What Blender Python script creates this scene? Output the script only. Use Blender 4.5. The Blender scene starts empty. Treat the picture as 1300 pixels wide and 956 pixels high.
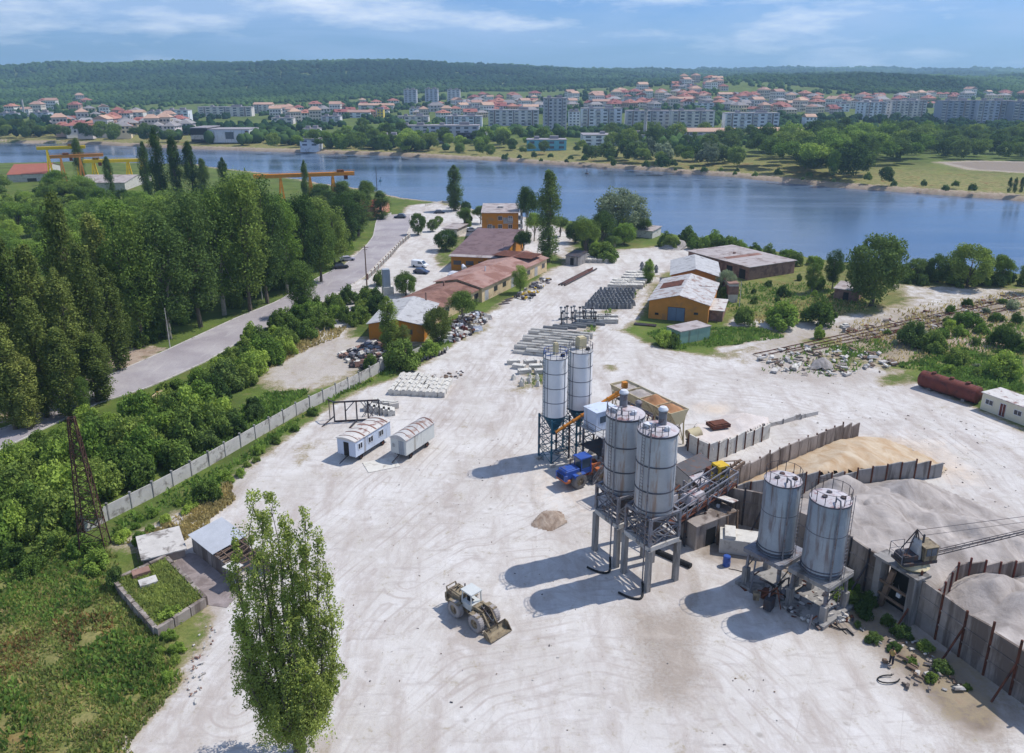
import bpy, math, random
import numpy as np
from mathutils import Vector, Matrix
R = math.radians
SC = bpy.context.scene
COL = SC.collection
rnd = random.Random(7)
NP = np.random.RandomState(11)
# ---------------------------------------------------------------- camera geometry (also used to measure positions)
F, CX, CY, H = 1010., 650., 433., 50.
PITCH = R(18.23); sp, cp = math.sin(PITCH), math.cos(PITCH)
def P(x, y, z=0.):
    "world point seen at a photo pixel, on the level z"
    u = (x-CX)/F; v = (y-CY)/F
    t = (H-z)/(sp+v*cp)
    return Vector((u*t, (cp-v*sp)*t, z))
def Zat(X, Y, y):
    v = (y-CY)/F; t = Y/(cp-v*sp)
    return H-t*(sp+v*cp)
def pix(X, Y, Z=0.):
    d = Y*cp+(H-Z)*sp
    return CX+F*X/d, CY+F*((H-Z)*cp-Y*sp)/d
def ang(a, b):
    return math.atan2(b[1]-a[1], b[0]-a[0])
def lin(c):
    c = c/255.
    return c/12.92 if c <= .04045 else ((c+.055)/1.055)**2.4
def rgb(r, g, b): return (lin(r), lin(g), lin(b), 1.)
# ---------------------------------------------------------------- objects
def tag(o, label=None, cat=None, group=None, kind=None):
    if label: o['label'] = label
    if cat: o['category'] = cat
    if group: o['group'] = group
    if kind: o['kind'] = kind
    elif cat: o['kind'] = 'thing'
    return o
def thing(name, label, cat, loc=(0, 0, 0), rz=0., group=None):
    o = bpy.data.objects.new(name, None); COL.objects.link(o)
    o.empty_display_size = .5
    o.location = loc; o.rotation_euler = (0, 0, rz)
    return tag(o, label, cat, group)
def copy_tree(o, parent=None):
    c = o.copy(); COL.objects.link(c)
    if parent is not None: c.parent = parent
    for ch in KIDS.get(o.name, []):
        k = copy_tree(ch, c); KIDS.setdefault(c.name, []).append(k)
    return c
KIDS = {}
def setpar(o, parent):
    if parent is not None:
        o.parent = parent; KIDS.setdefault(parent.name, []).append(o)
    return o
class MB:
    def __init__(s): s.v = []; s.f = []; s.m = []; s.cur = 0
    def add(s, vs, fs, m=None):
        n = len(s.v); s.v.extend([tuple(p) for p in vs])
        m = s.cur if m is None else m
        for f in fs: s.f.append(tuple(n+i for i in f)); s.m.append(m)
        return s
    def box(s, c, d, rz=0., m=None, rx=0., taper=1.):
        "box centred at c with full sizes d"
        hx, hy, hz = d[0]/2, d[1]/2, d[2]/2
        M = Matrix.Rotation(rz, 3, 'Z') @ Matrix.Rotation(rx, 3, 'X')
        pts = []
        for z in (-1, 1):
            k = taper if z > 0 else 1.
            for x, y in ((-1, -1), (1, -1), (1, 1), (-1, 1)):
                pts.append(Vector(c)+M @ Vector((x*hx*k, y*hy*k, z*hz)))
        return s.add(pts, [(3, 2, 1, 0), (4, 5, 6, 7), (0, 1, 5, 4), (1, 2, 6, 5), (2, 3, 7, 6), (3, 0, 4, 7)], m)
    def bar(s, a, b, w=.1, h=None, m=None):
        a, b = Vector(a), Vector(b); d = b-a; L = d.length
        if L < 1e-6: return s
        h = w if h is None else h
        d.normalize(); up = Vector((0, 0, 1)) if abs(d.z) < .95 else Vector((0, 1, 0))
        x = d.cross(up).normalized(); y = x.cross(d).normalized()
        pts = []
        for e in (a, b):
            for i, j in ((-1, -1), (1, -1), (1, 1), (-1, 1)): pts.append(e+x*i*w/2+y*j*h/2)
        return s.add(pts, [(0, 1, 2, 3), (7, 6, 5, 4), (0, 4, 5, 1), (1, 5, 6, 2), (2, 6, 7, 3), (3, 7, 4, 0)], m)
    def tube(s, a, b, r=.05, n=8, r2=None, m=None, caps=True):
        a, b = Vector(a), Vector(b); d = b-a
        if d.length < 1e-6: return s
        r2 = r if r2 is None else r2
        d.normalize(); up = Vector((0, 0, 1)) if abs(d.z) < .95 else Vector((0, 1, 0))
        x = d.cross(up).normalized(); y = d.cross(x).normalized()
        pts = [a+x*r*math.cos(i*2*math.pi/n)+y*r*math.sin(i*2*math.pi/n) for i in range(n)]
        pts += [b+x*r2*math.cos(i*2*math.pi/n)+y*r2*math.sin(i*2*math.pi/n) for i in range(n)]
        fs = [((i+1) % n, i, n+i, n+(i+1) % n) for i in range(n)]
        if caps: fs += [tuple(range(n)), tuple(range(2*n-1, n-1, -1))]
        return s.add(pts, fs, m)
    def path(s, pts, r=.05, n=6, m=None):
        for a, b in zip(pts[:-1], pts[1:]): s.tube(a, b, r, n, m=m)
        return s
    def lathe(s, prof, n=24, c=(0, 0, 0), m=None):
        "prof: list of (radius, z) from bottom to top"
        pts = []; fs = []
        for r, z in prof:
            for i in range(n):
                a = i*2*math.pi/n
                pts.append((c[0]+r*math.cos(a), c[1]+r*math.sin(a), c[2]+z))
        for k in range(len(prof)-1):
            for i in range(n):
                j = (i+1) % n
                fs.append((k*n+i, k*n+j, (k+1)*n+j, (k+1)*n+i))
        fs.append(tuple(range(n-1, -1, -1))); fs.append(tuple(range((len(prof)-1)*n, len(prof)*n)))
        return s.add(pts, fs, m)
    def prism(s, poly, z0, z1, m=None):
        n = len(poly)
        pts = [(p[0], p[1], z0) for p in poly]+[(p[0], p[1], z1) for p in poly]
        ar = sum(poly[i][0]*poly[(i+1) % n][1]-poly[(i+1) % n][0]*poly[i][1] for i in range(n))
        fs = [tuple(range(n-1, -1, -1)), tuple(range(n, 2*n))]+[(i, (i+1) % n, n+(i+1) % n, n+i) for i in range(n)]
        if ar < 0: fs = [tuple(reversed(f)) for f in fs]
        return s.add(pts, fs, m)
    def extr(s, prof, axis, a, b, m=None):
        "profile of (u,z) pairs extruded along x or y from a to b"
        n = len(prof)
        mk = (lambda u, z, t: (t, u, z)) if axis == 'x' else (lambda u, z, t: (u, t, z))
        pts = [mk(u, z, a) for u, z in prof]+[mk(u, z, b) for u, z in prof]
        fs = [tuple(range(n-1, -1, -1)), tuple(range(n, 2*n))]+[(i, (i+1) % n, n+(i+1) % n, n+i) for i in range(n)]
        return s.add(pts, fs, m)
    def build(s, name, mats, parent=None, smooth=False, loc=None, rz=0., bevel=0.):
        me = bpy.data.meshes.new(name)
        me.from_pydata(s.v, [], s.f); me.update()
        if not isinstance(mats, (list, tuple)): mats = [mats]
        for mm in mats: me.materials.append(mm)
        me.polygons.foreach_set('material_index', s.m)
        o = bpy.data.objects.new(name, me); COL.objects.link(o)
        setpar(o, parent)
        if loc is not None: o.location = loc
        o.rotation_euler = (0, 0, rz)
        if smooth:
            me.polygons.foreach_set('use_smooth', [True]*len(me.polygons))
            try: me.set_sharp_from_angle(angle=R(35))
            except Exception: pass
        if bevel:
            b = o.modifiers.new('edge', 'BEVEL'); b.width = bevel; b.segments = 2; b.limit_method = 'ANGLE'
        return o
def npmesh(name, verts, faces, mats, parent=None, attr=None, smooth=False, matidx=None):
    "quads or triangles from arrays"
    me = bpy.data.meshes.new(name)
    k = faces.shape[1]
    me.vertices.add(len(verts)); me.vertices.foreach_set('co', np.asarray(verts, np.float32).ravel())
    me.loops.add(faces.size); me.loops.foreach_set('vertex_index', faces.astype(np.int32).ravel())
    me.polygons.add(len(faces)); me.polygons.foreach_set('loop_start', np.arange(0, faces.size, k, dtype=np.int32))
    if matidx is not None: me.polygons.foreach_set('material_index', matidx.astype(np.int32))
    if smooth: me.polygons.foreach_set('use_smooth', np.ones(len(faces), dtype=bool))
    me.update(calc_edges=True)
    if not isinstance(mats, (list, tuple)): mats = [mats]
    for mm in mats: me.materials.append(mm)
    for an, (typ, dom, arr) in (attr or {}).items():
        a = me.attributes.new(an, typ, dom)
        a.data.foreach_set('value' if typ == 'FLOAT' else 'color', np.asarray(arr, np.float32).ravel())
    o = bpy.data.objects.new(name, me); COL.objects.link(o)
    setpar(o, parent)
    return o
# ---------------------------------------------------------------- noise and distance helpers (numpy)
def vnoise(x, y, seed=0):
    "smooth value noise, 0..1"
    xi = np.floor(x).astype(np.int64); yi = np.floor(y).astype(np.int64)
    fx = x-xi; fy = y-yi; fx = fx*fx*(3-2*fx); fy = fy*fy*(3-2*fy)
    def h(a, b):
        n = (a*374761393+b*668265263+seed*1442695041) & 0xffffffff
        n = ((n ^ (n >> 13))*1274126177) & 0xffffffff
        return ((n ^ (n >> 16)) & 0xffff)/65535.
    return (h(xi, yi)*(1-fx)+h(xi+1, yi)*fx)*(1-fy)+(h(xi, yi+1)*(1-fx)+h(xi+1, yi+1)*fx)*fy
def fbm(x, y, o=4, seed=0):
    s = 0.; a = .5; t = 0.
    for i in range(o):
        s = s+a*vnoise(x*2**i, y*2**i, seed+i); t += a; a *= .5
    return s/t
def seg_d(X, Y, a, b):
    dx, dy = b[0]-a[0], b[1]-a[1]
    t = np.clip(((X-a[0])*dx+(Y-a[1])*dy)/(dx*dx+dy*dy+1e-9), 0, 1)
    return np.hypot(X-a[0]-t*dx, Y-a[1]-t*dy)
def line_d(X, Y, pts):
    d = np.full(np.shape(X), 1e9)
    for a, b in zip(pts[:-1], pts[1:]): d = np.minimum(d, seg_d(X, Y, a, b))
    return d
def poly_sd(X, Y, poly):
    "signed distance, negative inside"
    d = line_d(X, Y, list(poly)+[poly[0]])
    ins = np.zeros(np.shape(X), bool); n = len(poly)
    for i in range(n):
        a, b = poly[i], poly[(i+1) % n]
        c = ((a[1] > Y) != (b[1] > Y)) & (X < (b[0]-a[0])*(Y-a[1])/((b[1]-a[1]) if abs(b[1]-a[1]) > 1e-9 else 1e-9)+a[0])
        ins ^= c
    return np.where(ins, -d, d)
def PP(pts, z=0.): return [P(x, y, z) for x, y in pts]
# ---------------------------------------------------------------- materials
class NT:
    def __init__(s, name):
        s.mat = bpy.data.materials.new(name); s.mat.use_nodes = True
        s.t = s.mat.node_tree; s.t.nodes.clear()
        s.out = s.n('ShaderNodeOutputMaterial')
    def n(s, typ, **kw):
        nd = s.t.nodes.new(typ)
        for k, v in kw.items():
            if k.startswith('i_'):
                nd.inputs[k[2:].replace('_', ' ')].default_value = v
            else: setattr(nd, k, v)
        return nd
    def l(s, a, b): s.t.links.new(a, b)
    def mix(s, fac, a, b, blend='MIX'):
        m = s.n('ShaderNodeMix', data_type='RGBA', blend_type=blend)
        for k, v in ((0, fac), (6, a), (7, b)):
            if hasattr(v, 'links'): s.l(v, m.inputs[k])
            else: m.inputs[k].default_value = v
        return m.outputs[2]
    def noise(s, vec, scale, detail=4., rough=.55, dist=0.):
        t = s.n('ShaderNodeTexNoise'); t.inputs['Scale'].default_value = scale
        t.inputs['Detail'].default_value = detail; t.inputs['Roughness'].default_value = rough; t.inputs['Distortion'].default_value = dist
        if vec is not None: s.l(vec, t.inputs['Vector'])
        return t.outputs['Fac']
    def ramp(s, fac, a, b, ca=(0, 0, 0, 1), cb=(1, 1, 1, 1)):
        r = s.n('ShaderNodeMapRange'); r.inputs['From Min'].default_value = a; r.inputs['From Max'].default_value = b
        s.l(fac, r.inputs['Value']); return r.outputs[0]
    def math(s, op, a, b=0.):
        m = s.n('ShaderNodeMath', operation=op)
        for k, v in ((0, a), (1, b)):
            if hasattr(v, 'links'): s.l(v, m.inputs[k])
            else: m.inputs[k].default_value = v
        return m.outputs[0]
    def mapping(s, vec, scale=(1, 1, 1), rot=(0, 0, 0)):
        m = s.n('ShaderNodeMapping'); m.inputs['Scale'].default_value = scale; m.inputs['Rotation'].default_value = rot
        s.l(vec, m.inputs['Vector']); return m.outputs[0]
    def attr(s, name):
        a = s.n('ShaderNodeAttribute'); a.attribute_name = name; return a
MATS = {}
def pm(name, col, rough=.8, metal=0., var=.18, vs=.6, dirt=None, da=0., ds=.5, streak=False, bump=0., bs=4., objvar=0., spec=.3, wave=None, fine=.08):
    "general weathered surface: colour variation, optional dirt or rust patches, streaks and bump"
    if name in MATS: return MATS[name]
    t = NT(name); tc = t.n('ShaderNodeTexCoord'); ob = tc.outputs['Object']
    b = t.n('ShaderNodeBsdfPrincipled'); b.inputs['Roughness'].default_value = rough; b.inputs['Metallic'].default_value = metal
    b.inputs['Specular IOR Level'].default_value = spec
    t.l(b.outputs[0], t.out.inputs[0])
    geo = t.n('ShaderNodeNewGeometry')
    n1 = t.noise(geo.outputs['Position'], vs, 5., .6)
    k1 = t.ramp(n1, .3, .7)
    lo = tuple(c*(1-var) for c in col[:3])+(1,); hi = tuple(min(1, c*(1+var)) for c in col[:3])+(1,)
    c = t.mix(k1, lo, hi)
    if fine:
        n2 = t.noise(geo.outputs['Position'], vs*14, 3., .7)
        c = t.mix(t.math('MULTIPLY', t.ramp(n2, .35, .75), fine*3), c, tuple(q*.55 for q in col[:3])+(1,))
    if dirt is not None:
        v = t.mapping(ob, (1, 1, .12)) if streak else ob
        n3 = t.noise(v, ds, 6., .65, .4)
        k = t.ramp(n3, .62-da*.35, .70-da*.25)
        c = t.mix(t.math('MULTIPLY', k, .85), c, dirt)
    if objvar:
        oi = t.n('ShaderNodeObjectInfo'); hs = t.n('ShaderNodeHueSaturation')
        t.l(t.math('ADD', t.math('MULTIPLY', oi.outputs['Random'], objvar), 1-objvar*.5), hs.inputs['Value'])
        t.l(t.math('ADD', t.math('MULTIPLY', oi.outputs['Random'], objvar*.06), .5-objvar*.03), hs.inputs['Hue'])
        t.l(c, hs.inputs['Color']); c = hs.outputs[0]
    t.l(c, b.inputs['Base Color'])
    h = None
    if wave:
        ax, sc_, st = wave
        w = t.n('ShaderNodeTexWave', wave_type='BANDS', bands_direction=ax); w.inputs['Scale'].default_value = sc_
        t.l(ob, w.inputs['Vector']); h = (w.outputs['Fac'], st)
    elif bump: h = (t.noise(ob, bs, 5., .6), bump)
    if h:
        bp = t.n('ShaderNodeBump'); bp.inputs['Strength'].default_value = h[1]; bp.inputs['Distance'].default_value = .05
        t.l(h[0], bp.inputs['Height']); t.l(bp.outputs[0], b.inputs['Normal'])
    MATS[name] = t.mat
    return t.mat
def leafmat(name, col, trans=.3, var=.35):
    if name in MATS: return MATS[name]
    t = NT(name); oi = t.n('ShaderNodeObjectInfo'); geo = t.n('ShaderNodeNewGeometry')
    n = t.noise(geo.outputs['Position'], .35, 3., .6)
    n2 = t.noise(geo.outputs['Position'], 3.1, 2., .6)
    k = t.math('ADD', t.math('MULTIPLY', n, .6), t.math('MULTIPLY', n2, .4))
    lo = tuple(c*(1-var) for c in col[:3])+(1,); hi = (min(1, col[0]*(1+var*1.35)), min(1, col[1]*(1+var*1.1)), col[2]*(1+var*.5), 1)
    c = t.mix(t.ramp(k, .35, .65), lo, hi)
    hs = t.n('ShaderNodeHueSaturation')
    t.l(t.math('ADD', t.math('MULTIPLY', oi.outputs['Random'], .7), .68), hs.inputs['Value'])
    t.l(t.math('ADD', t.math('MULTIPLY', oi.outputs['Random'], -.035), .515), hs.inputs['Hue'])
    t.l(c, hs.inputs['Color'])
    d = t.n('ShaderNodeBsdfDiffuse'); tr = t.n('ShaderNodeBsdfTranslucent'); mx = t.n('ShaderNodeMixShader')
    t.l(hs.outputs[0], d.inputs[0]); t.l(hs.outputs[0], tr.inputs[0])
    mx.inputs[0].default_value = trans
    t.l(d.outputs[0], mx.inputs[1]); t.l(tr.outputs[0], mx.inputs[2]); t.l(mx.outputs[0], t.out.inputs[0])
    MATS[name] = t.mat; return t.mat
RUST = rgb(105, 62, 45)
M_conc = pm('concrete_pale', rgb(196, 190, 182), .9, var=.12, vs=.8, dirt=rgb(120, 112, 105), da=.25, ds=.7, bump=.3)
M_concg = pm('concrete_grey', rgb(150, 146, 142), .9, var=.15, vs=.7, dirt=rgb(95, 90, 86), da=.35, ds=.8, streak=True, bump=.3)
M_concd = pm('concrete_weathered', rgb(158, 147, 138), .92, var=.2, vs=.5, dirt=rgb(96, 84, 76), da=.5, ds=.6, streak=True, bump=.4)
M_conc_w = pm('concrete_white', rgb(205, 200, 190), .9, var=.1, vs=1.2, dirt=rgb(150, 140, 128), da=.2, ds=.9, objvar=.15)
M_conc_k = pm('concrete_dark', rgb(120, 122, 124), .9, var=.15, vs=1.2, objvar=.2)
M_silo = pm('silo_grey_steel', rgb(180, 182, 186), .55, .1, var=.18, vs=.35, dirt=rgb(150, 126, 110), da=.22, ds=1.1, streak=True, fine=.05, spec=.5)
M_silob = pm('silo_blue_grey_steel', rgb(148, 158, 168), .5, .12, var=.22, vs=.3, dirt=rgb(98, 80, 78), da=.32, ds=.9, streak=True, fine=.05, spec=.5)
M_silodust = pm('silo_roof_dusted', rgb(190, 184, 186), .9, var=.12, vs=.9, dirt=rgb(140, 100, 98), da=.3, ds=.8)
M_silow = pm('silo_white_paint', rgb(226, 225, 224), .5, var=.06, vs=.4, dirt=rgb(165, 160, 155), da=.12, ds=.9, streak=True, fine=.03)
M_band = pm('dark_band', rgb(84, 84, 92), .7, var=.2)
M_teal = pm('teal_paint', rgb(34, 84, 104), .55, var=.2, dirt=RUST, da=.08, ds=1.2)
M_steel = pm('grey_structural_steel', rgb(128, 128, 134), .6, .2, var=.2, dirt=rgb(104, 82, 72), da=.3, ds=1.5)
M_steeld = pm('dark_structural_steel', rgb(72, 70, 74), .6, .2, var=.25, dirt=rgb(92, 62, 48), da=.3, ds=1.5)
M_rust = pm('rusty_steel', RUST, .85, .1, var=.3, vs=1.5, dirt=rgb(62, 40, 34), da=.3, ds=1.2)
M_tank = pm('rust_brown_tank', rgb(112, 58, 48), .75, .1, var=.2, vs=.5, dirt=rgb(78, 46, 40), da=.25, ds=.9)
M_tan = pm('cream_beige_paint', rgb(196, 182, 146), .65, var=.1, dirt=rgb(140, 124, 96), da=.2, ds=.8, streak=True)
M_yel = pm('yellow_paint', rgb(206, 170, 40), .55, var=.15, dirt=rgb(120, 92, 40), da=.2, ds=1.2)
M_orp = pm('orange_paint', rgb(208, 132, 44), .55, var=.15, dirt=rgb(120, 76, 40), da=.25, ds=1.2)
M_loader_o = pm('faded_orange_paint', rgb(176, 100, 58), .6, var=.2, dirt=rgb(110, 84, 70), da=.3, ds=1.4)
M_blue = pm('blue_paint', rgb(54, 86, 160), .45, var=.15, dirt=rgb(90, 84, 86), da=.15, ds=1.4)
M_tyre = pm('dusty_rubber', rgb(112, 108, 106), .9, var=.2)
M_tyre2 = pm('pale_dusty_rubber', rgb(165, 158, 154), .9, var=.2)
M_rubber = pm('black_rubber', rgb(34, 34, 36), .7, var=.2)
M_drab = pm('dusty_tan_machine_paint', rgb(142, 128, 104), .75, var=.25, vs=1.5, dirt=rgb(84, 70, 58), da=.4, ds=1.6)
M_glass = pm('window_glass', rgb(70, 84, 98), .12, var=.15, spec=.8, fine=0)
M_darkwin = pm('dark_window', rgb(48, 50, 56), .3, var=.3, spec=.6, objvar=.5, fine=0)
M_dark = pm('dark_interior', rgb(40, 38, 38), .9)
M_white = pm('white_paint', rgb(214, 216, 220), .6, var=.06, dirt=rgb(160, 156, 150), da=.2, ds=.8, streak=True)
M_wblue = pm('pale_blue_white_paint', rgb(196, 206, 222), .6, var=.07, dirt=rgb(150, 148, 150), da=.15, ds=.8, streak=True)
M_wgrey = pm('pale_grey_paint', rgb(198, 200, 196), .6, var=.07, dirt=rgb(150, 146, 138), da=.15, ds=.8, streak=True)
M_roofr = pm('white_sheet_roof_with_rust', rgb(206, 200, 192), .6, var=.08, dirt=rgb(122, 74, 62), da=.3, ds=.7, wave=('Y', 2., .25))
M_sheet = pm('galvanised_sheet', rgb(186, 184, 182), .7, .05, var=.12, dirt=rgb(128, 122, 120), da=.2, ds=.7, wave=('X', 1.8, .6))
M_sheety = pm('galvanised_sheet_lengthwise', rgb(190, 187, 184), .7, .05, var=.14, dirt=rgb(142, 112, 98), da=.34, ds=.7, wave=('Y', 1.8, .6))
M_rroof = pm('rust_brown_sheet_roof', rgb(140, 104, 90), .85, var=.2, vs=.25, dirt=rgb(104, 70, 58), da=.45, ds=.25, wave=('X', 1.2, .4))
M_mauve = pm('mauve_brown_sheet_roof', rgb(120, 98, 98), .8, var=.15, vs=.3, dirt=rgb(92, 70, 70), da=.35, ds=.4, wave=('X', 1.2, .4))
M_greyroof = pm('grey_felt_roof', rgb(172, 162, 158), .9, var=.15, vs=.3, dirt=rgb(128, 112, 106), da=.35, ds=.4)
M_orange = pm('orange_render', rgb(202, 134, 58), .85, var=.1, vs=.5, dirt=rgb(168, 118, 72), da=.2, ds=.5)
M_ochre = pm('ochre_render', rgb(186, 122, 36), .85, var=.1, vs=.5, dirt=rgb(150, 118, 80), da=.25, ds=.4)
M_cream = pm('cream_render', rgb(214, 190, 150), .85, var=.1, vs=.5, dirt=rgb(180, 150, 116), da=.25, ds=.5)
M_brick = pm('worn_brick', rgb(150, 118, 104), .9, var=.2, vs=.6, dirt=rgb(110, 82, 74), da=.4, ds=.6, bump=.3)
M_green = pm('pale_green_paint', rgb(142, 172, 156), .6, var=.1, dirt=rgb(118, 128, 112), da=.2, ds=.7, streak=True)
M_soil = pm('orange_soil', rgb(168, 124, 88), .95, var=.2, vs=1.1, bump=.6, bs=3.)
M_wood = pm('weathered_timber', rgb(120, 100, 84), .9, var=.25, vs=1.5)
M_trunk = pm('bark', rgb(104, 94, 80), .95, var=.25, vs=2.)
M_trunkw = pm('pale_bark', rgb(150, 142, 126), .95, var=.25, vs=2.)
M_sbal = pm('balcony_face', rgb(196, 192, 190), .8, var=.1, objvar=.3)
LF_pop = leafmat('leaf_poplar', rgb(120, 134, 74))
LF_fg = leafmat('leaf_poplar_near', rgb(134, 152, 84), .35, .4)
LF_dark = leafmat('leaf_dark', rgb(92, 116, 66))
LF_br = leafmat('leaf_bright', rgb(130, 158, 76))
LF_mid = leafmat('leaf_mid', rgb(112, 136, 70))
LF_sil = leafmat('leaf_silver', rgb(136, 150, 122))
LF_far = leafmat('leaf_far', rgb(72, 98, 56), .2, .3)
LF_dry = leafmat('leaf_dry', rgb(196, 180, 132), .5)
LF_grass = leafmat('leaf_grass', rgb(142, 158, 92), .5)
LF_weed = leafmat('leaf_weed', rgb(120, 150, 76), .4)
def sandmat(name, a, b, sc_=.5, bump=.6):
    t = NT(name); geo = t.n('ShaderNodeNewGeometry'); ps = geo.outputs['Position']
    d = t.n('ShaderNodeBsdfPrincipled'); d.inputs['Roughness'].default_value = .95; d.inputs['Specular IOR Level'].default_value = .1
    n = t.noise(t.mapping(ps, (1, .45, 1), (0, 0, .5)), sc_, 6., .6, .8)
    n2 = t.noise(ps, 3., 5., .7)
    c = t.mix(t.ramp(n, .32, .68), a, b)
    c = t.mix(t.math('MULTIPLY', t.ramp(n2, .4, .8), .2), c, tuple(q*.6 for q in a[:3])+(1,))
    t.l(c, d.inputs['Base Color'])
    bp = t.n('ShaderNodeBump'); bp.inputs['Strength'].default_value = bump; bp.inputs['Distance'].default_value = .15
    t.l(t.math('ADD', t.noise(ps, 1.3, 7., .62, .5), t.math('MULTIPLY', t.noise(ps, .35, 5., .6, 1.), 1.6)), bp.inputs['Height']); t.l(bp.outputs[0], d.inputs['Normal'])
    t.l(d.outputs[0], t.out.inputs[0]); return t.mat
M_sandy = sandmat('yellow_sand', rgb(174, 144, 110), rgb(200, 184, 160))
M_gravel = sandmat('grey_gravel', rgb(142, 133, 126), rgb(186, 177, 170))
M_fines = sandmat('pale_sand', rgb(196, 184, 174), rgb(214, 204, 196))
M_rubble = sandmat('rubble_heap', rgb(128, 122, 116), rgb(180, 172, 166), 1.5, 1.)
# ---------------------------------------------------------------- terrain
WZ = -1.5
NEAR_PX = [(-900, 262), (-400, 228), (-100, 212), (100, 208), (250, 212), (330, 222), (440, 240), (500, 251), (560, 261), (600, 268), (660, 278), (760, 290), (850, 300), (900, 308), (985, 322), (1050, 334), (1120, 342), (1200, 347), (1300, 352), (1500, 372), (1900, 410)]
FAR_PX = [(-900, 168), (-400, 174), (-100, 179), (0, 181), (130, 184), (250, 190), (330, 192), (450, 196), (560, 201), (650, 206), (750, 212), (850, 219), (950, 227), (1050, 237), (1100, 241), (1200, 248), (1300, 256), (1500, 272), (1900, 300)]
CH = PP(NEAR_PX, WZ)+PP(FAR_PX[::-1], WZ)
FARLINE = PP(FAR_PX, WZ)
def hgt(d, y): return H-d*(sp+(y-CY)/F*cp)
TD = [300, 420, 560, 700, 850, 1000, 1200, 1400, 1700, 2100, 2600, 3200, 4200, 6000, 9000]
TX = [-300, 0, 150, 300, 460, 560, 650, 760, 840, 905, 980, 1080, 1180, 1300, 1600]
# row of the picture at which the land stands, per distance; None = falls behind the ridge
TY = {
 -300: [262, 205, 181, 168, 155, 147, 138, 131, 123, 108, 91, 92, 95, 97, 98],
    0: [262, 205, 181, 168, 156, 147, 138, 132, 123, 106, 90, 92, 95, 97, 98],
  150: [262, 205, 182, 168, 156, 147, 138, 132, 122, 103, 88, 90, 95, 97, 98],
  300: [262, 206, 182, 168, 156, 147, 138, 130, 119, 99, 83, 87, 95, 97, 98],
  460: [262, 207, 183, 168, 154, 144, 135, 128, 115, 96, 80, 86, 95, 97, 98],
  560: [262, 208, 184, 168, 153, 142, 132, 125, 113, 97, 83, 87, 95, 97, 98],
  650: [262, 208, 184, 167, 152, 141, 131, 123, 113, 100, 86, 89, 95, 97, 98],
  760: [262, 208, 184, 167, 151, 138, 126, 118, 112, 104, 94, 92, 95, 94, 97],
  840: [262, 208, 184, 166, 150, 136, 121, 111, 107, 106, 99, 96, 95, 92, 97],
  905: [262, 208, 184, 166, 149, 134, 117, 104, 104, 106, 103, 100, 95, 90, 97],
  980: [262, 208, 184, 166, 149, 136, 122, 110, 102, 104, 104, 101, 95, 89, 97],
 1080: [262, 209, 185, 167, 151, 138, 124, 113, 101, 104, 104, 101, 95, 90, 97],
 1180: [262, 209, 185, 168, 153, 141, 129, 119, 106, 105, 104, 101, 96, 92, 97],
 1300: [262, 210, 186, 169, 154, 143, 132, 125, 115, 107, 99, 100, 96, 92, 97],
 1600: [262, 210, 186, 169, 155, 144, 134, 127, 117, 108, 98, 100, 96, 92, 97]}
_tz = np.array([[hgt(d, TY[x][i]) for i, d in enumerate(TD)] for x in TX])
_tz[:, :3] = np.clip(_tz[:, :3], 0, 3)
_tz[:, 0] = 0
def terr(X, Y):
    X = np.asarray(X, float); Y = np.asarray(Y, float)
    d = np.maximum(Y*cp+45*sp, 1.); px = CX+F*X/d
    ix = np.clip(np.searchsorted(TX, px)-1, 0, len(TX)-2); tx = np.clip((px-np.take(TX, ix))/(np.take(TX, ix+1)-np.take(TX, ix)), 0, 1)
    ld = np.log(np.clip(d, TD[0], TD[-1])); LT = np.log(TD)
    iy = np.clip(np.searchsorted(LT, ld)-1, 0, len(TD)-2); ty = np.clip((ld-np.take(LT, iy))/(np.take(LT, iy+1)-np.take(LT, iy)), 0, 1)
    tx = tx*tx*(3-2*tx); ty = ty*.4+.6*ty*ty*(3-2*ty)
    z = (_tz[ix, iy]*(1-tx)+_tz[ix+1, iy]*tx)*(1-ty)+(_tz[ix, iy+1]*(1-tx)+_tz[ix+1, iy+1]*tx)*ty
    far = np.clip((d-1200)/1200, 0, 1)
    z = z+far*(fbm(X/300, Y/300, 4, 3)-.5)*46+far*(fbm(X/900, Y/900, 2, 9)-.5)*14
    z = np.where(Y < 500, z*np.clip((Y-200)/200, 0, 1), z)
    return z
def ground_at(px, py):
    "first terrain point seen at a photo pixel (far bank)"
    u = (px-CX)/F; v = (py-CY)/F
    t = 250.; prev = None
    while t < 9000:
        X, Y, Z = u*t, (cp-v*sp)*t, H-t*(sp+v*cp)
        g = float(terr(X, Y))
        if Z <= g: return Vector((X, Y, g))
        t += 6 if t < 1600 else 25
    return None
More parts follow.
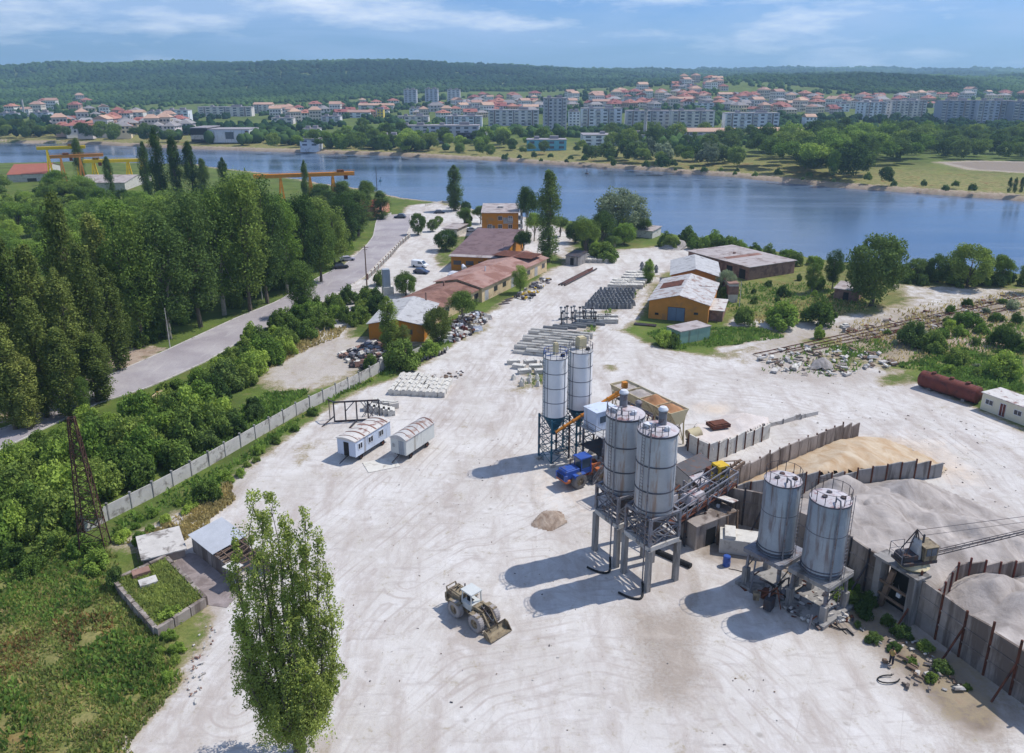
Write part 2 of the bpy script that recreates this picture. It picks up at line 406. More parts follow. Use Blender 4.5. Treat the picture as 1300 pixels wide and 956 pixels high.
# zones in the yard, as outlines on the ground: (polygon, channel, value, softness in metres)
YARD = [(150, 956), (215, 880), (232, 858), (262, 800), (258, 765), (205, 705), (150, 690), (190, 668), (262, 630), (300, 600), (345, 572), (372, 545), (420, 512), (470, 487), (500, 478), (540, 462), (575, 436), (560, 425), (600, 408), (640, 385), (665, 372), (690, 348), (718, 334), (760, 326), (775, 318), (850, 312), (920, 306), (925, 316), (868, 348), (828, 362), (812, 405), (788, 420), (815, 433), (860, 447), (905, 452), (960, 462), (1010, 455), (1060, 470), (1110, 462), (1160, 482), (1200, 500), (1300, 545), (1500, 620), (1500, 1100), (150, 1100)]
ZONES = [
 (YARD, 'w', 1, 1.5),
 ([(400, 372), (470, 350), (520, 300), (548, 262), (600, 262), (640, 268), (700, 290), (700, 320), (655, 330), (640, 350), (590, 360), (520, 392), (460, 395), (440, 430), (400, 440)], 'w', 1, 1.5),
 ([(330, 478), (375, 440), (420, 425), (470, 428), (540, 428), (520, 445), (470, 462), (430, 482), (395, 492), (350, 498)], 'w', .85, 3.),
 ([(330, 478), (375, 440), (420, 425), (470, 428), (470, 462), (430, 482), (395, 492), (350, 498)], 'b', .5, 3.),
 ([(440, 330), (480, 300), (520, 262), (560, 258), (570, 268), (530, 300), (500, 330), (460, 352)], 'w', 1, 1.5),
 ([(640, 268), (690, 280), (730, 296), (720, 330), (690, 318)], 'w', .9, 2.),
 ([(1140, 362), (1300, 368), (1300, 400), (1160, 395)], 'w', .75, 2.5),
 ([(0, 512), (98, 478), (130, 470), (120, 455), (150, 438), (205, 440), (180, 470), (100, 505), (0, 560)], 'b', .9, 3.),
 ([(900, 452), (1000, 418), (1100, 395), (1300, 368), (1300, 400), (1150, 430), (1060, 452), (960, 475)], 'w', .78, 3.),
 ([(960, 425), (1060, 405), (1190, 385), (1300, 362), (1300, 392), (1130, 425), (1040, 442), (960, 448)], 'b', .6, 3.),
 ([(1000, 446), (1110, 408), (1220, 384), (1300, 372), (1300, 408), (1200, 425), (1150, 452), (1130, 464), (1060, 452)], 'w', .72, 4.),
 ([(1000, 446), (1110, 408), (1220, 384), (1300, 372), (1300, 440), (1200, 445), (1130, 464), (1060, 452)], 'b', .95, 5.),
 ([(955, 448), (1030, 440), (1120, 470), (1160, 455), (1160, 482), (1060, 490), (960, 480)], 'b', .5, 2.),
 ([(930, 402), (1010, 412), (1090, 392), (1098, 402), (1010, 428), (915, 448), (905, 438)], 'w', .95, 1.),
 # weeds growing in the yard
 ([(655, 492), (672, 470), (700, 440), (745, 412), (790, 378), (822, 352), (828, 356), (800, 385), (752, 425), (720, 450), (690, 490), (668, 500)], 'g', .62, 2.),
 ([(822, 420), (860, 412), (960, 415), (1000, 425), (900, 442), (860, 444), (830, 436)], 'g', 1, 1.),
 ([(560, 445), (600, 430), (618, 420), (620, 412), (560, 425)], 'g', .6, 1.5),
 ([(130, 690), (140, 660), (250, 605), (300, 580), (350, 545), (420, 498), (490, 462), (545, 436), (575, 430), (560, 445), (505, 472), (440, 502), (390, 532), (345, 565), (300, 595), (285, 620), (240, 640), (150, 680)], 'g', 1, 1.3),
 ([(265, 640), (300, 612), (318, 600), (310, 632), (280, 648)], 'b', .8, 2.),
 ([(370, 575), (392, 560), (398, 562), (376, 590)], 'g', .5, 1.2),
 ([(1020, 432), (1045, 427), (1070, 436), (1050, 441)], 'g', .9, 1.),
 ([(1060, 445), (1100, 436), (1115, 442), (1090, 452), (1070, 450)], 'g', .8, 1.),
 ([(1110, 480), (1130, 473), (1160, 478), (1180, 470), (1190, 480), (1150, 488), (1118, 492)], 'g', .8, 1.),
 ([(1140, 462), (1210, 445), (1300, 455), (1300, 500), (1240, 492), (1200, 478)], 'g', .95, 2.),
 ([(830, 350), (870, 340), (905, 352), (990, 362), (1100, 350), (1110, 395), (1000, 410), (930, 400), (915, 380)], 'g', 1, 2.),
 ([(765, 466), (780, 462), (786, 470), (772, 472)], 'g', .7, .8),
 # damp brown stains and soil, plus shade painted at the retaining wall foot
 ([(670, 660), (700, 648), (718, 658), (712, 670), (690, 672)], 'b', .85, 1.5),
 ([(770, 770), (800, 776), (840, 780), (868, 776), (888, 800), (896, 840), (890, 900), (800, 900), (806, 840), (790, 800)], 'b', .75, 2.),
 ([(866, 712), (880, 720), (888, 740), (884, 764), (866, 790), (850, 780), (868, 760), (874, 740)], 'b', .9, .8),
 ([(970, 735), (1000, 700), (1060, 720), (1100, 745), (1150, 800), (1060, 812), (1010, 790)], 'b', 1., 1.5),
 ([(860, 640), (920, 650), (975, 690), (990, 735), (930, 725), (880, 712)], 'b', .9, 1.5),
 ([(745, 640), (830, 655), (860, 700), (800, 700), (750, 690)], 'b', .5, 3.),
 ([(330, 640), (420, 600), (520, 590), (560, 560), (480, 540), (400, 560)], 'b', .3, 5.),
 ([(300, 700), (360, 650), (420, 640), (380, 700), (330, 760)], 'b', .35, 4.),
 ([(552, 330), (562, 302), (604, 298), (612, 304), (585, 330), (560, 340)], 'g', .85, 1.),
 ([(205, 768), (262, 770), (240, 830), (205, 850)], 'g', .8, 1.5),
 ([(985, 790), (1080, 760), (1200, 830), (1280, 880), (1290, 960), (1180, 960), (1150, 850), (1060, 810)], 'b', .6, 3.),
 ([(1040, 755), (1090, 740), (1140, 790), (1250, 862), (1290, 900), (1230, 930), (1160, 850), (1120, 800), (1060, 790)], 'g', .45, 2.5),
 ([(1035, 760), (1090, 740), (1150, 790), (1260, 866), (1310, 915), (1290, 960), (1210, 930), (1140, 860), (1080, 810)], 'b', 1., 2.),  # wide shade of the retaining wall, painted into the ground colour
 ([(880, 612), (905, 598), (960, 600), (985, 640), (1010, 700), (1060, 740), (980, 742), (900, 700), (870, 690)], 'b', .7, 2.),
 ([(1060, 560), (1120, 550), (1210, 560), (1222, 606), (1130, 604), (1080, 600)], 's', .5, 5.),
 ([(880, 515), (925, 512), (920, 530), (880, 528)], 's', .5, 2.5),
 ([(200, 700), (260, 700), (305, 745), (290, 800), (250, 790)], 'b', .55, 1.5),
 ([(490, 440), (560, 425), (600, 408), (585, 430), (520, 460)], 'b', .3, 1.5),
 ([(645, 575), (690, 590), (740, 620), (770, 640), (740, 660), (660, 640)], 's', .28, 4.),
]
TRACKS = [
 [(300, 900), (420, 780), (500, 700), (600, 620), (660, 560), (690, 500), (760, 430), (830, 370)],
 [(420, 956), (520, 800), (640, 690), (760, 640)],
 [(480, 956), (600, 860), (760, 830), (900, 860), (1000, 956)],
 [(340, 740), (460, 640), (560, 540), (620, 460), (680, 400), (740, 350)],
 [(520, 740), (600, 700), (700, 690), (760, 720)],
 [(860, 470), (960, 490), (1060, 510), (1160, 540), (1250, 600), (1300, 680)],
 [(880, 490), (1000, 505), (1100, 530), (1200, 590), (1240, 660), (1220, 720)],
 [(800, 440), (900, 470), (1050, 480), (1200, 520), (1300, 560)],
 [(1000, 560), (1150, 560), (1230, 620), (1260, 700)],
]
def build_ground():
    def axis(segs):
        out = []
        for a, b, st in segs:
            n = max(1, int(round((b-a)/st))); out += list(np.linspace(a, b, n, endpoint=False))
        out.append(segs[-1][1]); return np.array(out)
    ax = axis([(-9000, -3000, 500), (-3000, -1200, 90), (-1200, -450, 24), (-450, -130, 3), (-130, 130, .8), (130, 450, 3), (450, 1200, 24), (1200, 3000, 90), (3000, 9000, 500)])
    ay = axis([(-300, 0, 60), (0, 25, 5), (25, 250, .8), (250, 360, 1.6), (360, 680, 2.2), (680, 1400, 12), (1400, 3200, 30), (3200, 6500, 120), (6500, 12000, 500)])
    X, Y = np.meshgrid(ax, ay)
    Z = terr(X, Y)
    sd = poly_sd(X, Y, [(p.x, p.y) for p in CH])
    sd = sd+(fbm(X/16, Y/16, 4, 31)-.5)*9
    farb = (Y > 300) & (sd > 0)
    Z = np.where(farb, np.minimum(Z, .25+sd*.045), Z)
    Z = np.where(sd < 5, Z*np.clip(sd/5, 0, 1)+(-5.5)*np.clip((1.5-sd)/5.5, 0, 1), Z)
    near = (Y < 360) & (np.abs(X) < 135)
    Z = Z+near*(fbm(X/14, Y/14, 3, 21)-.5)*.12*np.clip((sd-4)/10, 0, 1)
    w = np.zeros_like(X); g = np.zeros_like(X); b = np.zeros_like(X); s = np.zeros_like(X)
    m = (Y < 420) & (Y > 20) & (np.abs(X) < 220)
    xm, ym = X[m], Y[m]
    W, G, B, S = (np.zeros_like(xm) for _ in range(4))
    jx = (fbm(xm/5, ym/5, 3, 5)-.5)*5; jy = (fbm(xm/5, ym/5, 3, 6)-.5)*5
    for poly, ch, val, soft in ZONES:
        pw = [(p.x, p.y) for p in PP(poly)]
        k = soft*.35
        q = np.clip(.5-poly_sd(xm+jx*k, ym+jy*k, pw)/(2*soft), 0, 1)*val
        if ch == 'w': W = np.maximum(W, q)
        elif ch == 'g': W = W*(1-q); B = B*(1-q*.6)
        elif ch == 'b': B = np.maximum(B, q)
        elif ch == 's': S = np.maximum(S, q)
    w[m] = W; b[m] = B; s[m] = S; fb0 = (Y > 300)
    b = np.where(fb0 & (sd > -3), np.maximum(b, np.clip(1-sd/13, 0, 1)*.9), b)
    # dry grass in the meadow, beach strip on the far bank
    dry = poly_sd(X, Y, [(p.x, p.y) for p in PP([(-300, 740), (60, 730), (130, 740), (235, 790), (240, 860), (150, 1100), (-500, 1100)])])
    g = np.maximum(g, np.clip(.5-dry/10, 0, 1)*.8)
    dry = poly_sd(X, Y, [(p.x, p.y) for p in PP([(800, 310), (1300, 350), (1300, 470), (1150, 470), (900, 400)])])
    g = np.maximum(g, np.clip(.5-dry/10, 0, 1)*.6)
    fl = line_d(X, Y, [(p.x, p.y) for p in FARLINE]); fb = (Y > 280) & (sd > 0)
    w = np.where(fb & (fl < 60) & (Y > 300), np.maximum(w, np.clip(1-sd/6, 0, 1)*.42), w)
    g = np.where(fb & (fl < 125), np.maximum(g, np.clip(1.3-(fl-8)/90, 0, 1)), g)
    fq = PP([(1185, 208), (1240, 206), (1330, 208), (1400, 222), (1330, 224), (1230, 218)], 2)
    b = np.maximum(b, np.clip(.5-poly_sd(X, Y, [(p.x, p.y) for p in fq])/14, 0, 1)*.95)
    fp = PP([(1185, 208), (1240, 206), (1330, 208), (1400, 222), (1330, 224), (1230, 218)], 2)
    w = np.maximum(w, np.clip(.5-poly_sd(X, Y, [(p.x, p.y) for p in fp])/10, 0, 1)*.85)
    tr = np.full_like(X, 99.)
    T = np.full_like(xm, 99.)
    for t in TRACKS: T = np.minimum(T, line_d(xm, ym, [(p.x, p.y) for p in PP(t)]))
    tr[m] = T
    ny, nx = X.shape
    idx = np.arange(nx*ny).reshape(ny, nx)
    fa = np.stack([idx[:-1, :-1], idx[:-1, 1:], idx[1:, 1:], idx[1:, :-1]], -1).reshape(-1, 4)
    col = np.stack([w, g, b, s], -1).reshape(-1, 4)
    t = NT('ground_surface'); geo = t.n('ShaderNodeNewGeometry'); ps = geo.outputs['Position']
    zc = t.attr('zone'); sep = t.n('ShaderNodeSeparateColor'); t.l(zc.outputs['Color'], sep.inputs[0])
    w_, g_, b_, s_ = sep.outputs[0], sep.outputs[1], sep.outputs[2], zc.outputs['Alpha']
    trk = t.attr('trk').outputs['Fac']
    nA = t.noise(ps, .09, 5., .6, .3); nB = t.noise(ps, .5, 6., .65, .4); nC = t.noise(ps, 3., 5., .7)
    # vegetation
    veg = t.mix(t.ramp(nA, .35, .65), rgb(78, 92, 44), rgb(106, 122, 56))
    veg = t.mix(t.math('MULTIPLY', g_, t.ramp(nB, .3, .62)), veg, rgb(158, 146, 96))
    veg = t.mix(t.math('MULTIPLY', t.ramp(t.noise(ps, .3, 6., .65, .6), .52, .66), .55), veg, rgb(132, 122, 80))
    veg = t.mix(t.math('MULTIPLY', t.ramp(nC, .42, .75), .6), veg, rgb(52, 66, 32))
    nD = t.noise(ps, .16, 6., .6, 1.)
    veg = t.mix(t.math('MULTIPLY', t.math('MULTIPLY', t.ramp(nD, .55, .66), g_), .6), veg, rgb(132, 92, 62))
    # bare dusted concrete
    wht = t.mix(t.ramp(nA, .38, .64), rgb(190, 183, 175), rgb(206, 201, 195))
    mp = t.mapping(ps, (1., .28, 1.), (0, 0, R(38)))
    st = t.noise(mp, .3, 8., .7, .35)
    wht = t.mix(t.math('MULTIPLY', t.ramp(st, .46, .62), .7), wht, rgb(170, 158, 149))
    wht = t.mix(t.math('MULTIPLY', t.ramp(nB, .52, .72), .6), wht, rgb(216, 212, 208))
    st2 = t.noise(t.mapping(ps, (.3, 1.4, 1.), (0, 0, R(-20))), .7, 7., .72, .2)
    wht = t.mix(t.math('MULTIPLY', t.ramp(st2, .54, .68), .5), wht, rgb(158, 147, 139))
    # tyre marks that follow the lanes
    wob = t.math('ADD', trk, t.math('MULTIPLY', t.noise(ps, .05, 2., .5), 3.))
    sn = t.math('SINE', t.math('MULTIPLY', wob, 5.2))
    sn2 = t.math('SINE', t.math('MULTIPLY', wob, 13.))
    stripe = t.math('MULTIPLY', t.ramp(t.math('ADD', sn, t.math('MULTIPLY', sn2, .6)), .1, 1.3), t.ramp(trk, 11., 2.))
    stripe = t.math('MULTIPLY', stripe, t.ramp(t.noise(ps, .12, 4., .6), .4, .6))
    wht = t.mix(t.math('MULTIPLY', stripe, .66), wht, rgb(170, 158, 150))
    wht = t.mix(t.math('MULTIPLY', t.ramp(nC, .55, .8), .25), wht, rgb(150, 140, 132))
    # slab joints of the concrete paving
    br = t.n('ShaderNodeTexBrick'); br.offset = 0.; t.l(t.mapping(ps, (1, 1, 1), (0, 0, R(-62))), br.inputs['Vector'])
    br.inputs['Scale'].default_value = .16; br.inputs['Mortar Size'].default_value = .004; br.inputs['Brick Width'].default_value = 1.; br.inputs['Row Height'].default_value = .6
    wht = t.mix(t.math('MULTIPLY', t.math('MULTIPLY', br.outputs['Fac'], .3), t.ramp(nA, .45, .6)), wht, rgb(140, 128, 120))
    vor = t.n('ShaderNodeTexVoronoi', feature='F1'); vor.inputs['Scale'].default_value = .33; t.l(ps, vor.inputs['Vector'])
    spot = t.ramp(vor.outputs['Distance'], .13, .05)
    spot = t.math('MULTIPLY', spot, t.ramp(nB, .48, .55))
    wht = t.mix(t.math('MULTIPLY', spot, .5), wht, rgb(128, 116, 104))
    brown = t.mix(t.ramp(nB, .35, .65), rgb(150, 128, 110), rgb(182, 166, 150))
    brown = t.mix(t.math('MULTIPLY', t.ramp(nC, .45, .7), .5), brown, rgb(112, 90, 74))
    def edge(v, lo=.40, hi=.58, amt=1.1):
        n = t.math('MULTIPLY', t.math('SUBTRACT', t.math('ADD', t.math('MULTIPLY', nB, .6), t.math('MULTIPLY', nC, .4)), .5), amt*2)
        return t.ramp(t.math('ADD', v, t.math('MULTIPLY', n, t.ramp(v, 0., .1))), lo, hi)
    damp_shade = t.mix(t.ramp(nB, .35, .65), rgb(140, 127, 114), rgb(172, 160, 148))
    bare = t.mix(t.math('MULTIPLY', edge(b_, .25, .75), .9), wht, damp_shade)
    bare = t.mix(t.math('MULTIPLY', t.ramp(b_, .8, 1.), .8), bare, t.mix(nC, rgb(92, 80, 70), rgb(138, 122, 106)))  # darkest tone: soil, and the painted shade below the retaining wall
    bare = t.mix(t.math('MULTIPLY', edge(s_, .15, .6, .5), .75), bare, t.mix(nB, rgb(198, 164, 124), rgb(222, 204, 180)))
    c = t.mix(edge(w_), t.mix(edge(b_), veg, brown), bare)
    e2 = t.math('MULTIPLY', edge(w_, .12, .42, 1.3), t.math('SUBTRACT', 1., edge(w_, .55, .85, 1.3)))
    c = t.mix(t.math('MULTIPLY', e2, .75), c, t.mix(nC, rgb(128, 116, 84), rgb(176, 160, 138)))
    bs = t.n('ShaderNodeBsdfPrincipled'); bs.inputs['Roughness'].default_value = .95; bs.inputs['Specular IOR Level'].default_value = .1
    t.l(c, bs.inputs['Base Color'])
    bp = t.n('ShaderNodeBump'); bp.inputs['Strength'].default_value = .55; bp.inputs['Distance'].default_value = .12
    t.l(t.math('ADD', t.noise(ps, 1.1, 7., .65, .4), t.math('MULTIPLY', st, .8)), bp.inputs['Height']); t.l(bp.outputs[0], bs.inputs['Normal'])
    t.l(bs.outputs[0], t.out.inputs[0])
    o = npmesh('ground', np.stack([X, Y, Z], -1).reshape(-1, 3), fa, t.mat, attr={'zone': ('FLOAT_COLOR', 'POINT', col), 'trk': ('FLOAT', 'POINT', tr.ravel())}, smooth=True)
    tag(o, kind='structure', label='pale dusty yard and green land around the channel')
build_ground()
def build_water():
    mb = MB(); p = PP([(-1300, 150), (-1300, 300), (2300, 500), (2300, 260)], WZ)
    xs = [-1500, 1500]; mb.add([(-1500, 120, WZ), (1500, 120, WZ), (1500, 900, WZ), (-1500, 900, WZ)], [(0, 1, 2, 3)])
    t = NT('channel_water'); geo = t.n('ShaderNodeNewGeometry'); ps = geo.outputs['Position']
    b = t.n('ShaderNodeBsdfPrincipled'); b.inputs['Base Color'].default_value = rgb(30, 66, 104); b.inputs['Roughness'].default_value = .22
    b.inputs['IOR'].default_value = 1.33; b.inputs['Specular IOR Level'].default_value = .5
    n0 = t.noise(t.mapping(ps, (.006, .035, 1)), 1., 4., .6)
    t.l(t.mix(t.ramp(n0, .35, .7), rgb(66, 88, 114), rgb(102, 118, 138)), b.inputs['Base Color'])
    t.l(t.math('ADD', t.math('MULTIPLY', t.ramp(n0, .3, .7), .16), .1), b.inputs['Roughness'])
    bp = t.n('ShaderNodeBump'); bp.inputs['Strength'].default_value = .2; bp.inputs['Distance'].default_value = .2
    t.l(t.math('ADD', t.noise(t.mapping(ps, (.5, 1.1, 1)), 1., 4., .6), t.math('MULTIPLY', t.noise(ps, .08, 3.), 1.)), bp.inputs['Height'])
    t.l(bp.outputs[0], b.inputs['Normal']); t.l(b.outputs[0], t.out.inputs[0])
    tag(mb.build('water', t.mat), kind='structure', label='calm blue channel')
build_water()
# ---------------------------------------------------------------- roads
def strip(name, left, right, z, mat, n=60, label=None):
    "surface between two pixel outlines on the ground"
    def res(pts):
        pts = PP(pts); L = [0]
        for a, b in zip(pts[:-1], pts[1:]): L.append(L[-1]+(b-a).length)
        out = []
        for i in range(n+1):
            s_ = L[-1]*i/n; k = min(len(L)-2, max(0, sum(1 for q in L if q <= s_)-1))
            tt = (s_-L[k])/max(1e-6, L[k+1]-L[k]); out.append(pts[k].lerp(pts[k+1], tt))
        return out
    a, b = res(left), res(right)
    vs = [(p.x, p.y, z) for q in zip(a, b) for p in q]
    mb = MB(); mb.add(vs, [(2*i, 2*i+1, 2*i+3, 2*i+2) for i in range(n)])
    return mb.build(name, mat), a, b
def asphalt():
    t = NT('worn_asphalt'); geo = t.n('ShaderNodeNewGeometry'); ps = geo.outputs['Position']
    b = t.n('ShaderNodeBsdfPrincipled'); b.inputs['Roughness'].default_value = .9; b.inputs['Specular IOR Level'].default_value = .15
    c = t.mix(t.ramp(t.noise(ps, .12, 5., .6, .5), .35, .65), rgb(150, 142, 144), rgb(172, 165, 164))
    c = t.mix(t.math('MULTIPLY', t.ramp(t.noise(ps, 2.5, 5., .7), .5, .8), .4), c, rgb(116, 110, 112))
    c = t.mix(t.math('MULTIPLY', t.ramp(t.noise(t.mapping(ps, (1, .2, 1), (0, 0, R(-22))), .5, 5., .7), .55, .7), .5), c, rgb(190, 184, 180))
    t.l(c, b.inputs['Base Color']); t.l(b.outputs[0], t.out.inputs[0]); return t.mat
M_asph = asphalt()
RU = [(-160, 590), (0, 547), (60, 520), (98, 500), (125, 483), (205, 448), (300, 404), (352, 383), (405, 352), (440, 335), (466, 311), (474, 300), (477, 284), (480, 276), (470, 268), (462, 262)]
RD = [(-160, 640), (0, 572), (70, 538), (125, 512), (190, 492), (260, 460), (320, 425), (368, 401), (430, 372), (462, 352), (492, 322), (515, 300), (522, 285), (520, 274), (530, 262), (560, 256)]
road, ra, rb_ = strip('road', RU, RD, .06, M_asph, 70)
tag(road, 'grey asphalt road curving past the poplars', kind='structure')
mb = MB()
for a, b in zip(ra[:-8], ra[1:-7]): mb.bar(a+Vector((0, 0, .06)), b+Vector((0, 0, .06)), .25, .22)
for a, b in zip(rb_[:-14], rb_[1:-13]): mb.bar(a+Vector((0, 0, .06)), b+Vector((0, 0, .06)), .25, .22)
tag(mb.build('kerb', M_conc), 'pale concrete kerbs along the asphalt road', kind='structure')
# ---------------------------------------------------------------- the concrete plant
def xbrace(mb, a0, a1, b0, b1, n, w=.07):
    "zigzag bracing between two posts a (bottom a0, top a1) and b"
    for i in range(n):
        p, q = Vector(a0).lerp(Vector(a1), i/n), Vector(b0).lerp(Vector(b1), (i+1)/n)
        r, s_ = Vector(b0).lerp(Vector(b1), i/n), Vector(a0).lerp(Vector(a1), (i+1)/n)
        mb.bar(p, q, w); mb.bar(r, s_, w); mb.bar(s_, q, w)
def rail(mb, pts, h=1.05, w=.05, closed=False, mid=True):
    pts = [Vector(p) for p in pts]
    if closed: pts = pts+[pts[0]]
    for a, b in zip(pts[:-1], pts[1:]):
        L = (b-a).length; n = max(1, int(L/1.4))
        for i in range(n+1):
            q = a.lerp(b, i/n); mb.bar(q, q+Vector((0, 0, h)), w)
        mb.bar(a+Vector((0, 0, h)), b+Vector((0, 0, h)), w)
        if mid: mb.bar(a+Vector((0, 0, h*.5)), b+Vector((0, 0, h*.5)), w*.8)
def ring(mb, r, z, w=.08, h=.12, n=32, c=(0, 0)):
    mb.lathe([(r-.02, z-h/2), (r+w, z-h/2), (r+w, z+h/2), (r-.02, z+h/2)], n, (c[0], c[1], 0))
def corners(s, z): return [Vector((sx*s, sy*s, z)) for sx, sy in ((-1, -1), (1, -1), (1, 1), (-1, 1))]
ROT_A = R(31)
def silo_front(name, label, cx, cy, zt, leaning_pipe, cap):
    t = thing('cement_silo', label, 'silo', (cx, cy, 0), ROT_A, 'tall grey silos on concrete legs')
    s = 1.9
    for c in corners(s, 0):
        mb = MB(); mb.box((c.x, c.y, 2.35), (.55, .55, 4.9)); mb.build('leg', M_concg, t, bevel=.03)
    mb = MB()
    cs = corners(s, 5.02)
    for i in range(4): mb.bar(cs[i], cs[(i+1) % 4], .42, .5)
    mb.build('ring_beam', M_conc, t)
    mb = MB(); lo, hi = corners(s, 5.25), corners(s, 8.25)
    for a, b in zip(lo, hi): mb.bar(a, b, .3)
    for i in range(4):
        j = (i+1) % 4; mb.bar(hi[i], hi[j], .26); xbrace(mb, lo[i], hi[i], lo[j], hi[j], 2, .11)
    for k in range(7):
        x = -s+.3+k*(2*s-.6)/6; mb.bar((x, -s, 5.35), (x, s, 5.35), .16)
    for k in range(3): mb.bar((-s, -1.1+k*1.1, 7.9), (s, -1.1+k*1.1, 7.9), .2)
    mb.build('steel_frame', M_steel, t)
    mb = MB(); mb.lathe([(.28, 5.45), (.4, 5.8), (1.9, 7.95)], 28); mb.build('cone', M_steeld, t, smooth=True)
    mb = MB(); mb.lathe([(1.93, 7.9), (2., 8.0), (2., zt-.12), (1.97, zt)], 48); sh = mb.build('shell', M_silo, t, smooth=True)
    mb = MB()
    for z, w_, h_ in ((8.1, .06, .13), (8.75, .06, .13), (10.9, .06, .13), (13.7, .06, .13), (zt-.1, .08, .2)):
        mb = MB(); ring(mb, 2., z, w_, h_); mb.build('hoop', M_band, sh)
    mb = MB()
    for a in (.4, 1.9, 3.6, 5.1): mb.bar((2.02*math.cos(a), 2.02*math.sin(a), 8), (2.02*math.cos(a), 2.02*math.sin(a), zt-.2), .05)
    mb.build('seam', M_silo, sh)
    mb = MB(); mb.lathe([(2.04, zt), (1.9, zt+.1), (.5, zt+.38), (.1, zt+.4)], 40); rf = mb.build('roof', M_silodust, t, smooth=True)
    mb = MB(); mb.lathe([(.42, zt+.2), (.42, zt+1.7), (.46, zt+1.72), (.46, zt+1.9), (.36, zt+2.0), (.1, zt+2.05)], 20, (cap[0], cap[1], 0)); f = mb.build('dust_filter', [M_steel], rf, smooth=True)
    mb = MB(); mb.lathe([(.5, zt+1.85), (.5, zt+1.98), (.34, zt+2.2), (.1, zt+2.26)], 20, (cap[0], cap[1], 0)); mb.build('filter_cap', M_white, rf, smooth=True)
    MB().box((-.9, .5, zt+.45), (.7, .7, .3), .3).build('hatch', M_white, rf); MB().lathe([(.3, zt+.2), (.3, zt+.6)], 14, (.2, -1.1, 0)).build('hatch', M_white, rf)
    mb = MB(); a0 = 2.2; pts = [(1.95*math.cos(a0+k*.33), 1.95*math.sin(a0+k*.33), zt) for k in range(8)]; rail(mb, pts, 1.05, .05); mb.build('railing', M_steel, rf)
    mb = MB(); lx, ly = -2.25*math.cos(.2), -2.25*math.sin(.2)
    for sgn in (-.22, .22): mb.bar((lx, ly+sgn, 5), (lx, ly+sgn, zt+1.1), .05)
    for k in range(int((zt-5)/.35)): mb.bar((lx, ly-.22, 5.2+k*.35), (lx, ly+.22, 5.2+k*.35), .035)
    mb.build('ladder', M_steel, t)
    mb = MB(); px_, py_ = leaning_pipe
    mb.path([(px_, py_, .35), (px_, py_, zt+.9), (px_*.8, py_*.8, zt+1.35), (px_*.45, py_*.45, zt+1.1), (px_*.45, py_*.45, zt+.2)], .075, 8)
    fp = mb.build('fill_pipe', M_steel, t, smooth=True)
    mb = MB(); pts = []
    for k in range(13):
        u = k/12; pts.append((px_-u*2.6, py_+.6*u-math.sin(u*math.pi)*1.5, .14+1.4*max(0, (1-u*6))+.9*max(0, u-.85)))
    pts[0] = (px_, py_, .9); mb.path(pts, .12, 8); mb.build('hose', M_rubber, fp, smooth=True)
    return t
silo_front('s', 'nearer tall grey silo with white capped filter and rust streak on its right edge', 14.5, 72.2, 17.05, (-2.15, -1.4), (.6, .1))
silo_front('s', 'farther tall grey silo with rust-red stains, partly behind the nearer one', 11.85, 76.5, 16.9, (-2.2, -1.2), (.4, .9))
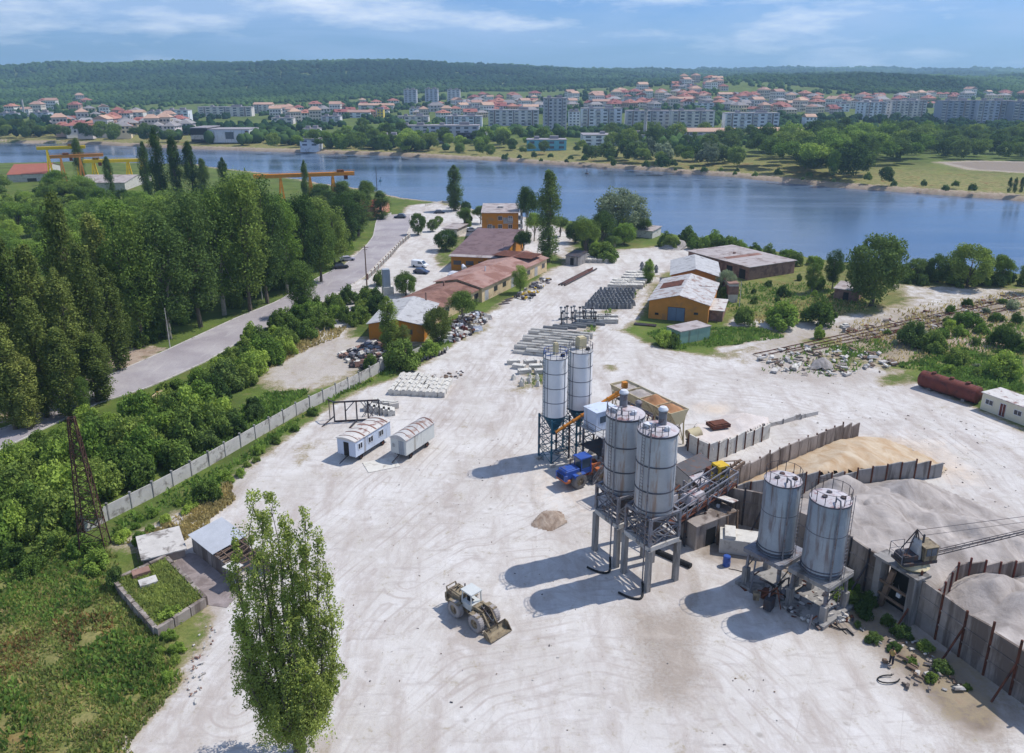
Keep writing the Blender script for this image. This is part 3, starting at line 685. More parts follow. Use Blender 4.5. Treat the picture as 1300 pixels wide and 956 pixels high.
# pair on slender posts by the retaining wall
def silo_right(label, cx, cy, zt, r, rot, front):
    t = thing('cement_silo', label, 'silo', (cx, cy, 0), rot, 'blue-grey silos beside the retaining wall')
    zp = 4.1; s = 1.85
    for k, c in enumerate(corners(s, 0)):
        mb = MB(); mb.box((c.x, c.y, .95), (.62, .62, 2.1)); lg = mb.build('footing', M_concg, t, bevel=.03)
        mb = MB(); mb.bar((c.x, c.y, 1.9), (c.x*.95, c.y*.95, zp), .24); mb.build('leg', M_steel, t)
    mb = MB(); mb.box((0, 0, zp+.22), (4.6, 4.3, .12)); 
    cs = corners(2.15, zp)
    for i in range(4): mb.bar(cs[i], cs[(i+1) % 4], .2, .42)
    mb.build('platform', M_concg if front else M_steel, t)
    mb = MB(); mb.box((0, 0, .12), (5.4, 5., .5)); mb.build('base_slab', M_concg, t)
    mb = MB()
    lo, hi = corners(s, 2.), corners(s, zp-.2)
    for i in (0, 2): j = (i+1) % 4; xbrace(mb, lo[i], hi[i], lo[j], hi[j], 1, .09)
    mb.build('bracing', M_steel, t)
    mb = MB(); mb.lathe([(.25, 2.5), (.35, 2.8), (r*.9, 4.05)], 24); mb.build('cone', M_steeld, t, smooth=True)
    mb = MB(); mb.lathe([(r-.12, zp+.3), (r, zp+.75), (r, zt-.1), (r-.03, zt)], 44); sh = mb.build('shell', M_silob, t, smooth=True)
    for z, w_, h_ in ((zp+.62, .1, .16), (zp+1., .06, .1), (zt-.06, .05, .14), ((zt+zp)/2+.8, .02, .05)):
        mb = MB(); ring(mb, r, z, w_, h_); mb.build('hoop', M_band, sh)
    mb = MB(); mb.lathe([(r+.03, zt), (r-.1, zt+.08), (.4, zt+.25), (.1, zt+.26)], 36); rf = mb.build('roof', M_silodust, t, smooth=True)
    for hx, hy in ((.5, .5), (-.6, .3), (.6, -.9)):
        mb = MB(); mb.lathe([(.26, zt+.12), (.26, zt+.33)], 14, (hx, hy, 0)); mb.build('hatch', M_steeld, rf)
    mb = MB()
    n = 13
    for k in range(n):
        a = k*2*math.pi/n; x, y = (r-.08)*math.cos(a), (r-.08)*math.sin(a); a2 = (k+1)*2*math.pi/n
        mb.bar((x, y, zt), (x, y, zt+1.2), .05)
        mb.bar((x, y, zt+1.15), ((r-.08)*math.cos(a2), (r-.08)*math.sin(a2), zt+1.15), .035)
    mb.build('railing', M_steeld, rf)
    mb = MB(); a = -2.2; x, y = (r+.22)*math.cos(a), (r+.22)*math.sin(a)
    mb.path([(x, y, .4), (x, y, zt+.2), (x*.9, y*.9, zt+.75), (x*.5, y*.5, zt+.6), (x*.5, y*.5, zt+.15)], .08, 8); mb.build('fill_pipe', M_steel, t, smooth=True)
    mb = MB(); a = -1.5; x, y = (r+.25)*math.cos(a), (r+.25)*math.sin(a)
    for sg in (-.22, .22): mb.bar((x+sg, y, 1.), (x+sg, y, zt+1.1), .045)
    for k in range(int((zt-1)/.4)): mb.bar((x-.22, y, 1.2+k*.4), (x+.22, y, 1.2+k*.4), .03)
    mb.build('ladder', M_steel, t)
    return t
silo_right('right one of the two blue-grey railed silos, nearest to the retaining wall', 30.3, 67.1, 12.2, 1.92, R(38), True)
silo_right('left one of the two blue-grey railed silos, dark stained', 26.9, 70.6, 12.35, 1.8, R(38), False)
# white pair with teal cones
def silo_white(label, cx, cy, zt, r, capmat, capw):
    t = thing('cement_silo', label, 'silo', (cx, cy, 0), R(33), 'white silos with teal cones')
    s = r*.98; zb = 6.6
    for c in corners(s*.93, 0):
        mb = MB(); mb.bar((c.x, c.y, .1), (c.x, c.y, zb+.2), .2); lg = mb.build('leg', M_teal if c.x < 0 else M_steeld, t)
        mb = MB(); mb.box((c.x, c.y, .2), (.8, .8, .55)); mb.build('footing', M_conc, lg)
    mb = MB(); lo, hi = corners(s*.93, .4), corners(s*.93, zb)
    for i in range(4): j = (i+1) % 4; xbrace(mb, lo[i], hi[i], lo[j], hi[j], 4, .07)
    mb.build('bracing', M_teal, t)
    mb = MB(); mb.lathe([(.22, 3.9), (.3, 4.3), (r*.97, zb+.1), (r, zb+.35)], 28); mb.build('cone', M_teal, t, smooth=True)
    mb = MB(); mb.lathe([(r, zb+.35), (r, zt-.1), (r-.02, zt)], 40); sh = mb.build('shell', M_silow, t, smooth=True)
    H_ = zt-zb-.35
    for k in range(1, 5):
        mb = MB(); ring(mb, r, zb+.35+H_*k/4-(.05 if k == 4 else 0), .03, .08); mb.build('hoop', M_band, sh)
    mb = MB()
    for a in (.3, 1.87, 3.44, 5.0): mb.bar(((r+.02)*math.cos(a), (r+.02)*math.sin(a), zb+.3), ((r+.02)*math.cos(a), (r+.02)*math.sin(a), zt), .05)
    mb.build('seam', M_band, sh)
    mb = MB(); mb.lathe([(r+.02, zt), (r*.9, zt+.05), (.3, zt+.16), (.1, zt+.17)], 32); rf = mb.build('roof', M_sheet, t, smooth=True)
    mb = MB(); mb.box((.25, .3, zt+.85), (capw, capw*.8, 1.5)); mb.box((.25, .3, zt+1.65), (capw*.8, capw*.6, .2)); mb.build('dust_filter', M_tan, rf)
    mb = MB(); mb.lathe([(.3, zt+.1), (.3, zt+.4)], 14, (.6, -.8, 0)); mb.build('hatch', M_dark, rf)
    mb = MB(); rail(mb, [((r-.05)*math.cos(a), (r-.05)*math.sin(a), zt) for a in [k*math.pi/6 for k in range(12)]], .95, .045, True); mb.build('railing', M_blue if capw < .9 else M_steel, rf)
    mb = MB(); x, y = -(r+.2), 0
    for sg in (-.2, .2): mb.bar((x, y+sg, .4), (x, y+sg, zt+1.), .05)
    for k in range(int(zt/.4)): mb.bar((x, y-.2, .6+k*.4), (x, y+.2, .6+k*.4), .03)
    mb.build('ladder', M_teal, t)
    return t
silo_white('left one of the two white silos with teal cone and slim tan filter', 5.75, 99.3, 15.2, 1.62, M_tan, .6)
silo_white('right one of the two white silos with teal cone and wide tan filter', 9.3, 101.9, 15.2, 1.68, M_tan, 1.2)
# orange screw conveyor
t = thing('screw_conveyor', 'orange screw conveyor rising from the white silos to the mixing plant', 'conveyor', (6.2, 97.6, 0))
mb = MB(); a, b = Vector((-.3, .2, 4.9)), Vector((9.2, 3.2, 10.1)); mb.tube(a, b, .21, 12); mb.build('tube', M_orp, t, smooth=True)
mb = MB(); dd = (b-a).normalized()
for k in range(9): q = a.lerp(b, k/8); mb.tube(q-dd*.06, q+dd*.06, .3, 12)
mb.build('flange', M_orp, t)
mb = MB(); mb.box((b.x-.1, b.y, b.z+.45), (.7, .6, .8), .3); mb.tube(b+Vector((-.2, 0, 0)), b+Vector((-.2, 0, -1.4)), .17, 10); mb.build('motor', M_orp, t)
mb = MB(); a2, b2 = Vector((2.4, 3.6, 5.2)), Vector((8.6, 4., 8.8)); mb.tube(a2, b2, .17, 10); mb.build('short_tube', M_orp, t, smooth=True)
# batching plant: frame, decks, cabin, skip track
t = thing('batching_plant', 'steel batching plant with white cabin, stairs and decks between the silos', 'mixing plant', (14.2, 98.5, 0), R(33))
mb = MB()
cols = [(-4, -2.2), (-1.2, -2.2), (1.8, -2.2), (4.2, -2.2), (-4, 2.2), (-1.2, 2.2), (1.8, 2.2), (4.2, 2.2)]
for x, y in cols: mb.bar((x, y, 0), (x, y, 5.6), .24)
for i in range(3):
    for y in (-2.2, 2.2):
        x0, x1 = cols[i][0], cols[i+1][0]; xbrace(mb, (x0, y, .3), (x0, y, 4.), (x1, y, .3), (x1, y, 4.), 1, .1)
for z in (2.9, 5.5):
    for y in (-2.2, 0, 2.2): mb.bar((-4.2, y, z), (4.4, y, z), .2, .26)
    for x in (-4, -1.2, 1.8, 4.2): mb.bar((x, -2.4, z), (x, 2.4, z), .18, .22)
mb.build('frame', M_steel, t)
mb = MB(); mb.box((-.2, 0, 5.7), (8.6, 4.8, .08)); mb.build('deck', M_sheet, t)
mb = MB(); mb.box((-2.4, 0, 3.05), (4.2, 4.6, .06)); mb.build('deck', M_steeld, t)
mb = MB(); rail(mb, [(-4.4, -2.4, 5.74), (4.1, -2.4, 5.74), (4.1, 2.4, 5.74), (-4.4, 2.4, 5.74)], 1.1, .06, True); mb.build('railing', M_steel, t); mb = MB(); rail(mb, [(-4.4, -2.3, 3.08), (-.4, -2.3, 3.08)], 1.1, .06); mb.build('railing', M_steel, t)
mb = MB(); mb.box((-2.2, .9, 7.1), (3.6, 2.7, 2.6)); mb.box((-2.2, .9, 8.44), (3.8, 2.9, .12)); cb = mb.build('cabin', M_wblue, t, bevel=.03)
mb = MB(); mb.box((-2.9, -.475, 7.3), (1., .05, .9)); mb.build('window', M_glass, cb)
mb = MB(); mb.box((-1.2, -.475, 6.85), (.8, .05, 1.95)); mb.build('door', M_wgrey, cb)
mb = MB(); mb.lathe([(.95, 3.2), (1.25, 3.6), (1.25, 4.9), (.9, 5.3)], 24, (1.9, -.2, 0)); mb.build('mixer_drum', M_steeld, t, smooth=True)
mb = MB(); mb.lathe([(.25, 1.7), (1., 3.3)], 16, (1.9, -.2, 0)); mb.build('chute', M_rust, t)
mb = MB(); mb.box((2.8, .6, 6.5), (1.7, 1.5, 1.4)); mb.build('motor_housing', M_orp, t)
mb = MB(); mb.tube((2.6, -1.2, 5.8), (2.6, -1.2, 8.6), .42, 14); mb.lathe([(.5, 8.6), (.5, 8.8), (.3, 9.)], 14, (2.6, -1.2, 0)); mb.build('exhaust_stack', M_steel, t, smooth=True)
mb = MB()
for sg in (-.45, .45):
    mb.bar((-1., -2.9+sg, 5.6), (-6.6, -2.9+sg, .1), .08, .24)
for k in range(16): mb.box((-1.2-k*.35, -2.9, 5.4-k*.345), (.3, .9, .04))
rail(mb, [(-1., -3.35, 5.7), (-6.6, -3.35, .1)], 1.0, .05); rail(mb, [(-1., -2.45, 5.7), (-6.6, -2.45, .1)], 1.0, .05)
mb.build('stairs', M_steel, t)
mb = MB(); mb.box((-3.4, -1.8, 4.3), (.9, .1, .9)); mb.build('control_box', M_wblue, t)
mb = MB()
for y in (-.5, .5): mb.bar((1.6, -3.+y, .3), (4.8, -1.4+y, 6.4), .16, .22)
for k in range(9): q = Vector((1.6, -3., .3)).lerp(Vector((4.8, -1.4, 6.4)), k/8); mb.bar(q+Vector((0, -.5, 0)), q+Vector((0, .5, 0)), .1)
mb.build('skip_track', M_rust, t)
mb = MB(); mb.box((2.3, -2.7, 1.7), (1.2, 1.3, 1.1), 0, None, .5, 1.2); mb.build('skip_bucket', M_rust, t)
# beige aggregate hopper
def hopper():
    a, b = P(786, 487, 5.5), P(864, 525, 5.5); an = ang(a, b); L = (b-a).length; c = (a+b)/2
    t = thing('aggregate_hopper', 'long beige aggregate hopper on splayed legs holding brown sand', 'hopper', (c.x, c.y+.6, 0), an)
    W, top, bot = 1.75, 5.6, 3.6
    mb = MB(); h = L/2
    ou = [(-W, top), (-.55, bot), (.55, bot), (W, top), (W-.12, top), (.45, bot+.12), (-.45, bot+.12), (-W+.12, top)]
    mb.extr(ou, 'x', -h, h)
    for e in (-h, h): mb.extr([(-W, top), (-.55, bot), (.55, bot), (W, top)], 'x', e-.05, e+.05)
    mb.build('trough', M_tan, t)
    mb = MB()
    for k in range(1, 4): x = -h+L*k/4; mb.extr([(-W+.15, top-.05), (-.5, bot+.15), (.5, bot+.15), (W-.15, top-.05)], 'x', x-.04, x+.04)
    mb.build('divider', M_tan, t)
    for k in range(5):
        x = -h+.4+(L-.8)*k/4
        for sg in (-1, 1):
            mb = MB(); mb.bar((x, sg*1.5, 0), (x, sg*1.25, top-1.2), .16); mb.bar((x, sg*1.45, .4), (x, sg*.4, bot), .1); mb.bar((x, sg*1.3, 3.), (x, sg*1.7, top-.2), .1)
            if k < 4: x2 = x+(L-.8)/4; mb.bar((x, sg*1.5, .3), (x2, sg*1.3, bot), .09); mb.bar((x2, sg*1.5, .3), (x, sg*1.3, bot), .09)
            mb.build('leg', M_tan, t)
    mb = MB(); mb.box((0, 0, 2.9), (L, .9, .12)); mb.tube((-h, 0, 2.9), (-h, 0, 2.91), .2); mb.build('belt', M_steeld, t)
    # loads
    def load(x0, x1, hz, mat, nm):
        nx, ny = 14, 10; X, Y = np.meshgrid(np.linspace(x0, x1, nx), np.linspace(-W+.16, W-.16, ny))
        Z = top-.45+hz*np.exp(-(((X-(x0+x1)/2)/((x1-x0)*.33))**2+(Y/1.)**2))+fbm(X*2, Y*2, 3, 5)*.25
        idx = np.arange(nx*ny).reshape(ny, nx); fa = np.stack([idx[:-1, :-1], idx[:-1, 1:], idx[1:, 1:], idx[1:, :-1]], -1).reshape(-1, 4)
        o = npmesh(nm, np.stack([X, Y, Z], -1).reshape(-1, 3), fa, mat, t, smooth=True)
    load(-h+.1, -h+L/4-.1, .1, M_gravel, 'gravel_load'); load(-h+L/4+.1, -.1, .4, M_gravel, 'gravel_load')
    load(.1, h-L/4-.1, 1.1, M_soil, 'sand_load'); load(h-L/4+.1, h-.1, .9, M_soil, 'sand_load')
    return t
hopper()
# mixer truck drum like pan beside the hopper, dark shed, gallery, yellow cab
t = thing('mixer_pan', 'small cream drum mixer standing beside the hopper legs', 'mixer', tuple(P(880, 568)), R(20))
mb = MB(); mb.tube((-.9, 0, 1.9), (.9, 0, 2.3), .95, 18, .8); mb.build('drum', M_tan, t, smooth=True)
mb = MB()
for x in (-.8, .8):
    for y in (-.6, .6): mb.bar((x, y, 0), (x*.8, y*.8, 1.5), .12)
mb.box((0, 0, 1.2), (2, 1.3, .1)); mb.build('stand', M_steeld, t)
def shed(name, label, cat, A, B, C, h, wallm, roofm, kind='gable', rise=1.2, over=.25, z=0., thick=.12, group=None, ridge='x', extra=None):
    """building from three ground corners in the photo: A near corner, B along its local x, C on the other side"""
    a, b, c = P(*A, z), P(*B, z), P(*C, z); an = ang(a, b); L = (b-a).length
    ux = (b-a).normalized(); uy = Vector((-ux.y, ux.x, 0)); W = (c-a).dot(uy)
    if W < 0: a = a+uy*W; W = -W
    t = thing(name, label, cat, tuple(a), an, group); t.location.z = z
    mb = MB()
    if kind == 'gable' and ridge == 'x':
        pr = [(0, -.1), (W, -.1), (W, h), (W/2, h+rise), (0, h)]; mb.extr(pr, 'x', 0, L)
    elif kind == 'gable':
        pr = [(0, -.1), (L, -.1), (L, h), (L/2, h+rise), (0, h)]; mb.extr([q for q in pr], 'y', 0, W)
    elif kind == 'mono':
        pr = [(0, -.1), (W, -.1), (W, h+rise), (0, h)]; mb.extr(pr, 'x', 0, L)
    else: mb.box((L/2, W/2, h/2-.05), (L, W, h+.1))
    wl = mb.build('wall', wallm, t)
    mb = MB(); o_ = over
    if kind == 'gable' and ridge == 'x':
        k = rise/(W/2); mb.extr([(-o_, h-o_*k+.02), (W/2, h+rise+.02), (W+o_, h-o_*k+.02), (W+o_, h-o_*k+thick), (W/2, h+rise+thick), (-o_, h-o_*k+thick)], 'x', -o_, L+o_)
    elif kind == 'gable':
        k = rise/(L/2); mb.extr([(-o_, h-o_*k+.02), (L/2, h+rise+.02), (L+o_, h-o_*k+.02), (L+o_, h-o_*k+thick), (L/2, h+rise+thick), (-o_, h-o_*k+thick)], 'y', -o_, W+o_)
    elif kind == 'mono':
        k = rise/W; mb.extr([(-o_, h-o_*k+.02), (W+o_, h+rise+o_*k+.02), (W+o_, h+rise+o_*k+thick), (-o_, h-o_*k+thick)], 'x', -o_, L+o_)
    else: mb.box((L/2, W/2, h+.13), (L+2*o_, W+2*o_, .16))
    rf = mb.build('roof', roofm, t)
    t['_L'] = L; t['_W'] = W
    return t, wl, rf, L, W
def opening(parent, name, x, z, w, h, face='front', L=0, W=0, mat=None, frame=None, proud=.04):
    mb = MB()
    if face == 'front': c, d = (x, -proud/2, z), (w, proud, h)
    elif face == 'back': c, d = (x, W+proud/2, z), (w, proud, h)
    elif face == 'right': c, d = (L+proud/2, x, z), (proud, w, h)
    else: c, d = (-proud/2, x, z), (proud, w, h)
    mb.box(c, d); o = mb.build(name, mat or M_darkwin, parent)
    if frame:
        mb = MB(); e = .07; f2 = proud+.03
        def bx_(du, dz, ww, hh):
            if face in ('front', 'back'): mb.box((c[0]+du, c[1], c[2]+dz), (ww, f2, hh))
            else: mb.box((c[0], c[1]+du, c[2]+dz), (f2, ww, hh))
        bx_(-w/2, 0, e, h+e); bx_(w/2, 0, e, h+e); bx_(0, h/2, w+e, e); bx_(0, -h/2, w+e, e)
        if w > .8: bx_(0, 0, e*.8, h)
        mb.build('frame', frame, o)
    return o
t, wl, rf, L, W = shed('machine_shed', 'dark corrugated machine shed right of the tall grey silos', 'shed', (872, 632), (903, 616), (869, 618), 3.0, M_conc, M_steeld, 'mono', .7, .1)
mb = MB(); mb.box((L+.03, W/2, 1.7), (.06, W+.05, 3.3)); mb.build('corrugated_side', M_sheet, t)
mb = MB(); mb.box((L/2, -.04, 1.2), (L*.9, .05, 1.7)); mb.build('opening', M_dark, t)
def gallery():
    a, b = P(858, 668, 3.2), P(936, 616, 4.6); d = b-a; L = Vector((d.x, d.y, 0)).length; an = ang(a, b)
    t = thing('conveyor_gallery', 'open steel conveyor gallery climbing from the tall silos to the yellow cab', 'conveyor', (a.x, a.y, 0), an)
    z0, z1 = 3.2, 4.6; W = 2.6
    for nm, dz, mt in (('deck', 0, M_rust), ):
        mb = MB(); mb.add([(0, 0, z0), (L, 0, z1), (L, W, z1), (0, W, z0), (0, 0, z0+.12), (L, 0, z1+.12), (L, W, z1+.12), (0, W, z0+.12)], [(3, 2, 1, 0), (4, 5, 6, 7), (0, 1, 5, 4), (1, 2, 6, 5), (2, 3, 7, 6), (3, 0, 4, 7)]); mb.build(nm, mt, t)
    mb = MB()
    for y in (0, W*.5, W):
        for k in range(7): x = L*k/6; z = z0+(z1-z0)*k/6; mb.bar((x, y, z), (x, y, z+1.7), .12)
        mb.bar((0, y, z0+1.7), (L, y, z1+1.7), .14); mb.bar((0, y, z0+.9), (L, y, z1+.9), .09)
        for k in range(6): mb.bar((L*k/6, y, z0+(z1-z0)*k/6), (L*(k+1)/6, y, z0+(z1-z0)*(k+1)/6+1.7), .08)
    for k in range(0, 7, 2): mb.bar((L*k/6, 0, z0+(z1-z0)*k/6+1.7), (L*k/6, W, z0+(z1-z0)*k/6+1.7), .12)
    mb.build('truss', M_steel, t)
    mb = MB(); mb.box((L*.42, W*.55, z0+1.5), (3., 1.5, .9), .0, None, .0, .8); mb.build('feed_box', M_silodust, t)
    mb = MB(); mb.add([(L*.1, W*.3, z0+.35), (L, W*.3, z1+.35), (L, W*.75, z1+.35), (L*.1, W*.75, z0+.35)], [(0, 1, 2, 3)]); mb.build('belt', M_rubber, t)
    for k in (1, 3, 5):
        mb = MB(); x = L*k/6; z = z0+(z1-z0)*k/6
        for y in (.1, W-.1): mb.bar((x, y, 0), (x, y, z), .22)
        xbrace(mb, (x, .1, .2), (x, .1, z-.2), (x, W-.1, .2), (x, W-.1, z-.2), 1, .1); mb.build('trestle', M_steeld, t)
gallery()
def clutter():
    t = thing('pipe_rack', 'tangle of grey pipes and catwalks between the white silos and the tall grey silos', 'pipe rack', (16.2, 90.6, 0), R(35))
    rs_ = random.Random(12)
    for x in (-3.2, -.6, 2.2):
        mb = MB()
        for y in (-1.4, 1.4): mb.bar((x, y, 0), (x, y, 6.2), .18)
        xbrace(mb, (x, -1.4, .2), (x, -1.4, 6.), (x, 1.4, .2), (x, 1.4, 6.), 2, .09); mb.build('trestle', M_steel, t)
    mb = MB()
    for z in (3.4, 6.2):
        for y in (-1.4, 1.4): mb.bar((-3.4, y, z), (2.4, y, z), .16, .2)
        xbrace(mb, (-3.2, -1.4, z-1.4), (-3.2, -1.4, z), (2.2, -1.4, z-1.4), (2.2, -1.4, z), 1, .07)
    mb.build('beam', M_steel, t)
    MB().box((-.5, 0, 6.34), (5.8, 2.6, .06)).build('catwalk', M_steeld, t); MB().box((-.5, 0, 3.54), (5.8, 2.6, .06)).build('catwalk', M_sheet, t)
    mb = MB(); rail(mb, [(-3.4, -1.3, 6.37), (2.4, -1.3, 6.37), (2.4, 1.3, 6.37), (-3.4, 1.3, 6.37)], 1.1, .05, True); mb.build('railing', M_steel, t)
    for k in range(7):
        mb = MB(); x, y = rs_.uniform(-3, 2), rs_.uniform(-1.2, 1.2); z = rs_.uniform(2, 7)
        mb.path([(x, y, 0), (x, y, z), (x+rs_.uniform(-2, 2), y+rs_.uniform(-1, 1), z+rs_.uniform(.2, 1.)), (x+rs_.uniform(-3, 3), y+rs_.uniform(-2, 2), z-rs_.uniform(.5, 2.))], rs_.uniform(.06, .14), 8); mb.build('pipe', [M_steel, M_rust, M_steeld, M_white][k % 4], t, smooth=True)
    for k in range(5):
        MB().box((rs_.uniform(-2.6, 1.8), rs_.uniform(-.9, .9), rs_.choice([.6, 4.1, 6.8])), (rs_.uniform(.6, 1.3), rs_.uniform(.5, 1.), rs_.uniform(.7, 1.2)), rs_.uniform(0, 1)).build('cabinet', [M_steel, M_white, M_rust, M_wblue, M_steeld][k], t)
    t = thing('chute_tower', 'rusty chute tower with skip rails behind the blue loader', 'chute', (13.4, 95.6, 0), R(35))
    mb = MB()
    for x in (0, 2.):
        for y in (0, 1.8): mb.bar((x, y, 0), (x, y, 5.4), .16)
    xbrace(mb, (0, 0, .2), (0, 0, 5.2), (2, 0, .2), (2, 0, 5.2), 2, .09); xbrace(mb, (0, 1.8, .2), (0, 1.8, 5.2), (0, 0, .2), (0, 0, 5.2), 2, .09); mb.build('frame', M_rust, t)
    MB().box((1, .9, 4.6), (1.9, 1.7, 1.6), 0, None, 0, 1.2).build('hopper', M_rust, t)
    mb = MB(); mb.bar((1, .9, 4.), (-2.6, -1.6, .6), .7, .35); mb.build('chute', M_rust, t)
    mb = MB(); mb.bar((2.2, -.4, 0), (4.6, 1.4, 6.4), .14, .2); mb.bar((1.6, .5, 0), (4., 2.2, 6.4), .14, .2); mb.build('skip_rail', M_steeld, t)
    t = thing('screen_deck', 'heap of sloping screens and beams under the yellow hoist cab', 'screen', (21.6, 85.4, 0), R(30))
    mb = MB()
    for k in range(4): mb.bar((k*1.4, -1.4, 0), (k*1.4, -1.4, 3.2+k*.3), .18); mb.bar((k*1.4, 1.4, 0), (k*1.4, 1.4, 3.6+k*.3), .18); mb.bar((k*1.4, -1.4, 3.2+k*.3), (k*1.4, 1.4, 3.6+k*.3), .14)
    for k in range(3): mb.bar((k*1.4, -1.4, .3), (k*1.4+1.4, -1.4, 3.2), .1); mb.bar((k*1.4+1.4, -1.4, .3), (k*1.4, -1.4, 3.), .1)
    mb.build('frame', M_steel, t)
    MB().box((2., 0, 3.9), (3., 2.2, .1), 0, None, .25).build('screen', M_silodust, t); MB().box((3.6, .2, 4.5), (1.8, 1.6, .9), .2, None, .1, .8).build('feed_bin', M_rust, t)
    mb = MB(); mb.tube((-.6, -.6, 1.), (3.4, .8, 4.8), .22, 10); mb.build('screw_tube', M_steel, t, smooth=True)
    for (x, y, lab) in ((23.2, 78.2, 'leaning steel prop frame in the dark corner below the bays'), (19.4, 77.8, 'rusty prop frame beside the grimy hut')):
        t = thing('timber_trestle', lab, 'trestle', (x, y, 0), R(20)); mb = MB()
        for k in range(3): mb.bar((k*1.3, 0, 0), (k*1.3+.4, .9, 3.4), .16)
        mb.bar((-.2, .2, 1.), (3., .4, 1.2), .12); mb.bar((0, .8, 3.), (3.2, .9, 3.2), .14); mb.build('strut', M_wood if x > 20 else M_steeld, t)
clutter()
def clutter2():
    rs_ = random.Random(31)
    t = thing('dosing_frame', 'rusty dosing frames and ducts packed behind the legs of the tall grey silos', 'frame', (16.6, 80.2, 0), R(31))
    mb = MB()
    for k in range(5):
        x = -1.5+k*1.3; mb.bar((x, -1.2, 0), (x+rs_.uniform(-.2, .2), -1.2, 3.4+k*.2), .16); mb.bar((x, 1.4, 0), (x, 1.4, 3.4+k*.2), .16); mb.bar((x, -1.3, 3.3+k*.2), (x, 1.5, 3.3+k*.2), .14)
        if k: mb.bar((x-1.3, -1.2, .3), (x, -1.2, 3.2), .09); mb.bar((x-1.3, -1.2, 3.2), (x, -1.2, 3.4), .14); mb.bar((x-1.3, 1.4, 3.2), (x, 1.4, 3.4), .14)
    mb.build('frame', M_rust, t)
    for k in range(4): MB().box((-.8+k*1.3, rs_.uniform(-.6, .6), 3.9+rs_.uniform(0, .8)), (rs_.uniform(.7, 1.3), rs_.uniform(.6, 1.2), rs_.uniform(.6, 1.2)), rs_.uniform(0, .5), None, 0, .8).build('feed_box', [M_steel, M_rust, M_silodust, M_drab][k], t)
    for k in range(5): MB().path([(rs_.uniform(-1.5, 3.8), rs_.uniform(-1.2, 1.2), .2), (rs_.uniform(-1.5, 3.8), rs_.uniform(-1.2, 1.2), 4.2), (rs_.uniform(-1.5, 3.8), rs_.uniform(-1.2, 1.2), 5.4)], rs_.uniform(.06, .13), 8).build('duct', [M_steel, M_rust, M_steeld][k % 3], t, smooth=True)
    t = thing('pump_unit', 'dark pumps, pipes and cabinets crowded under the left blue-grey silo', 'pump', (26.2, 67.6, .4), R(38))
    for k in range(5): MB().box((rs_.uniform(-1.6, 1.4), rs_.uniform(-1.4, 1.2), .45), (rs_.uniform(.5, 1.1), rs_.uniform(.5, .9), rs_.uniform(.6, 1.2)), rs_.uniform(0, 1)).build('cabinet', [M_steeld, M_rust, M_drab, M_steel, M_dark][k], t)
    for k in range(6): MB().path([(rs_.uniform(-1.8, 1.8), rs_.uniform(-2, 1.6), .1), (rs_.uniform(-1.8, 1.8), rs_.uniform(-1.6, 1.6), rs_.uniform(.8, 3.2)), (rs_.uniform(-1.8, 1.8), rs_.uniform(-1.6, 1.6), rs_.uniform(.2, 3.4))], rs_.uniform(.05, .1), 7).build('pipe', [M_steeld, M_rust, M_rubber][k % 3], t, smooth=True)
    for i, (x, y, lab) in enumerate(((24.4, 69.4, 'thin leaning prop left of the blue-grey silos'), (25.2, 66.6, 'slim post with a bracket before the left blue-grey silo'), (28.3, 63.6, 'short crooked post at the corner of the silo slab'))):
        t = thing('prop_post', lab, 'post', (x, y, 0)); MB().bar((0, 0, 0), (.3, .2, 3.6-i), .14).build('shaft', M_steel, t); MB().bar((.2, .1, 2.-.5*i), (.9, .5, 2.2-.5*i), .1).build('bracket', M_rust, t)
    a = P(1000, 762); tag(MB().path([P(985+k*9, 752+k*5+4*math.sin(k*1.7), .12) for k in range(12)], .07, 7).build('hose', M_rubber, None), 'dark hose lying along the foot of the silo slab', 'hose')
clutter2()
# wooden and concrete underground box behind the gallery (the star hub)
t = thing('weigh_hut', 'grimy concrete hut under the conveyor gallery', 'hut', (21.8, 80.6, 0), R(32))
mb = MB(); mb.box((0, 0, 1.5), (6.2, 4.6, 3.)); mb.build('wall', M_concd, t)
mb = MB(); mb.box((0, 0, 3.06), (6.5, 4.9, .12)); mb.build('roof', M_concd, t)
mb = MB(); mb.box((-.8, -2.33, 1.1), (1.4, .08, 2.1)); mb.build('door', M_dark, t)
t = thing('hoist_cab', 'yellow hoist cab at the hub of the storage bays', 'cab', (24.9, 85.6, 0), R(25))
mb = MB(); mb.box((0, 0, 2.1), (1.8, 1.8, 4.2)); mb.build('pier', M_concd, t)
mb = MB(); mb.box((0, 0, 5.35), (1.7, 1.7, 2.1), 0, None, 0, .88); cb = mb.build('cab', M_yel, t, bevel=.04)
mb = MB(); mb.box((-.79, 0, 5.7), (.06, 1.1, .8)); mb.build('window', M_darkwin, cb)
mb = MB(); mb.box((.1, -.8, 5.7), (1., .06, .8)); mb.build('window', M_darkwin, cb)
mb = MB(); mb.bar((.6, 0, 4.4), (4.8, 1.2, 5.), .25, .4); mb.bar((.6, .7, 4.4), (4.8, 1.9, 5.), .2, .3); mb.bar((.8, .3, 6.4), (4.6, 1.4, 5.2), .12)
for k in range(5): mb.bar((1.2+k*.8, .3+k*.2, 4.5), (1.2+k*.8, 1.1+k*.2, 5.1), .14)
mb.build('boom', M_wood, t)
t = thing('shelter_roof', 'small tilted white sheet shelter below the yellow cab', 'shelter', (24.4, 81.6, 0), R(-40))
mb = MB(); mb.box((0, 0, 4.1), (3., 1.7, .08), 0, None, R(-14)); mb.build('roof', M_roofr, t)
mb = MB()
for x in (-1.3, 1.3):
    for y in (-.7, .7): mb.bar((x, y, 0), (x, y, 4.1-y*.2), .1)
mb.build('post', M_steeld, t)
mb = MB(); mb.box((-.2, -.8, 3.3), (.35, .25, .35)); mb.build('lamp', M_white, t)
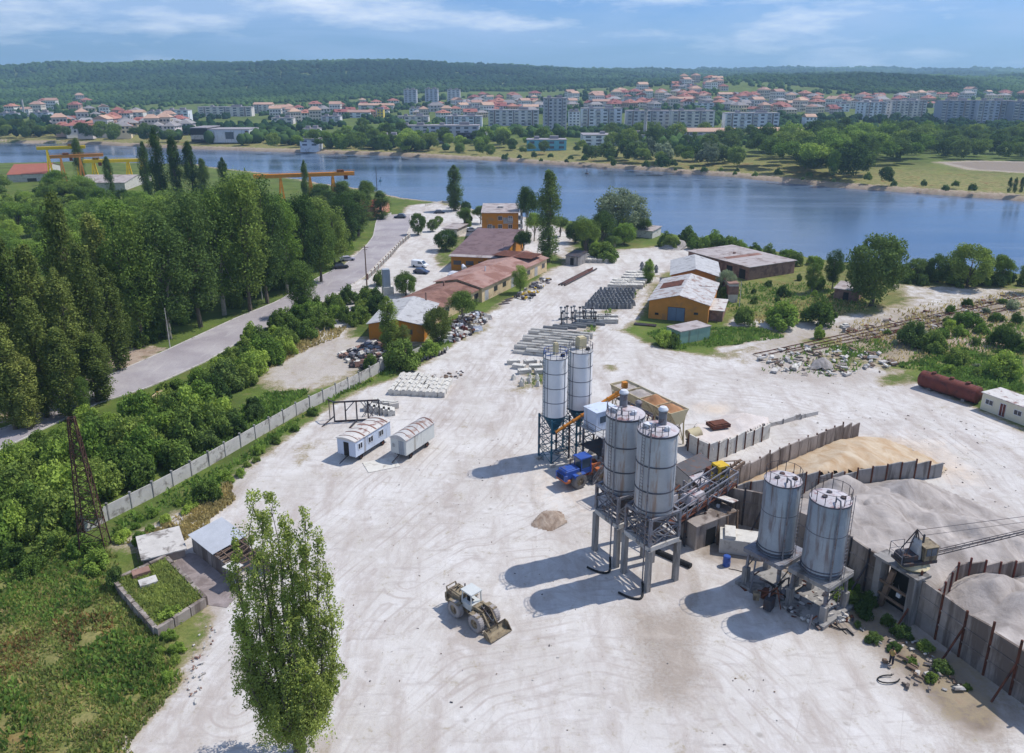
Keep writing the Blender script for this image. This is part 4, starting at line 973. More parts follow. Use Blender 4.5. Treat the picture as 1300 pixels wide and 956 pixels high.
# white low block, pipes, barrel
t = tag(MB().box((0, 0, .9), (5.6, 2.6, 1.8)).box((-1.7, 0, 2.0), (1.2, 2.4, .4)).build('concrete_block', M_conc_w, None, loc=tuple(P(945, 698)), rz=R(-14), bevel=.06), 'low white concrete block between the silo pairs', 'block')
t = thing('barrel', 'blue barrel in the shade beside the low white block', 'barrel', tuple(P(922, 718)))
MB().lathe([(.4, 0), (.42, .05), (.4, .5), (.43, .52), (.43, .56), (.4, .58), (.4, 1.15), (.36, 1.2)], 20).build('body', M_blue, t, smooth=True)
MB().lathe([(.3, 1.19), (.3, 1.23)], 18).build('lid', M_blue, t)
tag(MB().tube((0, 0, .25), (3.6, -3.2, .25), .33, 14).build('drain_pipe', M_rubber, None, loc=tuple(P(828, 700)), smooth=True), 'fat dark drain pipe lying under the near silo legs', 'pipe')
tag(MB().box((0, 0, .06), (2.4, .9, .1), .3).box((.3, .2, .16), (1.6, .5, .1), -.4).build('scrap_panel', M_rust, None, loc=tuple(P(955, 745))), 'rust brown scrap panel by the silo base slab', 'scrap')
mb = MB(); pts = []
for k in range(26): u = k/25; q = P(925+u*150, 722+u*86-math.sin(u*9)*7, .04); pts.append(q)
mb.path(pts, .04, 6); tag(mb.build('cable', M_rubber, None), 'long black cable trailing past the right silos', 'cable')
mb = MB(); pts = [P(1128+14*math.cos(a), 862+5*math.sin(a), .07+.1*abs(math.sin(a))) for a in [k*.42 for k in range(13)]]; mb.path(pts, .06, 6); tag(mb.build('hose', M_rubber, None), 'looped black hose on the pale ground near the picture bottom', 'hose')
# ---------------------------------------------------------------- retaining walls of the storage bays
def panel_wall(name, label, pts, heights, mat, postmat, step=2.0, th=.18, postover=.5, group=None, rails=False, props=False, side=-1, seed=1):
    t = thing(name, label, 'wall', (0, 0, 0), 0, group); rs = random.Random(seed)
    pts = [Vector((p[0], p[1], 0)) for p in pts]; L = [0]
    for a, b in zip(pts[:-1], pts[1:]): L.append(L[-1]+(b-a).length)
    n = max(1, int(round(L[-1]/step)))
    def at(s_):
        k = 0
        while k < len(L)-2 and s_ > L[k+1]: k += 1
        return pts[k].lerp(pts[k+1], (s_-L[k])/max(1e-6, L[k+1]-L[k]))
    def hh(s_):
        u = s_/L[-1]*(len(heights)-1); k = min(int(u), len(heights)-2); return heights[k]+(heights[k+1]-heights[k])*(u-k)
    prev = hh(0)
    for i in range(n):
        a, b = at(L[-1]*i/n), at(L[-1]*(i+1)/n); h = hh(L[-1]*(i+.5)/n)+rs.uniform(-.12, .12)
        d = (b-a).normalized(); a2, b2 = a+d*.06, b-d*.06; nr = Vector((-d.y, d.x, 0))*th/2
        sl = rs.uniform(-.1, .25)
        mb = MB(); vs = [a2-nr, b2-nr, b2+nr, a2+nr]
        mb.add([(v.x, v.y, -.2) for v in vs]+[(v.x, v.y, h+(sl if k in (1, 2) else -sl*.3)) for k, v in enumerate(vs)], [(3, 2, 1, 0), (4, 5, 6, 7), (0, 1, 5, 4), (1, 2, 6, 5), (2, 3, 7, 6), (3, 0, 4, 7)])
        if rails:
            for z in (h*.36, h*.68):
                mb.bar(a2+nr*side*1.3+Vector((0, 0, z)), b2+nr*side*1.3+Vector((0, 0, z)), .1, .16)
        mb.build('panel', mat, t)
        mb = MB(); ph = max(h, prev)+rs.choice([.15, postover, postover*.6]); q = a+Vector((-d.y, d.x, 0))*side*(th/2+.04)
        mb.bar(q, q+Vector((0, 0, ph)), .16)
        if props and i % 2 == 0: mb.bar(q+Vector((0, 0, h*.7)), q+Vector((-d.y, d.x, 0))*side*2.2, .14)
        mb.build('post', postmat, t); prev = h
    return t
panel_wall('retaining_wall', 'high main retaining wall of weathered concrete panels with steel posts and props', [(25.2, 83.6), (29.4, 81.2), (34.9, 72.4), (37.2, 67.6)], [4.5, 4.6, 4.9, 5.], M_concd, M_steeld, 2.3, .25, .7, None, True, True, -1, 3)
panel_wall('retaining_wall', 'stretch of high retaining wall running to the lower right picture corner', [(38.9, 64.6), (42.5, 55.6), (47.5, 43.5)], [5., 4.7, 4.6, 4.6], M_concd, M_rust, 2.5, .25, .9, None, True, True, -1, 4)
panel_wall('bay_wall', 'farthest stepped panel wall behind the yellow sand', [(27.2, 89.4), (37.4, 97.), (50.8, 106.6)], [2.8, 3.4, 3.3, 3.5, 3.2, 3.3, 3., 1.9], M_concd, M_rust, 2.15, .16, .5, 'radial walls of the storage bays', False, False, 1, 5)
panel_wall('bay_wall', 'middle stepped panel wall between yellow sand and grey gravel', [(26.6, 84.4), (43.7, 91.6), (56.8, 94.4)], [4., 4.1, 3.8, 2.8, 2.2, 2.7, 2.6, 1.5], M_concg, M_rust, 2.2, .16, .4, 'radial walls of the storage bays', False, False, -1, 6)
panel_wall('bay_wall', 'right stepped panel wall with red rusty posts beside the dragline cab', [(40.6, 64.6), (45.4, 69.6), (54.6, 72.4)], [3.6, 3.5, 3.4, 2.2, 1.7], M_concd, M_tank, 2.1, .16, .45, 'radial walls of the storage bays', False, False, -1, 7)
panel_wall('low_wall', 'low concrete kerb wall on the pale ground behind the farthest bay wall', [P(945, 550), P(1038, 526)], [.8, .7], M_conc, M_concg, 4., .3, .0, None, False, False, -1, 8)
# concrete box full of rubble
a, b, c = P(901, 588), P(976, 556), P(874, 572)
panel_wall('box_wall', 'concrete box wall with dark posts holding pale rubble beside the hopper', [c, a, b], [2.6, 2.7, 2.4, 2.3], M_conc_w, M_rust, 2.0, .2, .15, None, False, False, -1, 9)
def heap(name, label, poly, src, h0, fall, mat, res=.45, seed=1, cat=None, amp=.5, zmin=.02, cap=99., kind='stuff', power=1., low=None):
    "loose material lying against src (a line), falling away from it"
    xs = [p[0] for p in poly]; ys = [p[1] for p in poly]
    ax, ay = np.arange(min(xs), max(xs)+res, res), np.arange(min(ys), max(ys)+res, res)
    X, Y = np.meshgrid(ax, ay); sd = poly_sd(X, Y, [(p[0], p[1]) for p in poly]); d = line_d(X, Y, [(p[0], p[1]) for p in src])
    u = np.clip(1-d/fall, 0, 1)**power
    Z = h0*u+(fbm(X/3.5, Y/3.5, 4, seed)-.5)*amp*np.clip(u*3, 0, 1)*2+(fbm(X/9, Y/9, 2, seed+5)-.5)*amp*np.clip(u*3, 0, 1)
    Z = np.minimum(Z, cap)
    for ln, rr, zl in (low or []):
        dl = line_d(X, Y, ln); Z = np.minimum(Z, zl+np.clip(dl/rr, 0, 1)**1.3*9)
    Z = np.maximum(Z, 0)*np.clip(-sd/.6+.55, 0, 1)+zmin-.06*(u <= 0)
    ny, nx = X.shape; idx = np.arange(nx*ny).reshape(ny, nx)
    fa = np.stack([idx[:-1, :-1], idx[:-1, 1:], idx[1:, 1:], idx[1:, :-1]], -1).reshape(-1, 4)
    ins = (sd < .1); keep = ins.ravel()[fa].all(1)
    used = np.unique(fa[keep]); mp = -np.ones(nx*ny, int); mp[used] = np.arange(len(used))
    o = npmesh(name, np.stack([X, Y, Z], -1).reshape(-1, 3)[used], mp[fa[keep]], mat, smooth=True)
    return tag(o, label, cat, kind=kind)
heap('yellow_sand', 'yellow sand heaped between two bay walls', [(27, 84.8), (43.8, 91.8), (57, 94.6), (62, 99), (58, 107), (50.4, 106.3), (37.2, 96.8), (27.4, 89.2)], [(28, 87), (36, 92), (42, 94.5)], 3.0, 17, M_sandy, seed=3, amp=.6, low=[([(29, 90.6), (37.4, 97.), (50.8, 106.6)], 20, 1.3)])
heap('grey_gravel', 'pale grey gravel heaped against the main retaining wall', [(26.4, 83.4), (29.5, 81.4), (35., 72.6), (38.9, 64.8), (45.4, 69.8), (54.4, 72.6), (66, 80), (66, 90), (57, 94.2), (43.8, 91.4), (27, 84)], [(27.5, 83), (29.6, 81.3), (35, 72.5), (38.8, 65.6)], 4.5, 27, M_gravel, seed=8, amp=1.5, cap=4.7, power=.8, low=[([(30, 86), (43.7, 91.6), (56.8, 94.4)], 18, .5), ([(41.2, 65.8), (45.4, 69.6), (54.6, 72.4)], 14, 1.2)])
heap('pale_sand', 'pale sand piled behind the wall in the right corner', [(40.8, 64.3), (38.9, 64.5), (42.6, 55.7), (47.7, 43.4), (75, 40), (80, 62), (56, 71.5), (54.4, 72.2), (45.6, 69.4)], [(39.5, 64), (42.7, 55.7), (47.8, 43.5)], 4.3, 26, M_gravel, seed=13, amp=1.3, cap=4.4, power=.75, low=[([(41.4, 64.6), (45.4, 69.6), (54.6, 72.4)], 13, .3)])
heap('box_rubble', 'pale rubble filling the concrete box beside the hopper', [tuple(c[:2]), tuple(a[:2]), tuple(b[:2]), tuple(P(976, 545)[:2]), tuple(P(905, 525)[:2]), tuple(P(882, 540)[:2])], [tuple(c[:2]), tuple(a[:2]), tuple(b[:2])], 2.4, 9, M_fines, seed=18, amp=.4, cap=2.6, power=.5)
for i, (px_, py_, hh_, rr_, lab) in enumerate(((1105, 668, 2.4, 6., 'grey gravel mound nearest to the main wall'), (1150, 640, 1.8, 5.5, 'low grey gravel mound in the middle of the grey bay'), (1065, 636, 2., 5., 'grey gravel mound just below the middle bay wall'), (1262, 770, 2.2, 6., 'pale gravel mound in the right corner bay'))):
    q = P(px_, py_); heap('gravel_mound', lab, [(q.x+rr_*math.cos(a_), q.y+rr_*math.sin(a_)) for a_ in [k_*.524 for k_ in range(12)]], [(q.x-.8, q.y-.5), (q.x+.8, q.y+.6)], hh_+1.2, rr_, M_gravel, res=.35, seed=40+i, amp=.5)
t = tag(MB().box((0, 0, .25), (2.9, 2., .5), 0).box((0, 0, .55), (2.3, 1.5, .15)).build('grate', M_rust, None, loc=(P(912, 538, 2.5).x, P(912, 538, 2.5).y, 2.15), rz=R(20)), 'rusty square grate lying on the rubble in the concrete box', 'grate')
# discharge bay in the main wall, dragline cab above
t = thing('discharge_bay', 'tall concrete discharge bay set in the main wall under the dragline cab', 'bay', (37.9, 66.4, 0), R(-64))
for y in (-1.9, 1.9):
    MB().box((y, -.4, 2.6), (.7, 1.3, 5.6)).build('pier', M_concg, t)
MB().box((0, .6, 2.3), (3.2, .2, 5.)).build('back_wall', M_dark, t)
MB().box((0, -.2, 5.3), (5., 1.9, .25)).build('roof_slab', M_concg, t)
mb = MB()
for z in (1.6, 3.): mb.bar((-1.6, -.9, z), (1.6, -.9, z), .22)
mb.bar((-1.2, -.7, .2), (-.4, -.7, 4.6), .5, .4); mb.build('beam', M_wood, t)
MB().box((.7, -.9, 2.6), (.4, .3, .4)).build('lamp', M_white, t)
t = thing('dragline_cab', 'weathered tan dragline cab with lattice mast perched on the main wall', 'dragline', (38.7, 66.2, 5.42), R(12))
MB().lathe([(1.3, 0), (1.5, .25), (1.1, .5), (1.1, .6)], 20, (0, 0, 0)).build('turntable', M_tan, t)
mb = MB(); mb.box((0, 0, .75), (3.6, 1.9, .3)); mb.box((-.9, .0, 1.2), (1.5, 1.4, .6)); mb.tube((-1.4, -.6, 1.2), (-1.4, .6, 1.2), .45, 12); mb.build('machinery', M_steeld, t)
mb = MB(); mb.box((1.05, -.1, 1.6), (1.4, 1.6, 1.4)); mb.box((1.05, -.1, 2.36), (1.6, 1.8, .1)); cb = mb.build('cab', M_drab, t, bevel=.03)
for nm, c_, d_ in (('window', (1.77, -.1, 1.85), (.05, 1.2, .8)), ('window', (1.3, -.92, 1.85), (.55, .05, .75)), ('window', (.7, -.92, 1.85), (.45, .05, .75))):
    MB().box(c_, d_).build(nm, M_glass, cb)
mb = MB(); mb.add([(-.2, .7, .9), (.3, .7, .9), (.1, .6, 3.), (-.2, .6, 2.2), (-.2, -.5, .9), (.3, -.5, .9), (.1, -.5, 3.), (-.2, -.5, 2.2)], [(0, 1, 2, 3), (7, 6, 5, 4), (0, 4, 5, 1), (1, 5, 6, 2), (2, 6, 7, 3), (3, 7, 4, 0)]); mb.build('side_panel', M_sheet, t)
mb = MB(); tp = Vector((-.1, .1, 3.9))
for s_ in ((-1.7, .6), (-1.7, -.6), (.4, .6), (.4, -.6)): mb.bar((s_[0], s_[1], .9), tp, .08)
mb.bar((-1., .3, 2.4), (.2, .3, 2.4), .06); mb.bar(tp, (.7, 0, 3.), .07); mb.bar((.7, 0, 2.4), (.7, 0, 3.3), .14); mb.build('mast', M_steeld, t)
mb = MB(); rail(mb, [(-2.1, -.9, .9), (-2.1, .9, .9), (-.6, .9, .9)], 1.5, .045); mb.build('railing', M_steel, t)
mb = MB(); e1 = Vector((22, 3.2, .4))
for y in (-.25, .25): mb.bar((1.9, y, .9), (e1.x, e1.y+y*.5, e1.z-.1), .07); mb.bar((1.9, y, 1.15), (e1.x, e1.y+y*.5, e1.z+.15), .05)
for k in range(18):
    u = k/18; p0 = Vector((1.9, -.35, .9)).lerp(e1, u); p1 = Vector((1.9, .25, 1.15)).lerp(e1, u+1/18); mb.bar(p0, p1, .03)
mb.build('boom', M_steeld, t)
mb = MB(); mb.tube((0, .1, 3.8), (e1.x, e1.y, e1.z+1.2), .025, 5); mb.tube((.7, 0, 3.2), (16, 2.4, 1.5), .02, 5); mb.build('cable', M_steeld, t)
mb = MB(); q = Vector((17., 2.4, .75)); mb.box(q, (.6, .4, .4)); mb.box(q+Vector((2.6, .4, .25)), (.8, .4, .4)); mb.build('pulley', M_steeld, t)
# ---------------------------------------------------------------- vehicles
def wheel(parent, x, y, r, w, tm, rm, n=26):
    wh = MB()
    prof = [(r*.55, -w/2), (r*.9, -w/2), (r, -w*.32), (r, w*.32), (r*.9, w/2), (r*.55, w/2)]
    pts = []; k = len(prof)
    for i in range(n):
        a = i*2*math.pi/n
        for pr, py in prof: pts.append((x+pr*math.cos(a), y+py, r+pr*math.sin(a)))
    fs = []
    for i in range(n):
        for j in range(k):
            fs.append((i*k+j, i*k+(j+1) % k, ((i+1) % n)*k+(j+1) % k, ((i+1) % n)*k+j))
    wh.add(pts, fs)
    if r > .5:
        for i in range(n):
            a = i*2*math.pi/n; c, s_ = math.cos(a), math.sin(a)
            for sg in (-1, 1): wh.bar((x+r*.97*c, y+sg*w*.06, r+r*.97*s_), (x+r*1.0*math.cos(a+.16), y+sg*w*.46, r+r*1.0*math.sin(a+.16)), .08*r, .08*r)
    o = wh.build('wheel', tm, parent)
    mb = MB(); mb.tube((x, y-w*.36, r), (x, y+w*.36, r), r*.56, 18); mb.tube((x, y-w*.46, r), (x, y+w*.46, r), r*.2, 10); mb.build('rim', rm, o)
    return o
def loader(label, loc, rz, s, bodym, accm, cabm, tm, rimm, bucket_up, open_cab, old):
    t = thing('wheel_loader', label, 'wheel loader', loc, rz); t.scale = (s, s, s)
    wr = .9
    for x in (-1.5, 1.6):
        for y in (-1.05, 1.05): wheel(t, x, y, wr, .62, tm, rimm)
    mb = MB(); mb.box((-1.5, 0, 1.0), (2.6, 1.1, .5)); mb.box((1.3, 0, 1.), (2., 1., .45)); mb.box((0, 0, .95), (.9, .5, .35)); mb.tube((-1.5, -1., wr), (-1.5, 1., wr), .16, 8); mb.tube((1.6, -1., wr), (1.6, 1., wr), .16, 8); mb.build('chassis', accm, t)
    mb = MB(); mb.box((-2.15, 0, 1.72), (1.9, 1.5, 1.)); mb.box((-3.15, 0, 1.5), (.35, 1.9, .7)); mb.box((-2.1, 0, 2.26), (1.7, 1.2, .12)); hd = mb.build('engine_hood', bodym, t, bevel=.06)
    mb = MB()
    for k in range(5): mb.box((-3.34, 0, 1.3+k*.12), (.04, 1.2, .05))
    mb.build('grille', M_dark, hd)
    mb = MB(); mb.box((-2.9, 0, 1.05), (.7, 1.9, .35)); mb.build('counterweight', accm, t, bevel=.05)
    for y in (-1.05, 1.05):
        mb = MB(); mb.box((-1.5, y, 1.72), (1.5, .6, .08)); mb.box((-2.2, y, 1.55), (.08, .6, .4)); mb.build('mudguard', bodym, t)
        mb = MB(); mb.box((1.45, y, 1.74), (1.2, .56, .07)); mb.box((.9, y, 1.55), (.07, .56, .4)); mb.build('mudguard', accm, t)
    mb = MB(); mb.tube((-1.7, .4, 2.2), (-1.7, .4, 3.), .07, 8); mb.build('exhaust', M_steeld, t)
    # cab
    mb = MB(); x0, x1, y0, y1, zb, zt = -.95, .45, -.68, .68, 1.35, 3.15
    for x, y in ((x0, y0), (x1, y0), (x1, y1), (x0, y1)): mb.bar((x, y, zb), (x*.9+.0, y*.92, zt), .1)
    mb.box(((x0+x1)/2, 0, zt+.05), (1.6, 1.45, .14)); mb.box(((x0+x1)/2, 0, zb+.3), (1.4, 1.36, .65))
    mb.bar((x0, y0, zb+.62), (x0, y1, zb+.62), .08); mb.bar((x1, y0, zb+.62), (x1, y1, zb+.62), .08)
    cb = mb.build('cab', cabm, t)
    if not open_cab:
        for c_, d_ in (((x1-.03, 0, 2.55), (.03, 1.15, 1.05)), ((x0+.04, 0, 2.55), (.03, 1.15, 1.05)), ((-.25, y0+.05, 2.55), (1.2, .03, 1.05)), ((-.25, y1-.05, 2.55), (1.2, .03, 1.05))): MB().box(c_, d_).build('window', M_glass, cb)
    mb = MB(); mb.box((-.35, 0, 1.95), (.5, .5, .15)); mb.box((-.58, 0, 2.25), (.12, .5, .55)); mb.build('seat', M_rubber, cb)
    # lift arms and bucket
    bz = .5 if not bucket_up else 2.2; bx0 = 3.05 if not bucket_up else 3.2
    for y in (-.5, .5):
        mb = MB(); mb.bar((.75, y, 1.95), (1.9, y, 1.9 if not bucket_up else 2.4), .16, .34); mb.bar((1.9, y, 1.88 if not bucket_up else 2.4), (bx0, y, bz), .16, .28); mb.bar((.6, y, 1.1), (.75, y, 2.1), .2, .3); mb.build('lift_arm', accm if not old else M_drab, t)
        mb = MB(); mb.tube((1., y, 1.2), (1.9, y, 1.75), .07, 8); mb.tube((1.2, 0, 2.1), (2.7, 0, bz+.75), .07, 8); mb.build('cylinder', M_steel, t)
    mb = MB(); mb.box((.8, 0, 1.6), (.5, .9, .9)); mb.build('front_tower', accm if not old else M_drab, t)
    mb = MB(); wv = 1.35; px_ = [(0, .78), (-.12, .35), (0, .02), (.35, -.1), (1.0, -.08)]
    th = [(x+.0, z) for x, z in px_]+[(x*.95+.05, z+.06) for x, z in px_[::-1]]
    mb.extr([(bx0+.05+x, bz-.3+z) for x, z in th], 'y', -wv, wv)
    pr = [(bx0+.05+x, bz-.3+z) for x, z in px_]
    for y in (-wv, wv): mb.extr(pr+[(bx0+.45, bz+.4)], 'y', y-.04, y+.04)
    # extr along y uses (x, z) pairs
    mb.build('bucket', M_steeld if not old else M_drab, t)
    mb = MB(); mb.box((-.1, 1.02, 1.2), (.6, .3, .05)); mb.box((-.1, 1.05, .85), (.5, .3, .05)); mb.build('step', M_steeld, t)
    if old:
        mb = MB()
        for y in (-.6, .6): mb.bar((-3.3, y, 1.), (-3.4, y, 2.3), .09); mb.bar((-2.8, y, 1.6), (-3.4, y, 2.3), .07)
        mb.bar((-3.4, -.6, 2.3), (-3.4, .6, 2.3), .09); mb.bar((-3.35, -.6, 1.6), (-3.35, .6, 1.6), .07); mb.build('rear_guard', M_drab, t)
        mb = MB()
        for k in range(9): mb.tube((-2.6+k*.12, -.5+((k*37) % 10)*.1, 2.25), (-2.4+k*.13, .4-((k*53) % 8)*.1, 2.6), .04, 5)
        for k in range(6): mb.tube((1.2+k*.2, -.35, 1.9-.1*k), (1.4+k*.2, .35, 2.-.1*k), .05, 5)
        mb.build('hose', M_rubber, t)
        for y in (-.45, .45):
            mb = MB(); mb.tube((2.45, y, .95), (2.5, y, .95), .16, 12); mb.build('headlight', M_wgrey, t)
    return t
loader('dusty tan loader with open cab and lowered bucket, alone on the white yard', (-3.75, 65.3, 0), R(-46), .98, M_drab, M_drab, M_wgrey, M_tyre2, M_drab, False, True, True)
loader('blue and faded orange loader parked behind the tall grey silos', (9.4, 93.3, 0), R(33), 1.15, M_blue, M_loader_o, M_blue, M_tyre, M_drab, False, False, False)
def trailer(label, A, B, C, zf, h, mats, arch, wins, group):
    a, b, c = P(*A, zf), P(*B, zf), P(*C, zf); an = ang(a, b); L = (b-a).length
    ux = (b-a).normalized(); uy = Vector((-ux.y, ux.x, 0)); W = max(2.3, (c-a).dot(uy))
    t = thing('site_trailer', label, 'trailer', (a.x, a.y, 0), an, group)
    wallm, roofm = mats
    MB().box((L/2, W/2, zf+h/2), (L, W, h)).build('body', wallm, t, bevel=.02)
    n = 8; pr = []
    for k in range(n+1): u = k/n; pr.append((-.12+u*(W+.24), zf+h+.02+arch*math.sin(u*math.pi)))
    for k in range(n, -1, -1): u = k/n; pr.append((-.12+u*(W+.24), zf+h-.08+(arch-.02)*math.sin(u*math.pi)*.9))
    rf = MB().extr(pr[:n+1]+[(W+.12, zf+h-.05), (-.12, zf+h-.05)], 'x', -.12, L+.12).build('roof', roofm, t)
    mb = MB()
    rs = random.Random(int(L*10))
    for k in range(6):
        x = L*(k+.6+rs.uniform(-.2, .2))/6
        pts = [(x+.12*math.sin(u*4), -.05+u*(W+.1), zf+h+.05+arch*math.sin(u*math.pi)) for u in [q/6 for q in range(7)]]
        for p_, q_ in zip(pts[:-1], pts[1:]): mb.bar(p_, q_, .26 if k % 2 else .1, .03)
    mb.build('rust_strip', M_rroof, rf)
    mb = MB(); mb.bar((.2, .5, zf-.12), (L-.2, .5, zf-.12), .12, .2); mb.bar((.2, W-.5, zf-.12), (L-.2, W-.5, zf-.12), .12, .2); mb.bar((.2, W/2, zf-.15), (-1.6, W/2, .35), .1)
    for x in (1.4, L-1.6): mb.tube((x, .2, .42), (x, W-.2, .42), .07, 8); mb.bar((x, W/2-.5, .45), (x, W/2-.5, zf), .12); mb.bar((x, W/2+.5, .45), (x, W/2+.5, zf), .12)
    mb.build('chassis', M_steeld, t)
    for x in (1.4, L-1.6):
        for y in (.3, W-.3): wheel(t, x, y, .42, .22, M_rubber, M_rust, 16)
    def face(nm, c_, d_, m_, fr=None):
        o = MB().box(c_, d_).build(nm, m_, t)
        if fr:
            mb = MB(); hx = d_[0]/2 if d_[0] > .1 else 0; hy = d_[1]/2 if d_[1] > .1 else 0
            for s_ in (-1, 1):
                mb.bar((c_[0]+s_*hx, c_[1]+s_*hy, c_[2]-d_[2]/2), (c_[0]+s_*hx, c_[1]+s_*hy, c_[2]+d_[2]/2), .08)
                mb.bar((c_[0]-hx, c_[1]-hy, c_[2]+s_*d_[2]/2), (c_[0]+hx, c_[1]+hy, c_[2]+s_*d_[2]/2), .08)
            mb.bar((c_[0], c_[1], c_[2]-d_[2]/2), (c_[0], c_[1], c_[2]+d_[2]/2), .08)
            mb.build('frame', fr, o)
    for x, w_ in wins[0]: face('window', (x*L, -.015, zf+h*.58), (w_, .05, .85), M_darkwin, M_white)
    for nm, y, w_, zz, hh, m_ in wins[1]: face(nm, (-.015, y*W, zf+zz), (.05, w_, hh), m_, M_wgrey if nm == 'window' else None)
    return t
trailer('left site trailer, pale blue with three windows and a dark end door', (452, 581), (496, 553), (430.5, 574), .9, 2.35, (M_wblue, M_roofr), .28, ([(.13, .9), (.42, 1.), (.72, 1.)], [('door', .5, .85, 1.0, 1.95, M_dark)]), 'site trailers on the white yard')
trailer('right site trailer, off-white with arched rust-striped roof and no side windows', (516, 579), (551.8, 555), (497, 573.5), .95, 2.3, (M_wgrey, M_sheety), .55, ([], [('door', .3, .9, 1.05, 2.0, M_silob), ('window', .8, .4, 1.2, .6, M_darkwin)]), 'site trailers on the white yard')
tag(MB().box((0, 0, .03), (4.4, 3.2, .06)).build('panel_sheet', M_conc_w, None, loc=tuple(P(484, 590)), rz=R(25)), 'pale flat sheet lying before the right trailer', 'sheet')
# ---------------------------------------------------------------- yard edge: fence, ruins, mast
def fence(name, label, px, h, step, mat, postmat, cap=None, z=0.):
    pts = PP(px, z); t = thing(name, label, 'fence', tuple(pts[0])); o0 = pts[0]
    L = [0]
    for a, b in zip(pts[:-1], pts[1:]): L.append(L[-1]+(b-a).length)
    n = max(1, int(L[-1]/step))
    def at(s_):
        k = 0
        while k < len(L)-2 and s_ > L[k+1]: k += 1
        return pts[k].lerp(pts[k+1], (s_-L[k])/max(1e-6, L[k+1]-L[k]))-o0
    for i in range(n):
        a, b = at(L[-1]*i/n), at(L[-1]*(i+1)/n); d = (b-a).normalized()
        mb = MB(); mb.bar(a+d*.1+Vector((0, 0, h/2)), b-d*.1+Vector((0, 0, h/2+rnd.uniform(-.05, .05))), .1, h)
        mb.build('panel', mat, t)
        mb = MB(); mb.bar(a+Vector((0, 0, -.1)), a+Vector((rnd.uniform(-.05, .05), 0, h+.18)), .2)
        if cap: mb.bar(a+Vector((0, 0, h+.3)), a+Vector((.0, 0, h+.18)), .26)
        mb.build('post', postmat, t)
    return t
fence('panel_fence', 'long pale concrete panel fence between the thicket and the yard', [(108, 676), (137, 661), (198, 630), (269, 590), (320, 560), (383, 524), (442, 495), (495, 466)], 2.0, 3.1, M_conc, M_concg, True)
fence('parapet_wall', 'short white parapet below the orange gabled shed', [(497, 463), (520, 452), (545, 440)], .9, 2.6, M_conc_w, M_concg)
t = thing('railing', 'white and rust balustrade along the lower edge of the curving road', 'railing', (0, 0, 0))
pts = PP([(467, 355), (480, 342), (496, 326), (508, 312), (521, 301)])
for a, b in zip(pts[:-1], pts[1:]):
    n = max(2, int((b-a).length/3.2))
    for k in range(n):
        p, q = a.lerp(b, k/n), a.lerp(b, (k+1)/n); d = (q-p).normalized()
        mb = MB(); mb.bar(p+Vector((0, 0, 1.25)), q+Vector((0, 0, 1.25)), .22, .18)
        for j in range(6): r_ = p.lerp(q, (j+.5)/6); mb.bar(r_, r_+Vector((0, 0, 1.2)), .16)
        mb.build('panel', M_conc_w, t)
        mb = MB(); mb.bar(p, p+Vector((0, 0, 1.6)), .32); mb.build('post', M_brick, t)
fence('parapet_wall', 'low white wall along the pale strip behind the fence near the road', [(180, 522), (196, 510), (212, 500)], 1.2, 2.2, M_cream, M_orange)
fence('shore_fence', 'white railing at the water edge above the road end', [(540, 263), (562, 258), (585, 262)], 1.1, 3., M_conc_w, M_conc_w)
fence('barrier_wall', 'low white wall behind the mooring trees at the road end', [(470, 275), (489, 277), (497, 274)], 1.3, 3., M_conc_w, M_conc)
# rusty lattice mast
M_mast = pm('dark_rust', rgb(84, 58, 48), .85, var=.25, vs=1.5)
def mast():
    b = P(122, 700); top = 16.2; t = thing('lattice_mast', 'tall rusty lattice mast rising in front of the thicket', 'mast', (b.x, b.y, 0), R(15))
    W0, W1 = 1.3, .3
    for sx, sy in ((-1, -1), (1, -1), (1, 1), (-1, 1)): MB().bar((sx*W0, sy*W0, 0), (sx*W1, sy*W1, top), .11).build('leg', M_mast, t)
    mb = MB(); n = 12
    def c(u): w = W0+(W1-W0)*u; return [Vector((sx*w, sy*w, u*top)) for sx, sy in ((-1, -1), (1, -1), (1, 1), (-1, 1))]
    for k in range(n):
        u0, u1 = (k/n)**.85, ((k+1)/n)**.85; p, q = c(u0), c(u1)
        for i in range(4): j = (i+1) % 4; mb.bar(p[i], q[j], .05); mb.bar(p[j], q[i], .05); mb.bar(q[i], q[j], .05)
    mb.build('bracing', M_mast, t)
mast()
# steel frame behind the trailers
t = thing('steel_frame', 'open rusty steel frame standing behind the site trailers', 'frame', tuple(P(425, 536)), ang(P(425, 536), P(482, 533)))
L = (P(482, 533)-P(425, 536)).length; mb = MB()
for k in range(5): x = L*k/4; mb.bar((x, 0, 0), (x, 0, 3.3), .2)
mb.bar((0, 0, 3.3), (L, 0, 3.3), .22); mb.bar((0, 0, .15), (L, 0, .15), .22)
for x in (-.8,): mb.bar((x, 1.2, 0), (x, 1.2, 3.3), .12); mb.bar((x, 1.2, 3.3), (0, 0, 3.3), .14)
mb.bar((-1.8, -1.5, 0), (0, 0, 1.), .14); mb.bar((L*.5, 0, .2), (L*.36, -2.6, .1), .3, .12)
mb.build('post', M_steeld, t)
mb = MB(); mb.bar((L*.25, .3, 1.6), (L*.45, .3, 3.1), .26, .1); mb.bar((L*.75, 0, .2), (L, 0, 3.2), .1); mb.bar((L*.75, 0, 3.2), (L, 0, .2), .1); mb.bar((L*.6, .4, .4), (L*.86, .4, 3.), .1); mb.bar((L*.6, .4, 3.), (L*.86, .4, .4), .1)
mb.bar((L*.65, 1.8, 0), (L*.85, 1.8, 2.6), .1); mb.bar((L*.85, 1.8, 0), (L*.65, 1.8, 2.6), .1); mb.build('brace', M_steel, t)
